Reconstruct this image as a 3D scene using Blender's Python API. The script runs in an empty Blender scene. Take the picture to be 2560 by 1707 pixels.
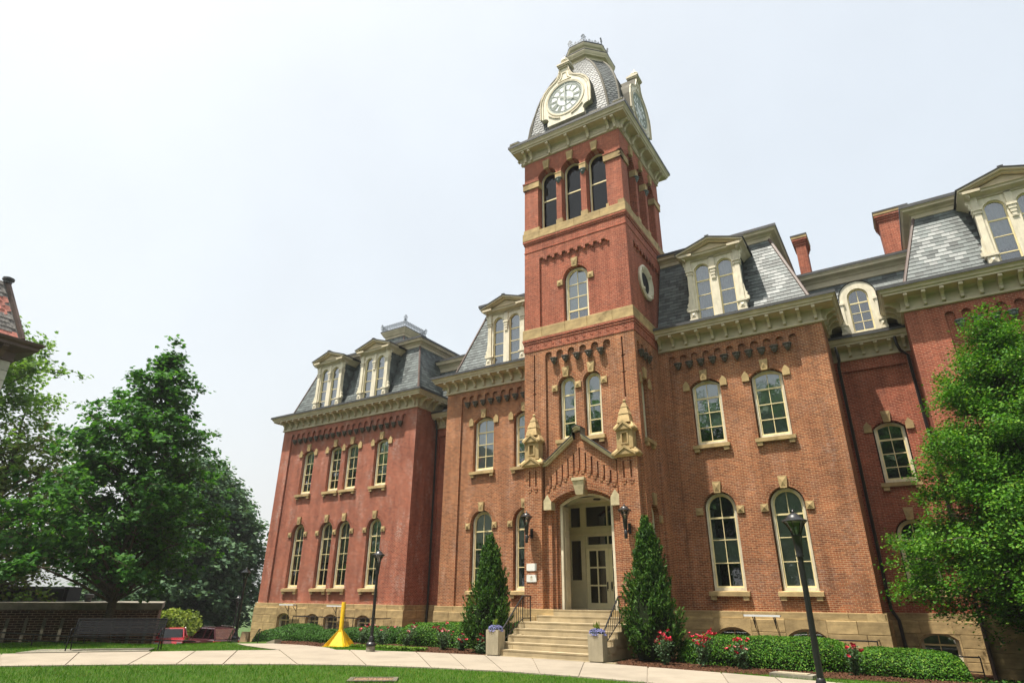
import bpy, bmesh, math, random
import numpy as np
from mathutils import Vector, Matrix
from mathutils.geometry import tessellate_polygon

random.seed(7)
RNG = np.random.default_rng(11)
R = math.radians
scene = bpy.context.scene
col = scene.collection

# ------------------------------------------------------------------ camera
cam_d = bpy.data.cameras.new('camera')
cam = bpy.data.objects.new('camera', cam_d)
col.objects.link(cam)
CAM = Vector((11.65, -24.0, 1.6))
_yaw, _pitch, _roll = R(32.4795), R(22.946), R(0.5205)
_f = Vector((-math.sin(_yaw) * math.cos(_pitch), math.cos(_yaw) * math.cos(_pitch), math.sin(_pitch)))
_r = Vector((math.cos(_yaw), math.sin(_yaw), 0))
_u = _r.cross(_f)
_c, _s = math.cos(_roll), math.sin(_roll)
_r2 = _c * _r + _s * _u
_u2 = -_s * _r + _c * _u
_m = Matrix((_r2, _u2, -_f)).transposed().to_4x4()
_m.translation = CAM
cam.matrix_world = _m
cam_d.sensor_width = 36.0
cam_d.lens = 36.0 * 1515.526 / 2560.0
cam_d.clip_start = 0.1
cam_d.clip_end = 9000
scene.camera = cam

# ------------------------------------------------------------------ sky, sun, exposure
SUN_DIR = Vector((0.51, 1.0, -3.0)).normalized()          # the way the light travels
world = bpy.data.worlds.new('World')
scene.world = world
world.use_nodes = True
wn, wl = world.node_tree.nodes, world.node_tree.links
wn.clear()
w_out = wn.new('ShaderNodeOutputWorld')
w_bg = wn.new('ShaderNodeBackground')
w_sky = wn.new('ShaderNodeTexSky')
w_sky.sky_type = 'NISHITA'
w_sky.sun_disc = False
w_sky.sun_elevation = R(69.5)
w_sky.sun_rotation = R(207)
w_sky.altitude = 300
w_sky.air_density = 1.0
w_sky.dust_density = 10.0
w_sky.ozone_density = 1.0
w_hs = wn.new('ShaderNodeHueSaturation')                  # thin high cloud and haze: a pale, nearly colourless sky
w_hs.inputs['Saturation'].default_value = 0.8
w_cl = wn.new('ShaderNodeTexNoise')                       # soft cloud veil
w_cl.inputs['Scale'].default_value = 1.6
w_cl.inputs['Detail'].default_value = 5
w_cl.inputs['Roughness'].default_value = 0.55
w_tc = wn.new('ShaderNodeTexCoord')
w_mr = wn.new('ShaderNodeMapRange')
w_mr.inputs['From Min'].default_value = 0.3
w_mr.inputs['From Max'].default_value = 0.7
w_mr.inputs['To Min'].default_value = 1.80
w_mr.inputs['To Max'].default_value = 2.12
w_mul = wn.new('ShaderNodeVectorMath')
w_mul.operation = 'SCALE'
wl.new(w_tc.outputs['Generated'], w_cl.inputs['Vector'])
wl.new(w_cl.outputs['Fac'], w_mr.inputs['Value'])
w_gm = wn.new('ShaderNodeGamma')                          # an even veil of high cloud: flattens the glare round the sun
w_gm.inputs['Gamma'].default_value = 0.46
wl.new(w_sky.outputs['Color'], w_gm.inputs['Color'])
wl.new(w_gm.outputs['Color'], w_hs.inputs['Color'])
w_tint = wn.new('ShaderNodeVectorMath'); w_tint.operation = 'MULTIPLY'; w_tint.inputs[1].default_value = (0.965, 1.01, 1.0)
wl.new(w_hs.outputs['Color'], w_tint.inputs[0])
wl.new(w_tint.outputs['Vector'], w_mul.inputs[0])
wl.new(w_mr.outputs['Result'], w_mul.inputs['Scale'])
wl.new(w_mul.outputs['Vector'], w_bg.inputs['Color'])
w_bg.inputs['Strength'].default_value = 0.15
wl.new(w_bg.outputs['Background'], w_out.inputs['Surface'])

sun_d = bpy.data.lights.new('sun', 'SUN')
sun_d.energy = 5.0
sun_d.angle = R(0.9)
sun_d.color = (1.0, 0.93, 0.82)
sun = bpy.data.objects.new('sun', sun_d)
sun.rotation_euler = SUN_DIR.to_track_quat('-Z', 'Y').to_euler()
sun.location = (0, -20, 60)
col.objects.link(sun)

scene.view_settings.view_transform = 'Standard'
scene.view_settings.look = 'None'
scene.view_settings.gamma = 1.0
scene.view_settings.use_curve_mapping = False
scene.view_settings.exposure = 0.90
scene.render.engine = 'CYCLES'

# ------------------------------------------------------------------ materials
def _nt(name):
    m = bpy.data.materials.new(name)
    m.use_nodes = True
    nt = m.node_tree
    return m, nt, nt.nodes['Principled BSDF']

def N(nt, t, **k):
    n = nt.nodes.new('ShaderNode' + t)
    for a, b in k.items():
        if a.startswith('_'):
            setattr(n, a[1:], b)
        else:
            n.inputs[a.replace('_', ' ')].default_value = b
    return n

def coords(nt, swiz=False, scale=1.0, obj=True):
    tc = N(nt, 'TexCoord')
    if not swiz:
        return tc.outputs['Object']
    sep = N(nt, 'SeparateXYZ'); nt.links.new(tc.outputs['Object'], sep.inputs[0])
    add = N(nt, 'Math', _operation='ADD'); nt.links.new(sep.outputs['X'], add.inputs[0]); nt.links.new(sep.outputs['Y'], add.inputs[1])
    com = N(nt, 'CombineXYZ'); nt.links.new(add.outputs[0], com.inputs['X']); nt.links.new(sep.outputs['Z'], com.inputs['Y'])
    return com.outputs[0]

def ramp(nt, stops):
    r = N(nt, 'ValToRGB')
    e = r.color_ramp.elements
    e[0].position, e[0].color = stops[0][0], (*stops[0][1], 1)
    e[1].position, e[1].color = stops[-1][0], (*stops[-1][1], 1)
    for p, c in stops[1:-1]:
        x = e.new(p); x.color = (*c, 1)
    return r

def mixc(nt, a, b, fac, mode='MIX'):
    m = N(nt, 'Mix', _data_type='RGBA', _blend_type=mode)
    for sock, v in ((m.inputs['A'], a), (m.inputs['B'], b), (m.inputs['Factor'], fac)):
        pass
    ia, ib, fi = m.inputs[6], m.inputs[7], m.inputs[0]
    for s, v in ((ia, a), (ib, b), (fi, fac)):
        if hasattr(v, 'is_output'):
            nt.links.new(v, s)
        elif isinstance(v, tuple):
            s.default_value = (*v, 1) if len(v) == 3 else v
        else:
            s.default_value = v
    return m.outputs[2]

def noise(nt, vec, scale, detail=4, rough=0.6):
    n = N(nt, 'TexNoise', Scale=scale, Detail=detail, Roughness=rough)
    nt.links.new(vec, n.inputs['Vector'])
    return n.outputs['Fac']

def maprange(nt, v, a, b, c=0.0, d=1.0):
    m = N(nt, 'MapRange', From_Min=a, From_Max=b, To_Min=c, To_Max=d)
    nt.links.new(v, m.inputs['Value'])
    return m.outputs['Result']

def bump(nt, bsdf, h, strength, dist=0.02):
    b = N(nt, 'Bump', Strength=strength, Distance=dist)
    nt.links.new(h, b.inputs['Height'])
    nt.links.new(b.outputs['Normal'], bsdf.inputs['Normal'])

def simple(name, c, rough=0.6, var=0.12, nscale=6.0, metallic=0.0, bumpv=0.0, bscale=40.0, spec=0.5, island=0.0, soot=0.0, streak=0.0):
    m, nt, b = _nt(name)
    v = coords(nt)
    n = noise(nt, v, nscale)
    lo = tuple(x * (1 - var * 1.6) for x in c); hi = tuple(min(1, x * (1 + var * 1.2)) for x in c)
    rp = ramp(nt, [(0.3, lo), (0.7, hi)])
    nt.links.new(n, rp.inputs['Fac'])
    out = rp.outputs['Color']
    if island:
        out = mixc(nt, out, rnd_grey(nt, 1 - island, 1 + island), 1.0, 'MULTIPLY')
    if streak:
        gm2 = N(nt, 'NewGeometry'); mq = N(nt, 'Mapping'); mq.inputs['Scale'].default_value = (5.0, 5.0, 0.7); nt.links.new(gm2.outputs['Position'], mq.inputs['Vector'])
        out = mixc(nt, out, mixc(nt, (1 - streak, 1 - streak, 1 - streak * 1.15), (1.06, 1.06, 1.05), maprange(nt, noise(nt, mq.outputs[0], 1.0, 5, 0.7), 0.30, 0.58)), 1.0, 'MULTIPLY')
    if soot:
        gm = N(nt, 'NewGeometry')
        sf = maprange(nt, noise(nt, gm.outputs['Position'], 0.9, 6, 0.7), 0.57, 0.70, 0.0, soot)
        out = mixc(nt, out, tuple(x * 0.30 for x in c), sf)
    nt.links.new(out, b.inputs['Base Color'])
    b.inputs['Roughness'].default_value = rough
    b.inputs['Metallic'].default_value = metallic
    b.inputs['Specular IOR Level'].default_value = spec
    if bumpv:
        bump(nt, b, noise(nt, v, bscale, 6), bumpv)
    return m

def rnd(nt):
    g = N(nt, 'NewGeometry'); o = N(nt, 'ObjectInfo')
    a = N(nt, 'Math', _operation='ADD'); nt.links.new(g.outputs['Random Per Island'], a.inputs[0]); nt.links.new(o.outputs['Random'], a.inputs[1])
    fr = N(nt, 'Math', _operation='FRACT'); nt.links.new(a.outputs[0], fr.inputs[0])
    return fr.outputs[0]

def rnd_grey(nt, lo, hi):
    rp = ramp(nt, [(0.0, (lo, lo, lo)), (1.0, (hi, hi, hi))])
    nt.links.new(rnd(nt), rp.inputs['Fac'])
    return rp.outputs['Color']

def brick_mat(name, c1, c2, mortar, stain=0.0, course=0.068, length=0.215, msize=0.010, dark=0.25):
    m, nt, b = _nt(name)
    v = coords(nt, True)
    bt = N(nt, 'TexBrick', Scale=1.0, Mortar_Size=msize, Mortar_Smooth=0.25, Bias=-0.1, Brick_Width=length, Row_Height=course)
    bt.offset = 0.5
    bt.inputs['Color1'].default_value = (*c1, 1); bt.inputs['Color2'].default_value = (*c2, 1); bt.inputs['Mortar'].default_value = (*mortar, 1)
    nt.links.new(v, bt.inputs['Vector'])
    big = noise(nt, v, 0.55, 5, 0.65)
    colr = mixc(nt, bt.outputs['Color'], mixc(nt, (1 - dark, 1 - dark * 1.05, 1 - dark * 1.05), (1.12, 1.12, 1.1), maprange(nt, big, 0.3, 0.7)), 1.0, 'MULTIPLY')
    mps = N(nt, 'Mapping'); mps.inputs['Scale'].default_value = (1.6, 0.16, 1.0); nt.links.new(v, mps.inputs['Vector'])
    colr = mixc(nt, colr, mixc(nt, (0.74, 0.72, 0.72), (1.10, 1.10, 1.08), maprange(nt, noise(nt, mps.outputs[0], 1.4, 5, 0.65), 0.32, 0.60)), 1.0, 'MULTIPLY')
    sm = noise(nt, v, 9.0, 3, 0.7)
    colr = mixc(nt, colr, mixc(nt, (0.72, 0.70, 0.70), (1.2, 1.2, 1.2), maprange(nt, sm, 0.3, 0.7)), 1.0, 'MULTIPLY')
    if stain:
        mp = N(nt, 'Mapping'); mp.inputs['Scale'].default_value = (1.0, 0.42, 1.0); nt.links.new(v, mp.inputs['Vector'])
        st = maprange(nt, noise(nt, mp.outputs[0], 1.5, 3, 0.6), 0.50, 0.72)
        mp2 = N(nt, 'Mapping'); mp2.inputs['Scale'].default_value = (4.6, 14.7, 1.0); nt.links.new(v, mp2.inputs['Vector'])
        fine = maprange(nt, noise(nt, mp2.outputs[0], 1.0, 2, 0.8), 0.46, 0.60)
        st1 = N(nt, 'Math', _operation='MULTIPLY'); nt.links.new(st, st1.inputs[0]); nt.links.new(fine, st1.inputs[1])
        st2 = N(nt, 'Math', _operation='MULTIPLY'); nt.links.new(st1.outputs[0], st2.inputs[0]); st2.inputs[1].default_value = stain
        colr = mixc(nt, colr, (0.62, 0.52, 0.46), st2.outputs[0])
    nt.links.new(colr, b.inputs['Base Color'])
    b.inputs['Roughness'].default_value = 0.9
    b.inputs['Specular IOR Level'].default_value = 0.2
    inv = N(nt, 'Math', _operation='SUBTRACT'); inv.inputs[0].default_value = 1.0; nt.links.new(bt.outputs['Fac'], inv.inputs[1])
    bump(nt, b, inv.outputs[0], 0.5, 0.008)
    return m

def leaf_mat(name, lo, hi, trans=0.35, rough=0.45, extra=None):
    m, nt, b = _nt(name)
    st = [(0.0, lo), (0.8, hi)] if not extra else [(0.0, lo), (0.72, hi), (1.0, extra)]
    rp = ramp(nt, st)
    nt.links.new(rnd(nt), rp.inputs['Fac'])
    v = coords(nt)
    c = mixc(nt, rp.outputs['Color'], mixc(nt, (0.75, 0.78, 0.75), (1.2, 1.18, 1.1), maprange(nt, noise(nt, v, 0.9, 3), 0.3, 0.7)), 1.0, 'MULTIPLY')
    nt.links.new(c, b.inputs['Base Color'])
    b.inputs['Roughness'].default_value = max(.55, rough)
    b.inputs['Specular IOR Level'].default_value = 0.18
    tr = N(nt, 'BsdfTranslucent')
    c2 = mixc(nt, c, (1.15, 1.25, 0.5), 1.0, 'MULTIPLY')
    nt.links.new(c2, tr.inputs['Color'])
    mx = N(nt, 'MixShader', Fac=trans)
    nt.links.new(b.outputs[0], mx.inputs[1]); nt.links.new(tr.outputs[0], mx.inputs[2])
    nt.links.new(mx.outputs[0], nt.nodes['Material Output'].inputs['Surface'])
    return m

M = {}
M['brick_orange'] = brick_mat('brick_orange', (0.39, 0.128, 0.054), (0.185, 0.052, 0.028), (0.50, 0.34, 0.20), 0.22, dark=0.26)
M['brick_red'] = brick_mat('brick_red', (0.385, 0.092, 0.052), (0.215, 0.047, 0.030), (0.47, 0.25, 0.165), 0.10, dark=0.22)
M['brick_stained'] = brick_mat('brick_stained', (0.375, 0.090, 0.050), (0.215, 0.047, 0.030), (0.48, 0.28, 0.20), 0.5, dark=0.22)
M['brick_brown'] = brick_mat('brick_brown', (0.135, 0.060, 0.038), (0.072, 0.035, 0.025), (0.50, 0.38, 0.28), 0.0, course=0.115, length=0.36, msize=0.014)
M['stone'] = simple('sandstone', (0.42, 0.305, 0.150), 0.85, 0.20, 2.2, bumpv=0.5, bscale=25, island=0.15, spec=0.2, soot=0.75)
M['stone_pale'] = simple('limestone_trim', (0.50, 0.43, 0.27), 0.85, 0.15, 4, bumpv=0.3, bscale=30, island=0.06, spec=0.2)
M['cream'] = simple('cream_paint', (0.545, 0.475, 0.335), 0.55, 0.11, 1.6, spec=0.3)
M['cream_soffit'] = simple('cream_soffit_paint', (0.52, 0.42, 0.26), 0.6, 0.1, 2.5)
M['white_trim'] = simple('ivory_paint', (0.70, 0.635, 0.49), 0.5, 0.09, 3, streak=0.22)
M['sash'] = simple('yellow_sash_paint', (0.76, 0.65, 0.36), 0.45, 0.04, 3)
M['door_leaf'] = simple('door_leaf_paint', (0.74, 0.67, 0.43), 0.45, 0.05, 3)
M['door_paint'] = simple('door_paint', (0.62, 0.56, 0.37), 0.45, 0.05, 3)
M['copper'] = simple('copper_flashing', (0.10, 0.062, 0.048), 0.55, 0.25, 3)
M['lead'] = simple('dark_gutter', (0.045, 0.046, 0.047), 0.5, 0.2, 3)
M['lead_light'] = simple('lead_sheet', (0.12, 0.11, 0.085), 0.7, 0.2, 2.0, spec=.15)
M['iron'] = simple('black_iron', (0.014, 0.014, 0.015), 0.35, 0.1, 8, spec=0.6)
M['iron_blue'] = simple('grey_cresting_iron', (0.13, 0.15, 0.17), 0.5, 0.1, 8)
M['corbel_dark'] = simple('dark_iron_corbel', (0.085, 0.075, 0.055), 0.6, 0.35, 12)
M['corbel_teal'] = simple('weathered_green_corbel', (0.11, 0.15, 0.14), 0.6, 0.35, 12)
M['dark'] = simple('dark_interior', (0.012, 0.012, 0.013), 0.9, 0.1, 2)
M['blind'] = simple('window_blind', (0.60, 0.66, 0.62), 0.8, 0.06, 1.2)
M['curtain'] = simple('pale_curtain', (0.36, 0.40, 0.42), 0.9, 0.12, 3)
M['concrete'] = simple('sidewalk_concrete', (0.315, 0.272, 0.215), 0.85, 0.10, 0.9, bumpv=0.15, bscale=60, island=0.05, spec=0.2, soot=0.22)
M['concrete_pot'] = simple('planter_concrete', (0.37, 0.325, 0.235), 0.9, 0.08, 3, bumpv=0.4, bscale=90, spec=0.2, streak=0.16)
M['step_stone'] = simple('step_stone', (0.40, 0.325, 0.205), 0.85, 0.14, 2.0, bumpv=0.25, bscale=50, island=0.07, spec=0.2, soot=0.2)
M['concrete_grey'] = simple('weathered_concrete', (0.22, 0.20, 0.155), 0.9, 0.25, 2.5, bumpv=0.3, bscale=30)
M['yellow'] = simple('yellow_paint', (0.72, 0.45, 0.010), 0.45, 0.10, 6, streak=0.25)
M['mulch'] = simple('bark_mulch', (0.075, 0.036, 0.020), 0.95, 0.45, 40, bumpv=1.0, bscale=70, spec=0.1)
M['mulch_chip'] = simple('bark_chips', (0.11, 0.052, 0.030), 0.95, 0.3, 20, island=0.6, spec=0.1)
M['bark'] = simple('tree_bark', (0.085, 0.062, 0.042), 0.9, 0.3, 14, bumpv=0.8, bscale=30)
M['bark_dark'] = simple('dark_bark', (0.045, 0.035, 0.026), 0.9, 0.3, 14, bumpv=0.8, bscale=30)
M['asphalt'] = simple('asphalt', (0.055, 0.055, 0.055), 0.95, 0.15, 30)
M['plaque'] = simple('white_plaque', (0.80, 0.80, 0.76), 0.4, 0.03, 3)
M['plaque_mark'] = simple('plaque_emblem', (0.62, 0.56, 0.44), 0.5, 0.03, 3)
M['red_flower'] = simple('red_petals', (0.44, 0.006, 0.030), 0.5, 0.25, 20, island=0.35)
M['pink_flower'] = simple('faded_pink_petals', (0.48, 0.13, 0.14), 0.5, 0.25, 20, island=0.3)
M['blue_flower'] = simple('violet_petals', (0.25, 0.25, 0.52), 0.6, 0.2, 20, island=0.45)
M['white_bar'] = simple('white_metal', (0.75, 0.76, 0.76), 0.35, 0.03, 3)
M['clock_face'] = simple('white_glass_dial', (0.85, 0.87, 0.86), 0.3, 0.02, 2)
M['clock_grey'] = simple('grey_green_numerals', (0.30, 0.33, 0.29), 0.5, 0.06, 4)
M['plate_brown'] = simple('rusty_cover', (0.23, 0.13, 0.085), 0.8, 0.2, 8)
M['roof_brown'] = simple('brown_eave_paint', (0.095, 0.058, 0.042), 0.5, 0.15, 3)
M['quoin'] = simple('grey_stone', (0.52, 0.51, 0.45), 0.85, 0.10, 3, bumpv=0.3, island=0.08)
M['tile_red'] = simple('red_roof_slate', (0.42, 0.15, 0.11), 0.7, 0.25, 8, island=0.2)
M['tile_grey'] = simple('lichened_roof_slate', (0.16, 0.15, 0.14), 0.8, 0.4, 10, island=0.25)
M['wood'] = simple('plywood_board', (0.42, 0.29, 0.16), 0.7, 0.1, 6)
M['panel_dark'] = simple('dark_louvre', (0.035, 0.040, 0.045), 0.5, 0.1, 3)

def slate_mat(name, c, spread, rough=0.42):
    m, nt, b = _nt(name)
    rp = ramp(nt, [(0.0, tuple(x * (1 - spread) for x in c)), (0.5, c), (1.0, tuple(x * (1 + spread) for x in c))])
    nt.links.new(rnd(nt), rp.inputs['Fac'])
    v = coords(nt)
    cc = mixc(nt, rp.outputs['Color'], mixc(nt, (0.8, 0.8, 0.8), (1.15, 1.15, 1.15), maprange(nt, noise(nt, v, 6, 5), 0.3, 0.7)), 1.0, 'MULTIPLY')
    nt.links.new(cc, b.inputs['Base Color'])
    b.inputs['Roughness'].default_value = rough
    b.inputs['Specular IOR Level'].default_value = 0.40
    bump(nt, b, noise(nt, v, 30, 4), 0.25, 0.01)
    return m
M['slate'] = slate_mat('grey_green_slate', (0.105, 0.122, 0.120), 0.42, 0.58)
M['slate_pale'] = slate_mat('pale_slate', (0.235, 0.25, 0.245), 0.16, 0.58)
M['slate_dome'] = slate_mat('dome_slate', (0.125, 0.134, 0.132), 0.36, 0.55)

def glass_mat(name, tint, refl=1.0):
    m = bpy.data.materials.new(name); m.use_nodes = True
    nt = m.node_tree; nt.nodes.remove(nt.nodes['Principled BSDF'])
    tr = N(nt, 'BsdfTransparent'); tr.inputs['Color'].default_value = (*tint, 1)
    gl = N(nt, 'BsdfGlossy'); gl.inputs['Roughness'].default_value = 0.02; gl.inputs['Color'].default_value = (0.92, 0.96, 1, 1)
    fr = N(nt, 'Fresnel', IOR=1.6)
    mu = N(nt, 'Math', _operation='MULTIPLY'); mu.inputs[1].default_value = refl; mu.use_clamp = True
    nt.links.new(fr.outputs[0], mu.inputs[0])
    v = coords(nt)
    b = N(nt, 'Bump', Strength=0.08, Distance=0.05)
    nt.links.new(noise(nt, v, 1.8, 2), b.inputs['Height'])
    nt.links.new(b.outputs[0], gl.inputs['Normal'])
    mx = N(nt, 'MixShader')
    nt.links.new(mu.outputs[0], mx.inputs[0]); nt.links.new(tr.outputs[0], mx.inputs[1]); nt.links.new(gl.outputs[0], mx.inputs[2])
    nt.links.new(mx.outputs[0], nt.nodes['Material Output'].inputs['Surface'])
    return m
M['glass'] = glass_mat('window_glass', (0.72, 0.78, 0.78), 3.4)
M['glass_dark'] = glass_mat('dark_belfry_glass', (0.35, 0.36, 0.36), 0.55)
M['lamp_glass'] = glass_mat('lantern_glass', (0.80, 0.85, 0.86), 1.5)
M['car_glass'] = glass_mat('car_glass', (0.05, 0.06, 0.06), 0.55)

def grass_mat(name, lo, hi):
    m, nt, b = _nt(name)
    v = coords(nt)
    a = noise(nt, v, 0.5, 6, 0.7); f = noise(nt, v, 26.0, 5, 0.8)
    c = mixc(nt, lo, hi, maprange(nt, f, 0.3, 0.7))
    c = mixc(nt, c, mixc(nt, (0.8, 0.85, 0.8), (1.25, 1.12, 0.9), maprange(nt, a, 0.3, 0.7)), 1.0, 'MULTIPLY')
    dry = maprange(nt, noise(nt, v, 1.4, 6, 0.75), 0.60, 0.80)
    c = mixc(nt, c, (0.16, 0.17, 0.035), dry)
    nt.links.new(c, b.inputs['Base Color'])
    b.inputs['Roughness'].default_value = 0.8
    b.inputs['Specular IOR Level'].default_value = 0.15
    bump(nt, b, f, 0.8, 0.03)
    return m
M['grass'] = grass_mat('lawn_grass', (0.030, 0.070, 0.010), (0.060, 0.120, 0.014))
M['blade'] = leaf_mat('grass_blades', (0.036, 0.140, 0.007), (0.100, 0.275, 0.014), 0.3, 0.5, (0.24, 0.25, 0.06))
M['leaf_maple'] = leaf_mat('maple_leaves', (0.022, 0.088, 0.022), (0.074, 0.200, 0.040), 0.40, 0.4, (0.10, 0.24, 0.03))
M['leaf_syc'] = leaf_mat('olive_leaves', (0.10, 0.155, 0.040), (0.21, 0.28, 0.075), 0.4, 0.5, (0.20, 0.13, 0.06))
M['leaf_syc_top'] = leaf_mat('fresh_leaves', (0.07, 0.16, 0.03), (0.19, 0.31, 0.07), 0.45, 0.5)
M['leaf_dark_hazed'] = leaf_mat('hazed_dark_leaves', (0.045, 0.100, 0.058), (0.105, 0.185, 0.095), 0.25, 0.5)  # distant tree: pale bluish haze is put into the leaf colour
M['leaf_holly'] = leaf_mat('glossy_leaves', (0.026, 0.100, 0.010), (0.085, 0.225, 0.018), 0.32, 0.28, (0.19, 0.33, 0.03))
M['leaf_hedge'] = leaf_mat('hedge_leaves', (0.022, 0.092, 0.008), (0.068, 0.18, 0.014), 0.25, 0.4, (0.16, 0.27, 0.03))
M['leaf_yew'] = leaf_mat('yew_leaves', (0.018, 0.070, 0.010), (0.055, 0.145, 0.018), 0.2, 0.45)
M['leaf_rose'] = leaf_mat('rose_leaves', (0.045, 0.105, 0.045), (0.13, 0.21, 0.11), 0.2, 0.35)
M['leaf_juniper'] = leaf_mat('juniper_sprays', (0.014, 0.055, 0.008), (0.052, 0.130, 0.014), 0.25, 0.5, (0.10, 0.18, 0.025))
M['leaf_bush'] = leaf_mat('yellow_green_leaves', (0.09, 0.15, 0.02), (0.22, 0.27, 0.04), 0.35, 0.5)
M['leaf_ivy'] = leaf_mat('groundcover_leaves', (0.05, 0.13, 0.015), (0.17, 0.27, 0.04), 0.3, 0.4)
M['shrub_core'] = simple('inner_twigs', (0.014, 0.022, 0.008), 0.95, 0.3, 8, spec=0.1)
M['hill'] = simple('wooded_hill', (0.035, 0.062, 0.028), 0.95, 0.4, 0.03)
def car_paint(name, c):
    m, nt, b = _nt(name)
    b.inputs['Base Color'].default_value = (*c, 1); b.inputs['Roughness'].default_value = 0.25; b.inputs['Coat Weight'].default_value = 0.3
    v = coords(nt); rp = ramp(nt, [(0.3, tuple(x * 0.92 for x in c)), (0.7, c)]); nt.links.new(noise(nt, v, 3), rp.inputs['Fac']); nt.links.new(rp.outputs[0], b.inputs['Base Color'])
    return m
M['car_red'] = car_paint('red_car_paint', (0.30, 0.012, 0.020))
M['car_maroon'] = car_paint('maroon_car_paint', (0.050, 0.010, 0.014))
M['rubber'] = simple('tyre_rubber', (0.015, 0.015, 0.015), 0.9, 0.1, 8)
M['chrome'] = simple('bright_metal', (0.5, 0.5, 0.5), 0.25, 0.05, 8, metallic=0.9)
M['tail_light'] = simple('red_lens', (0.45, 0.01, 0.01), 0.2, 0.05, 8)
M['head_light'] = simple('clear_lens', (0.6, 0.62, 0.62), 0.15, 0.05, 8)

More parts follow.
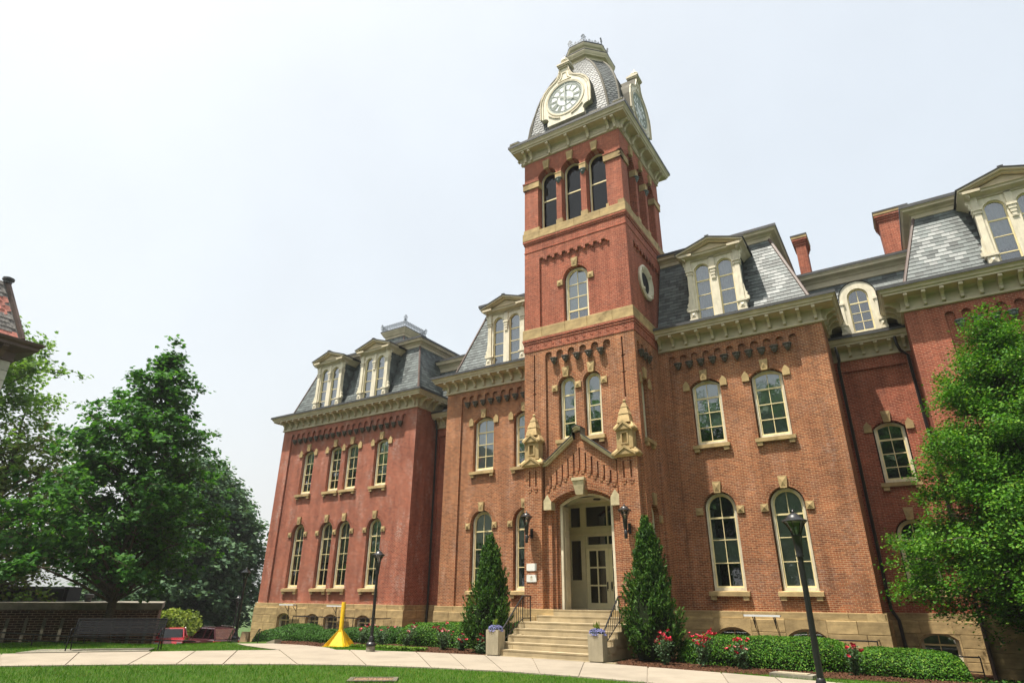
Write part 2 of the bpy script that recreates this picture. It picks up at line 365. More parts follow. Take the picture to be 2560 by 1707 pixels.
# ------------------------------------------------------------------ mesh helpers
class MB:
    def __init__(s):
        s.v = []; s.f = []; s.sm = False
    def add(s, vs, fs):
        o = len(s.v); s.v += [tuple(p) for p in vs]; s.f += [tuple(i + o for i in q) for q in fs]; return s
    def box(s, x0, x1, y0, y1, z0, z1):
        return s.add([(x0, y0, z0), (x1, y0, z0), (x1, y1, z0), (x0, y1, z0), (x0, y0, z1), (x1, y0, z1), (x1, y1, z1), (x0, y1, z1)],
                     [(0, 3, 2, 1), (4, 5, 6, 7), (0, 1, 5, 4), (1, 2, 6, 5), (2, 3, 7, 6), (3, 0, 4, 7)])
    def hexa(s, p):       # 8 points: bottom loop, top loop
        return s.add(p, [(0, 3, 2, 1), (4, 5, 6, 7), (0, 1, 5, 4), (1, 2, 6, 5), (2, 3, 7, 6), (3, 0, 4, 7)])
    def plate(s, outer, holes, y0, y1, back=False, sides=True, rim=True):
        loops = [outer] + list(holes)
        flat = [p for l in loops for p in l]
        tris = tessellate_polygon([[Vector((p[0], p[1], 0)) for p in l] for l in loops])
        s.add([(p[0], y0, p[1]) for p in flat], [tuple(t) for t in tris])
        if back:
            s.add([(p[0], y1, p[1]) for p in flat], [tuple(reversed(t)) for t in tris])
        if sides:
            for l in (loops if rim else loops[1:]):
                n = len(l)
                s.add([(p[0], y0, p[1]) for p in l] + [(p[0], y1, p[1]) for p in l], [(i, (i + 1) % n, n + (i + 1) % n, n + i) for i in range(n)])
        return s
    def prism_x(s, prof, x0, x1):      # closed profile of (y, z), extruded along x
        n = len(prof)
        tris = tessellate_polygon([[Vector((p[0], p[1], 0)) for p in prof]])
        s.add([(x0, p[0], p[1]) for p in prof], [tuple(t) for t in tris])
        s.add([(x1, p[0], p[1]) for p in prof], [tuple(reversed(t)) for t in tris])
        s.add([(x0, p[0], p[1]) for p in prof] + [(x1, p[0], p[1]) for p in prof], [(i, (i + 1) % n, n + (i + 1) % n, n + i) for i in range(n)])
        return s
    def lathe(s, prof, n=16, cx=0, cy=0, z=0, capb=True, capt=True, a0=0.0):
        o = []
        for (r, h) in prof:
            for k in range(n):
                a = a0 + 2 * math.pi * k / n
                o.append((cx + r * math.cos(a), cy + r * math.sin(a), z + h))
        fs = []
        for i in range(len(prof) - 1):
            for k in range(n):
                k2 = (k + 1) % n
                fs.append((i * n + k, i * n + k2, (i + 1) * n + k2, (i + 1) * n + k))
        if capb: fs.append(tuple(reversed(range(n))))
        if capt: fs.append(tuple((len(prof) - 1) * n + k for k in range(n)))
        return s.add(o, fs)
    def tube(s, pts, rad, n=8):
        pts = [Vector(p) for p in pts]
        rads = rad if isinstance(rad, (list, tuple)) else [rad] * len(pts)
        rings = []
        up = None
        for i, p in enumerate(pts):
            d = (pts[min(i + 1, len(pts) - 1)] - pts[max(i - 1, 0)]).normalized()
            if up is None:
                a = Vector((0, 0, 1)) if abs(d.z) < 0.9 else Vector((1, 0, 0))
                up = (a - d * a.dot(d)).normalized()
            else:
                up = (up - d * up.dot(d)).normalized()
            b = d.cross(up)
            rings.append([p + (up * math.cos(2 * math.pi * k / n) + b * math.sin(2 * math.pi * k / n)) * rads[i] for k in range(n)])
        o = [q for r in rings for q in r]
        fs = [(i * n + k, i * n + (k + 1) % n, (i + 1) * n + (k + 1) % n, (i + 1) * n + k) for i in range(len(pts) - 1) for k in range(n)]
        fs.append(tuple(reversed(range(n)))); fs.append(tuple((len(pts) - 1) * n + k for k in range(n)))
        return s.add(o, fs)
    def bar(s, a, b, w, h=None):
        h = h or w
        a, b = Vector(a), Vector(b); d = (b - a).normalized()
        up = Vector((0, 0, 1)) if abs(d.z) < 0.95 else Vector((0, 1, 0))
        x = d.cross(up).normalized(); y = x.cross(d)
        q = [x * sx * w / 2 + y * sy * h / 2 for sx, sy in ((-1, -1), (1, -1), (1, 1), (-1, 1))]
        return s.hexa([a + k for k in q] + [b + k for k in q])
    def sweep(s, path, prof, closed=False):
        # path: (x, y) points, outward is to the right of travel; prof: (offset outward, z)
        n = len(path); P = [Vector((p[0], p[1])) for p in path]
        offs = []
        for i in range(n):
            if closed or 0 < i < n - 1:
                a = (P[i] - P[i - 1]).normalized(); b = (P[(i + 1) % n] - P[i]).normalized()
            elif i == 0:
                a = b = (P[1] - P[0]).normalized()
            else:
                a = b = (P[-1] - P[-2]).normalized()
            na = Vector((a.y, -a.x)); nb = Vector((b.y, -b.x))
            m = na + nb; m = m / max(1e-6, m.dot(na)) if m.length > 1e-6 else na
            offs.append(m)
        k = len(prof)
        o = [(P[i].x + offs[i].x * q[0], P[i].y + offs[i].y * q[0], q[1]) for i in range(n) for q in prof]
        fs = []
        for i in range(n if closed else n - 1):
            j = (i + 1) % n
            for t in range(k - 1):
                fs.append((i * k + t, j * k + t, j * k + t + 1, i * k + t + 1))
        return s.add(o, fs)
    def mesh(s, name, mat):
        me = bpy.data.meshes.new(name)
        me.from_pydata(s.v, [], s.f)
        me.materials.append(M[mat] if isinstance(mat, str) else mat)
        if s.sm:
            me.polygons.foreach_set('use_smooth', [True] * len(me.polygons))
            me.set_sharp_from_angle(angle=0.7)
        me.update()
        return me
    def build(s, name, mat, parent=None, loc=(0, 0, 0), rz=0.0):
        return place(name, s.mesh(name, mat), parent, loc, rz)
    def smooth(s):
        s.sm = True; return s

def place(name, me, parent=None, loc=(0, 0, 0), rz=0.0, scale=None):
    o = bpy.data.objects.new(name, me)
    col.objects.link(o)
    o.location = loc
    if rz: o.rotation_euler = (0, 0, rz)
    if scale: o.scale = scale
    if parent: o.parent = parent
    return o

def tag(o, label=None, cat=None, group=None, kind=None):
    if label: o['label'] = label
    if cat: o['category'] = cat
    if group: o['group'] = group
    if kind: o['kind'] = kind
    return o

def thing(name, label, cat, loc=(0, 0, 0), rz=0.0, group=None):
    o = bpy.data.objects.new(name, None); col.objects.link(o)
    o.empty_display_size = 0.3
    o.location = loc; o.rotation_euler = (0, 0, rz)
    return tag(o, label, cat, group)

def copy_tree(o, parent=None):
    c = o.copy(); col.objects.link(c)
    if parent: c.parent = parent
    for ch in o.children: copy_tree(ch, c)
    return c

def np_mesh(name, V, F, mat):
    """V (n,3) array, F (m,k) array of equal-size faces"""
    me = bpy.data.meshes.new(name)
    n, m, k = len(V), len(F), F.shape[1]
    me.vertices.add(n); me.vertices.foreach_set('co', V.astype(np.float32).ravel())
    me.loops.add(m * k); me.loops.foreach_set('vertex_index', F.astype(np.int32).ravel())
    me.polygons.add(m); me.polygons.foreach_set('loop_start', np.arange(0, m * k, k, dtype=np.int32)); me.polygons.foreach_set('loop_total', np.full(m, k, dtype=np.int32))
    me.materials.append(M[mat]); me.update(calc_edges=True)
    return me

def unit_rows(a):
    return a / np.maximum(1e-9, np.linalg.norm(a, axis=1, keepdims=True))

LEAF_SHAPES = {
    'oval': np.array([(0, -.5), (.30, -.1), (.24, .25), (0, .5), (-.24, .25), (-.30, -.1)]),
    'maple': np.array([(0, -.42), (.22, -.30), (.50, -.05), (.26, .06), (.34, .36), (.10, .24), (0, .55), (-.10, .24), (-.34, .36), (-.26, .06), (-.50, -.05), (-.22, -.30)]),
    'blade': np.array([(-.06, -.5), (.06, -.5), (.03, .15), (0, .5)]),
    'spray': np.array([(-.10, -.5), (.10, -.5), (.16, 0), (0, .5), (-.16, 0)]),
}
def leaves(name, mat, P, size, shape='oval', normal=None, spread=0.8, axis=None, axis_spread=0.5, fold=0.12):
    """one mesh of many small leaf faces; P (n,3) centres, normal (n,3) mean facing, axis (n,3) mean long direction"""
    n = len(P); S = LEAF_SHAPES[shape]; k = len(S)
    if normal is None: normal = np.tile(np.array([0, 0, 1.0]), (n, 1))
    nn = unit_rows(normal + RNG.normal(0, spread, (n, 3)))
    ax = RNG.normal(0, 1, (n, 3)) if axis is None else axis + RNG.normal(0, axis_spread, (n, 3))
    ax = unit_rows(ax - nn * (ax * nn).sum(1, keepdims=True))
    bx = np.cross(nn, ax)
    sz = (size if np.ndim(size) else np.full(n, size)) * RNG.uniform(0.7, 1.25, n)
    V = P[:, None, :] + sz[:, None, None] * (S[None, :, 0, None] * bx[:, None, :] + S[None, :, 1, None] * ax[:, None, :] + (np.abs(S[None, :, 0, None]) * -fold * 2) * nn[:, None, :])
    F = np.arange(n * k).reshape(n, k)
    return np_mesh(name, V.reshape(-1, 3), F, mat)

# ================================================================== THE HALL
hall = thing('brick_hall', 'long red brick college hall with a clock tower and slate mansard roofs', 'building')

class Frame:                      # a wall plane: local x runs along it, local y goes into the wall
    def __init__(s, ox, oy, rz=0.0):
        s.o = (ox, oy); s.rz = rz; s.c = math.cos(rz); s.s = math.sin(rz)
    def at(s, u, v=0.0, z=0.0):
        return (s.o[0] + u * s.c - v * s.s, s.o[1] + u * s.s + v * s.c, z)
TF = Frame(0, 0)                          # tower, front
TS = Frame(2.87, 0, R(90))                # tower, right side
TLs = Frame(-2.87, 5.74, R(-90))          # tower, left side
WF = Frame(0, 3.2)                        # wings, front
LP = Frame(-19.6, 4.0)                    # left pavilion
RP = Frame(20.0, 4.0)                     # right pavilion

def hb(mb, name, mat, fr, u=0.0, v=0.0, z=0.0, parent=None):
    return mb.build(name, mat, parent or hall, fr.at(u, v, z), fr.rz)

def arch_pts(cx, w, zs, rise, n=14):
    a = w / 2
    rr = (a * a + rise * rise) / (2 * rise)
    out = []
    for i in range(n + 1):
        if abs(rise - a) < 1e-6:
            t = math.pi * i / n; x = a * math.cos(t); z = a * math.sin(t)
        else:
            x = a - 2 * a * i / n; z = math.sqrt(max(0, rr * rr - x * x)) - (rr - rise)
        out.append((cx + x, zs + z))
    return out

def outline(w, z0, zs, rise, cx=0.0, n=14):
    return [(cx - w / 2, z0), (cx + w / 2, z0)] + arch_pts(cx, w, zs, rise, n)

def arch_z(x, w, zs, rise):
    a = w / 2; rr = (a * a + rise * rise) / (2 * rise)
    return zs + math.sqrt(max(0, rr * rr - x * x)) - (rr - rise)

def rect(x0, x1, z0, z1):
    return [(x0, z0), (x1, z0), (x1, z1), (x0, z1)]

CACHE = {}
def cached(key, fn):
    if key not in CACHE: CACHE[key] = fn()
    return CACHE[key]

def gem_block(w0, w1, h, proud, dz=0.0):
    """block with a raised diamond-point face; bottom width w0, top width w1; centred on x, z from 0 to h"""
    mb = MB()
    p = proud
    b = [(-w0 / 2, 0), (w0 / 2, 0), (w1 / 2, h), (-w1 / 2, h)]
    mb.add([(x, 0.02, z) for x, z in b] + [(x, -p, z) for x, z in b] + [(x * 0.8, -p, h * .5 + (z - h * .5) * .8) for x, z in b] + [(0, -p - 0.05, h * .5)],
           [(0, 1, 5, 4), (1, 2, 6, 5), (2, 3, 7, 6), (3, 0, 4, 7), (4, 5, 9, 8), (5, 6, 10, 9), (6, 7, 11, 10), (7, 4, 8, 11), (8, 9, 12), (9, 10, 12), (10, 11, 12), (11, 8, 12)])
    return mb

def arch_ring(w, zs, rise, thick=0.23, n=22, proud=0.015):
    """separate brick voussoirs over an opening"""
    mb = MB(); a = w / 2
    rr = (a * a + rise * rise) / (2 * rise); cz = zs + rise - rr
    th0 = math.asin(min(1, a / rr)) if rise < a - 1e-6 else math.pi / 2
    m = max(6, int(n * th0 / (math.pi / 2) * (rr / 0.65)))
    for k in range(2):
        r0 = rr + k * thick / 2 + 0.006; r1 = rr + (k + 1) * thick / 2 - 0.006
        for i in range(m):
            t0 = -th0 + 2 * th0 * (i + 0.07) / m; t1 = -th0 + 2 * th0 * (i + 0.93) / m
            q = [(r * math.sin(t), cz + r * math.cos(t)) for r, t in ((r0, t0), (r0, t1), (r1, t1), (r1, t0))]
            mb.hexa([(x, 0.01, z) for x, z in q] + [(x, -proud, z) for x, z in q])
    return mb

def window(fr, u, v, w, z0, zs, rise, cols=2, bars=(), thick_bar=0, blind='full', sill=True, key=True, impost='block', imp_sides=(-1, 1), trim='white_trim', ring=True, name='window', parent=None, brick='brick_orange', gl='glass', curtain='blind', tw=0.085, sw=0.05):
    """trim is the part; sash, panes, blind, sill, keystone and impost blocks are its pieces. v = depth of the brick face."""
    zt = zs + rise
    k = (w, z0, zs, rise)
    def mk_trim():
        mb = MB()
        mb.plate(outline(w, z0, zs, rise), [outline(w - 2 * tw, z0 + tw * 1.3, zs, rise - tw if rise < w / 2 - 1e-6 else w / 2 - tw)], 0.20, 0.34)
        return mb.mesh('window', trim)
    wo = place(name, cached(('trim',) + k + (trim,), mk_trim), parent or hall, fr.at(u, v), fr.rz)
    w2 = w - 2 * tw; r2 = rise - tw if rise < w / 2 - 1e-6 else w2 / 2
    zb = z0 + tw * 1.3
    w3 = w2 - 2 * sw; r3 = r2 - sw if rise < w / 2 - 1e-6 else w3 / 2
    def mk_sash():
        mb = MB()
        mb.plate(outline(w2, zb, zs, r2), [outline(w3, zb + sw * 1.4, zs, r3)], 0.255, 0.325)
        for c in range(1, cols):
            x = -w3 / 2 + w3 * c / cols
            mb.box(x - 0.014, x + 0.014, 0.262, 0.30, zb, arch_z(x, w3, zs, r3) + 0.01)
        for i, b in enumerate(bars):
            h = 0.035 if i == thick_bar else 0.017
            mb.box(-w3 / 2 - 0.01, w3 / 2 + 0.01, 0.25, 0.31, b - h, b + h)
        return mb.mesh('sash', 'sash')
    place('sash', cached(('sash', cols, tuple(bars)) + k, mk_sash), wo)
    zz = sorted(bars); lev = [zb + sw] + zz
    for i, a0 in enumerate(lev):
        top = i == len(lev) - 1
        for c in range(cols):
            xa, xb = -w3 / 2 + w3 * c / cols, -w3 / 2 + w3 * (c + 1) / cols
            def mk():
                mb = MB()
                if top:
                    pts = [(xa, a0), (xb, a0)] + [(xb + (xa - xb) * t / 8, arch_z(xb + (xa - xb) * t / 8, w3, zs, r3)) for t in range(9)]
                else:
                    pts = rect(xa, xb, a0, lev[i + 1])
                mb.plate(pts, [], 0.285, 0.29, sides=False)
                return mb.mesh('pane', gl)
            place('pane', cached(('pane', gl, i, c, cols, tuple(bars)) + k, mk), wo)
    if blind:
        spans = {'full': [(zb, 1.0, 1.0)], 'half': [(zb + (zt - zb) * 0.36, 1.0, 1.0)], 'low': [(zb + (zt - zb) * .58, 1, 1)], 'top': [(zb + (zt - zb) * 0.22, 1.0, 1.0)], 'mid': [(zb + (zt - zb) * 0.24, 0.52, 1.0)], 'up': [(zs - 0.15, 1, 1)]}.get(blind, [])
        for (b0, f1, _) in spans:
            mb = MB()
            if f1 < 1:
                n = 10
                mb.add([(-w3 / 2 - .03 + (w3 + .06) * i / n, 0.40 + 0.004 * (i % 2), z) for z in (b0, zb + (zt - zb) * f1) for i in range(n + 1)], [(i, i + 1, n + 2 + i, n + 1 + i) for i in range(n)])
            else:
                mb.plate(outline(w2, b0, max(zs, b0 + .02), r2), [], 0.40, 0.41, sides=False)
            mb.build('blind', curtain, wo)
        if blind in ('sides', 'mid', 'half', 'low'):
            mb = MB(); n = 8
            for sx in (-1, 1):
                x0 = sx * (w2 / 2); x1 = sx * (w2 / 2 - 0.16)
                mb.add([(x0 + (x1 - x0) * i / n, 0.44 + 0.02 * (i % 2), z) for z in (zb, zs) for i in range(n + 1)], [(i, i + 1, n + 2 + i, n + 1 + i) for i in range(n)])
            mb.build('curtain', 'curtain', wo)
    if sill:
        mb = MB()
        mb.hexa([(-w / 2 - 0.17, -0.17, z0 - 0.21), (w / 2 + 0.17, -0.17, z0 - 0.21), (w / 2 + 0.17, 0.2, z0 - 0.21), (-w / 2 - 0.17, 0.2, z0 - 0.21),
                 (-w / 2 - 0.17, -0.17, z0 - 0.05), (w / 2 + 0.17, -0.17, z0 - 0.05), (w / 2 + 0.17, 0.2, z0 - 0.003), (-w / 2 - 0.17, 0.2, z0 - 0.003)])
        place('sill', cached(('sill',) + k, lambda: mb.mesh('sill', 'stone')), wo)
        for sx in (-1, 1):
            x = sx * (w / 2 + 0.0)
            place('sill_block', cached('sillblock', lambda: MB().box(-0.11, 0.11, -0.13, 0.02, -0.15, -0.002).mesh('sill_block', 'stone')), wo, (x, 0, z0 - 0.21))
    ow = w + 0.10
    if key:
        place('keystone', cached('key', lambda: gem_block(0.26, 0.36, 0.48, 0.10).mesh('keystone', 'stone')), wo, (0, 0, zt - 0.02))
    if impost == 'block':
        for sx in imp_sides:
            place('impost_block', cached('impost', lambda: gem_block(0.30, 0.30, 0.30, 0.07).mesh('impost_block', 'stone')), wo, (sx * (ow / 2 + 0.17), 0, zs - 0.26))
    elif impost == 'shoulder':
        for sx in imp_sides:
            def mk(sx=sx):
                mb = MB()
                pts = [(0, -0.13), (0.30, -0.13), (0.30, 0.16), (0.14, 0.34), (0.0, 0.14)]
                pts = [(sx * x, z) for x, z in pts]
                mb.plate(pts, [], -0.075, 0.02)
                return mb.mesh('impost_block', 'stone')
            place('impost_block', cached(('shoulder', sx), mk), wo, (sx * (ow / 2 + 0.012), 0, zs - 0.02))
    if ring:
        r0 = rise + 0.06 if rise < w / 2 - 1e-6 else (ow / 2)
        o = place('brick_arch', cached(('ring', brick) + k, lambda: arch_ring(ow, zs, r0).mesh('brick_arch', brick)), wo)
        o['kind'] = 'stuff'
    return wo

def opening(u, w, z0, zs, rise):
    ow = w + 0.10
    return outline(ow, z0 - 0.03, zs, rise + 0.06 if rise < w / 2 - 1e-6 else ow / 2, u)

def arcade_panel(cx, n, pitch, r, zb, zs, zc):
    """recessed panel whose head is a row of small arches with pendants between them"""
    c0 = cx - (n - 1) / 2 * pitch
    xl, xr = c0 - r, c0 + (n - 1) * pitch + r
    pts = [(xl, zb), (xr, zb)]
    for i in reversed(range(n)):
        c = c0 + i * pitch
        for k in range(9):
            t = math.pi * k / 8
            pts.append((c + r * math.cos(t), zs + r * math.sin(t)))
        if i > 0:
            pts += [(c - r, zc), (c - pitch + r, zc)]
    return pts, xl, xr, [c0 + (i + 0.5) * pitch for i in range(n - 1)]

def corbel_mesh(mat):
    mb = MB()
    rows = [(0.0, 0.19, 0.17), (-0.05, 0.19, 0.17), (-0.07, 0.15, 0.13), (-0.16, 0.14, 0.12), (-0.24, 0.09, 0.075), (-0.31, 0.045, 0.05), (-0.335, 0.012, 0.012)]
    o = []
    for z, hw, d in rows:
        o += [(-hw, 0.03, z), (-hw * 0.9, -d * 0.7, z), (-hw * 0.35, -d, z), (hw * 0.35, -d, z), (hw * 0.9, -d * 0.7, z), (hw, 0.03, z)]
    fs = [(i * 6 + k, i * 6 + k + 1, (i + 1) * 6 + k + 1, (i + 1) * 6 + k) for i in range(len(rows) - 1) for k in range(5)] + [(0, 1, 2, 3, 4, 5)]
    mb.add(o, fs)
    mb.box(-0.03, 0.03, -0.15, -0.10, -0.20, -0.09)
    return mb.mesh('corbel', mat)

def wall(fr, name, mat, x0, x1, z0, z1, panel, wins, d=0.12, extra=(), reveal=0.42, corbels=None, cz=0, cmat='corbel_dark', inner=None, mat2=None):
    mb = MB().plate(rect(x0, x1, z0, z1), [panel] + list(extra) if panel else [w for w in wins] + list(extra), 0.0, d if panel else reveal, rim=False)
    wo = hb(mb, name, mat, fr)
    if panel:
        xs = [p[0] for p in panel]; zs = [p[1] for p in panel]
        mb = MB().plate(rect(min(xs) - 0.05, max(xs) + 0.05, z0 - 0.0, max(zs) + 0.05), wins, d, d + reveal, rim=False)
        o = mb.build('recessed_panel', mat2 or mat, wo)
    for x in extra:
        mb = MB().plate([(p[0] , p[1]) for p in rect(min(q[0] for q in x) - .02, max(q[0] for q in x) + .02, min(q[1] for q in x) - .02, max(q[1] for q in x) + .02)], [], d - 0.002, d, sides=False)
        mb.build('recess_back', mat2 or mat, wo)
    if corbels:
        me = cached(('corbel', cmat), lambda: corbel_mesh(cmat))
        for x in corbels:
            place('corbel', me, wo, (x, 0.0, cz))
    return wo

# ---- wings
def wing(sign):
    pan, xl, xr, cb = arcade_panel(sign * 6.225, 11, 0.543, 0.165, 1.2, 12.27, 12.03)
    x0, x1 = (2.87, 10.17) if sign > 0 else (-10.17, -2.87)
    cs = [4.885 * sign, 7.57 * sign]
    lo = dict(w=1.28, z0=1.97, zs=5.25, rise=0.64)
    up = dict(w=1.28, z0=8.05, zs=10.78, rise=0.26)
    wins = [opening(c, **lo) for c in cs] + [opening(c, **up) for c in cs]
    nm = 'right_wing_wall' if sign > 0 else 'left_wing_wall'
    wall(WF, nm, 'brick_orange', x0, x1, 1.2, 12.75, pan, wins, corbels=cb, cz=12.03)
    for i, c in enumerate(cs):
        window(WF, c, 0.12, bars=(4.86, 3.96, 3.04), blind=('mid' if i == 0 else 'full') if sign > 0 else ('low' if i else 'half'), **lo)
        window(WF, c, 0.12, bars=(10.22, 9.53, 8.85), blind='top' if i == 0 else 'full', impost='shoulder', **up)
    # plain returns
    fr = Frame(10.17, 3.2, R(90)) if sign > 0 else Frame(-10.17, 14.0, R(-90))
    hb(MB().plate(rect(0, 10.8, -0.8, 12.75), [], 0, 0.3, rim=False), 'wing_return_wall', 'brick_orange', fr)
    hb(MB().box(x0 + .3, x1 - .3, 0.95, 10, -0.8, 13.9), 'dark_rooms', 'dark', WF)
wing(1); wing(-1)

# ---- pavilions
def pavilion(fr, mat, ccol, left):
    pan, xl, xr, cb = arcade_panel(0, 20, 0.559, 0.165, 1.2, 12.24, 11.96)
    hw = 6.375 if left else 6.8
    lo = dict(w=1.10, z0=2.10, zs=5.52, rise=0.55)
    up = dict(w=1.10, z0=8.08, zs=10.80, rise=0.23)
    cs = (-3.47, -0.80, 0.80, 3.47)
    wins = [opening(c, **lo) for c in cs] + [opening(c, **up) for c in cs]
    wall(fr, 'left_pavilion_wall' if left else 'right_pavilion_wall', mat, -hw, hw, 1.2, 12.75, pan, wins, corbels=cb, cz=11.96, cmat=ccol)
    for i, c in enumerate(cs):
        sides = {0: (-1, 1), 1: (-1,), 2: (-1, 1), 3: (-1, 1)}[i]
        window(fr, c, 0.12, bars=(5.05, 4.10, 3.18), blind=('top', 'half', 'half', 'top')[i], imp_sides=sides, brick=mat, **lo)
        window(fr, c, 0.12, bars=(10.17, 9.42, 8.80), blind=('low', 'up', 'half', 'top')[i], impost='shoulder', imp_sides=sides, brick=mat, **up)
    x0, y0 = fr.o
    hb(MB().plate(rect(0, 9.8, -2.4, 12.75), [], 0, 0.3, rim=False), 'pavilion_return_wall', mat, Frame(x0 + hw, y0, R(90)))
    hb(MB().plate(rect(0, 9.8, -2.4, 12.75), [], 0, 0.3, rim=False), 'pavilion_return_wall', mat, Frame(x0 - hw, y0 + 9.8, R(-90)))
    hb(MB().plate(rect(-hw, hw, -2.4, 12.75), [], 9.8, 9.81, rim=False), 'pavilion_rear_wall', mat, fr)
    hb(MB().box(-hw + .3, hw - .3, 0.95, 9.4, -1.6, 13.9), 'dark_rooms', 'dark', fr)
pavilion(LP, 'brick_stained', 'corbel_dark', True)
pavilion(RP, 'brick_red', 'corbel_teal', False)

# ---- connectors between wings and pavilions
def connector(cx, right):
    fr = Frame(cx, 6.0)
    hw = 1.56
    lo = dict(w=1.14, z0=2.0, zs=4.12, rise=0.57); up = dict(w=1.14, z0=6.22, zs=8.50, rise=0.25)
    wins = [opening(0, **lo), opening(0, **up)]
    pan = rect(-hw + .32, hw - .32, 1.2, 11.2)
    wall(fr, 'connector_wall', 'brick_red', -hw, hw, 1.2, 11.72, pan, wins)
    if right:
        window(fr, 0, 0.12, bars=(3.9, 3.2, 2.6), blind=None, brick='brick_red', **lo)
        window(fr, 0, 0.12, bars=(8.02, 7.42, 6.85), blind=None, impost='shoulder', brick='brick_red', **up)
    hb(MB().box(-hw, hw, 0.8, 6, -1.2, 13), 'dark_rooms', 'dark', fr)
    prof = [(0, 11.68), (.09, 11.70), (.09, 11.78), (.05, 11.81), (.05, 12.22), (.12, 12.26), (.50, 12.28), (.50, 12.36), (.56, 12.40), (.60, 12.52), (.64, 12.58), (.64, 12.64)]
    c = MB().sweep([(cx - hw, 6.0), (cx + hw, 6.0)], prof).build('connector_cornice', 'cream', hall)
    MB().sweep([(cx - hw, 6.0), (cx + hw, 6.0)], [(.60, 12.565), (.66, 12.57), (.66, 12.69), (-.5, 12.98)]).build('gutter', 'lead', c)
    for i in range(6):
        x = cx - hw + .24 + (2 * hw - .48) * i / 5
        place('bracket', bracket_me(), c, (x, 6.0 - 0.05, 12.26), 0, (0.95, 0.82, 0.88))
    # mansard slope and upper cornice
    MB().add([(cx - hw - .6, 6.45, 12.9), (cx + hw + .6, 6.45, 12.9), (cx + hw + .9, 7.3, 16.2), (cx - hw - .9, 7.3, 16.2)], [(0, 1, 2, 3)]).build('connector_roof', 'slate', hall)
    up_c = MB().sweep([(cx - hw - 1.1, 7.25), (cx + hw + 1.1, 7.25)], [(0, 16.12), (.06, 16.15), (.06, 16.42), (.12, 16.45), (.16, 16.58), (.40, 16.62), (.40, 16.70), (.46, 16.80), (.46, 16.86)]).build('upper_cornice', 'cream', hall)
    MB().sweep([(cx - hw - 1.1, 7.25), (cx + hw + 1.1, 7.25)], [(.42, 16.80), (.485, 16.81), (.485, 16.94), (-2.5, 17.25), (-8, 17.3)]).build('flat_roof', 'lead', up_c)
    if right:
        d = arched_dormer(cx)

def bracket_me():
    def mk():
        prof = [(0.02, 0.06), (-0.50, 0.06), (-0.52, 0.0), (-0.51, -0.07), (-0.45, -0.09), (-0.40, -0.075), (-0.31, -0.13), (-0.19, -0.22), (-0.14, -0.31), (-0.13, -0.42), (-0.10, -0.46), (0.02, -0.46)]
        mb = MB().prism_x(prof, -0.065, 0.065)
        mb.prism_x([(-0.50, -0.01), (-0.545, -0.02), (-0.555, -0.05), (-0.54, -0.085), (-0.47, -0.10)], -0.075, 0.075)
        mb.box(-0.05, 0.05, -0.155, -0.12, -0.44, -0.34)
        return mb.mesh('bracket', 'cream')
    return cached('bracket', mk)

def arched_dormer(cx):
    y = 5.95
    mb = MB()
    out = [(-.52, 12.95), (.52, 12.95)] + arch_pts(0, 1.50, 14.75, 0.75, 16)
    out = [(-.75, 12.95), (.75, 12.95)] + arch_pts(0, 1.50, 14.75, 0.75, 16)
    mb.plate(out, [outline(0.86, 13.0, 14.72, 0.43)], 0, 1.6)
    dm = mb.build('arched_dormer', 'white_trim', hall, (cx, y, 0))
    mb = MB(); pts = arch_pts(0, 1.56, 14.75, 0.78, 16); n = len(pts)
    mb.add([(p[0], -.05, p[1]) for p in pts] + [(p[0], 1.6, p[1]) for p in pts], [(i, i + 1, n + i + 1, n + i) for i in range(n - 1)]).build('dormer_hood', 'lead', dm)
    mb = MB().plate(outline(0.86, 13.0, 14.72, 0.43), [outline(0.74, 13.08, 14.72, 0.37)], 0.12, 0.2)
    mb.box(-.015, .015, .13, .17, 13.05, 15.1)
    for z, h in ((14.45, .03), (13.95, .015), (13.5, .015)): mb.box(-.4, .4, .12, .18, z - h, z + h)
    mb.build('sash', 'sash', dm)
    for i, (a, b) in enumerate(((13.05, 13.5), (13.5, 13.95), (13.95, 14.45))):
        for s in (0, 1): MB().plate(rect(-.4 + .4 * s, .4 * s, a, b), [], .15, .155, sides=False).build('pane', 'glass', dm)
    MB().plate([(-.4, 14.45), (.4, 14.45)] + arch_pts(0, .8, 14.72, .4), [], .15, .155, sides=False).build('pane', 'glass', dm)
    MB().box(-.45, .45, .35, .4, 13, 15.15).build('dark_room', 'dark', dm)
    for s in (-1, 1):
        MB().box(s * .78 - .16, s * .78 + .16, -.12, .12, 12.92, 13.02).box(s * .78 - .13, s * .78 + .13, -.1, .12, 13.02, 13.34).box(s * .78 - .17, s * .78 + .17, -.14, .12, 13.34, 13.42).add([(s * .78 - .09, -.10, 13.07), (s * .78 + .09, -.10, 13.07), (s * .78 + .09, -.10, 13.29), (s * .78 - .09, -.10, 13.29), (s * .78, -.15, 13.18)], [(0, 1, 4), (1, 2, 4), (2, 3, 4), (3, 0, 4)]).build('pedestal', 'white_trim', dm)
        MB().box(s * .74 - .10, s * .74 + .10, -.06, .1, 13.42, 14.42).box(s * .74 - .15, s * .74 + .15, -.10, .1, 14.42, 14.52).build('pilaster', 'white_trim', dm)
        MB().prism_x([(0, 13.5), (0, 14.4), (-.02, 14.4), (-.05, 13.9), (-.1, 13.7), (-.03, 13.6), (-.1, 13.5)], -.03, .03).build('scroll', 'white_trim', dm, (s * .92, 0, 0))
    return dm
connector(11.70, True)
connector(-11.70, False)

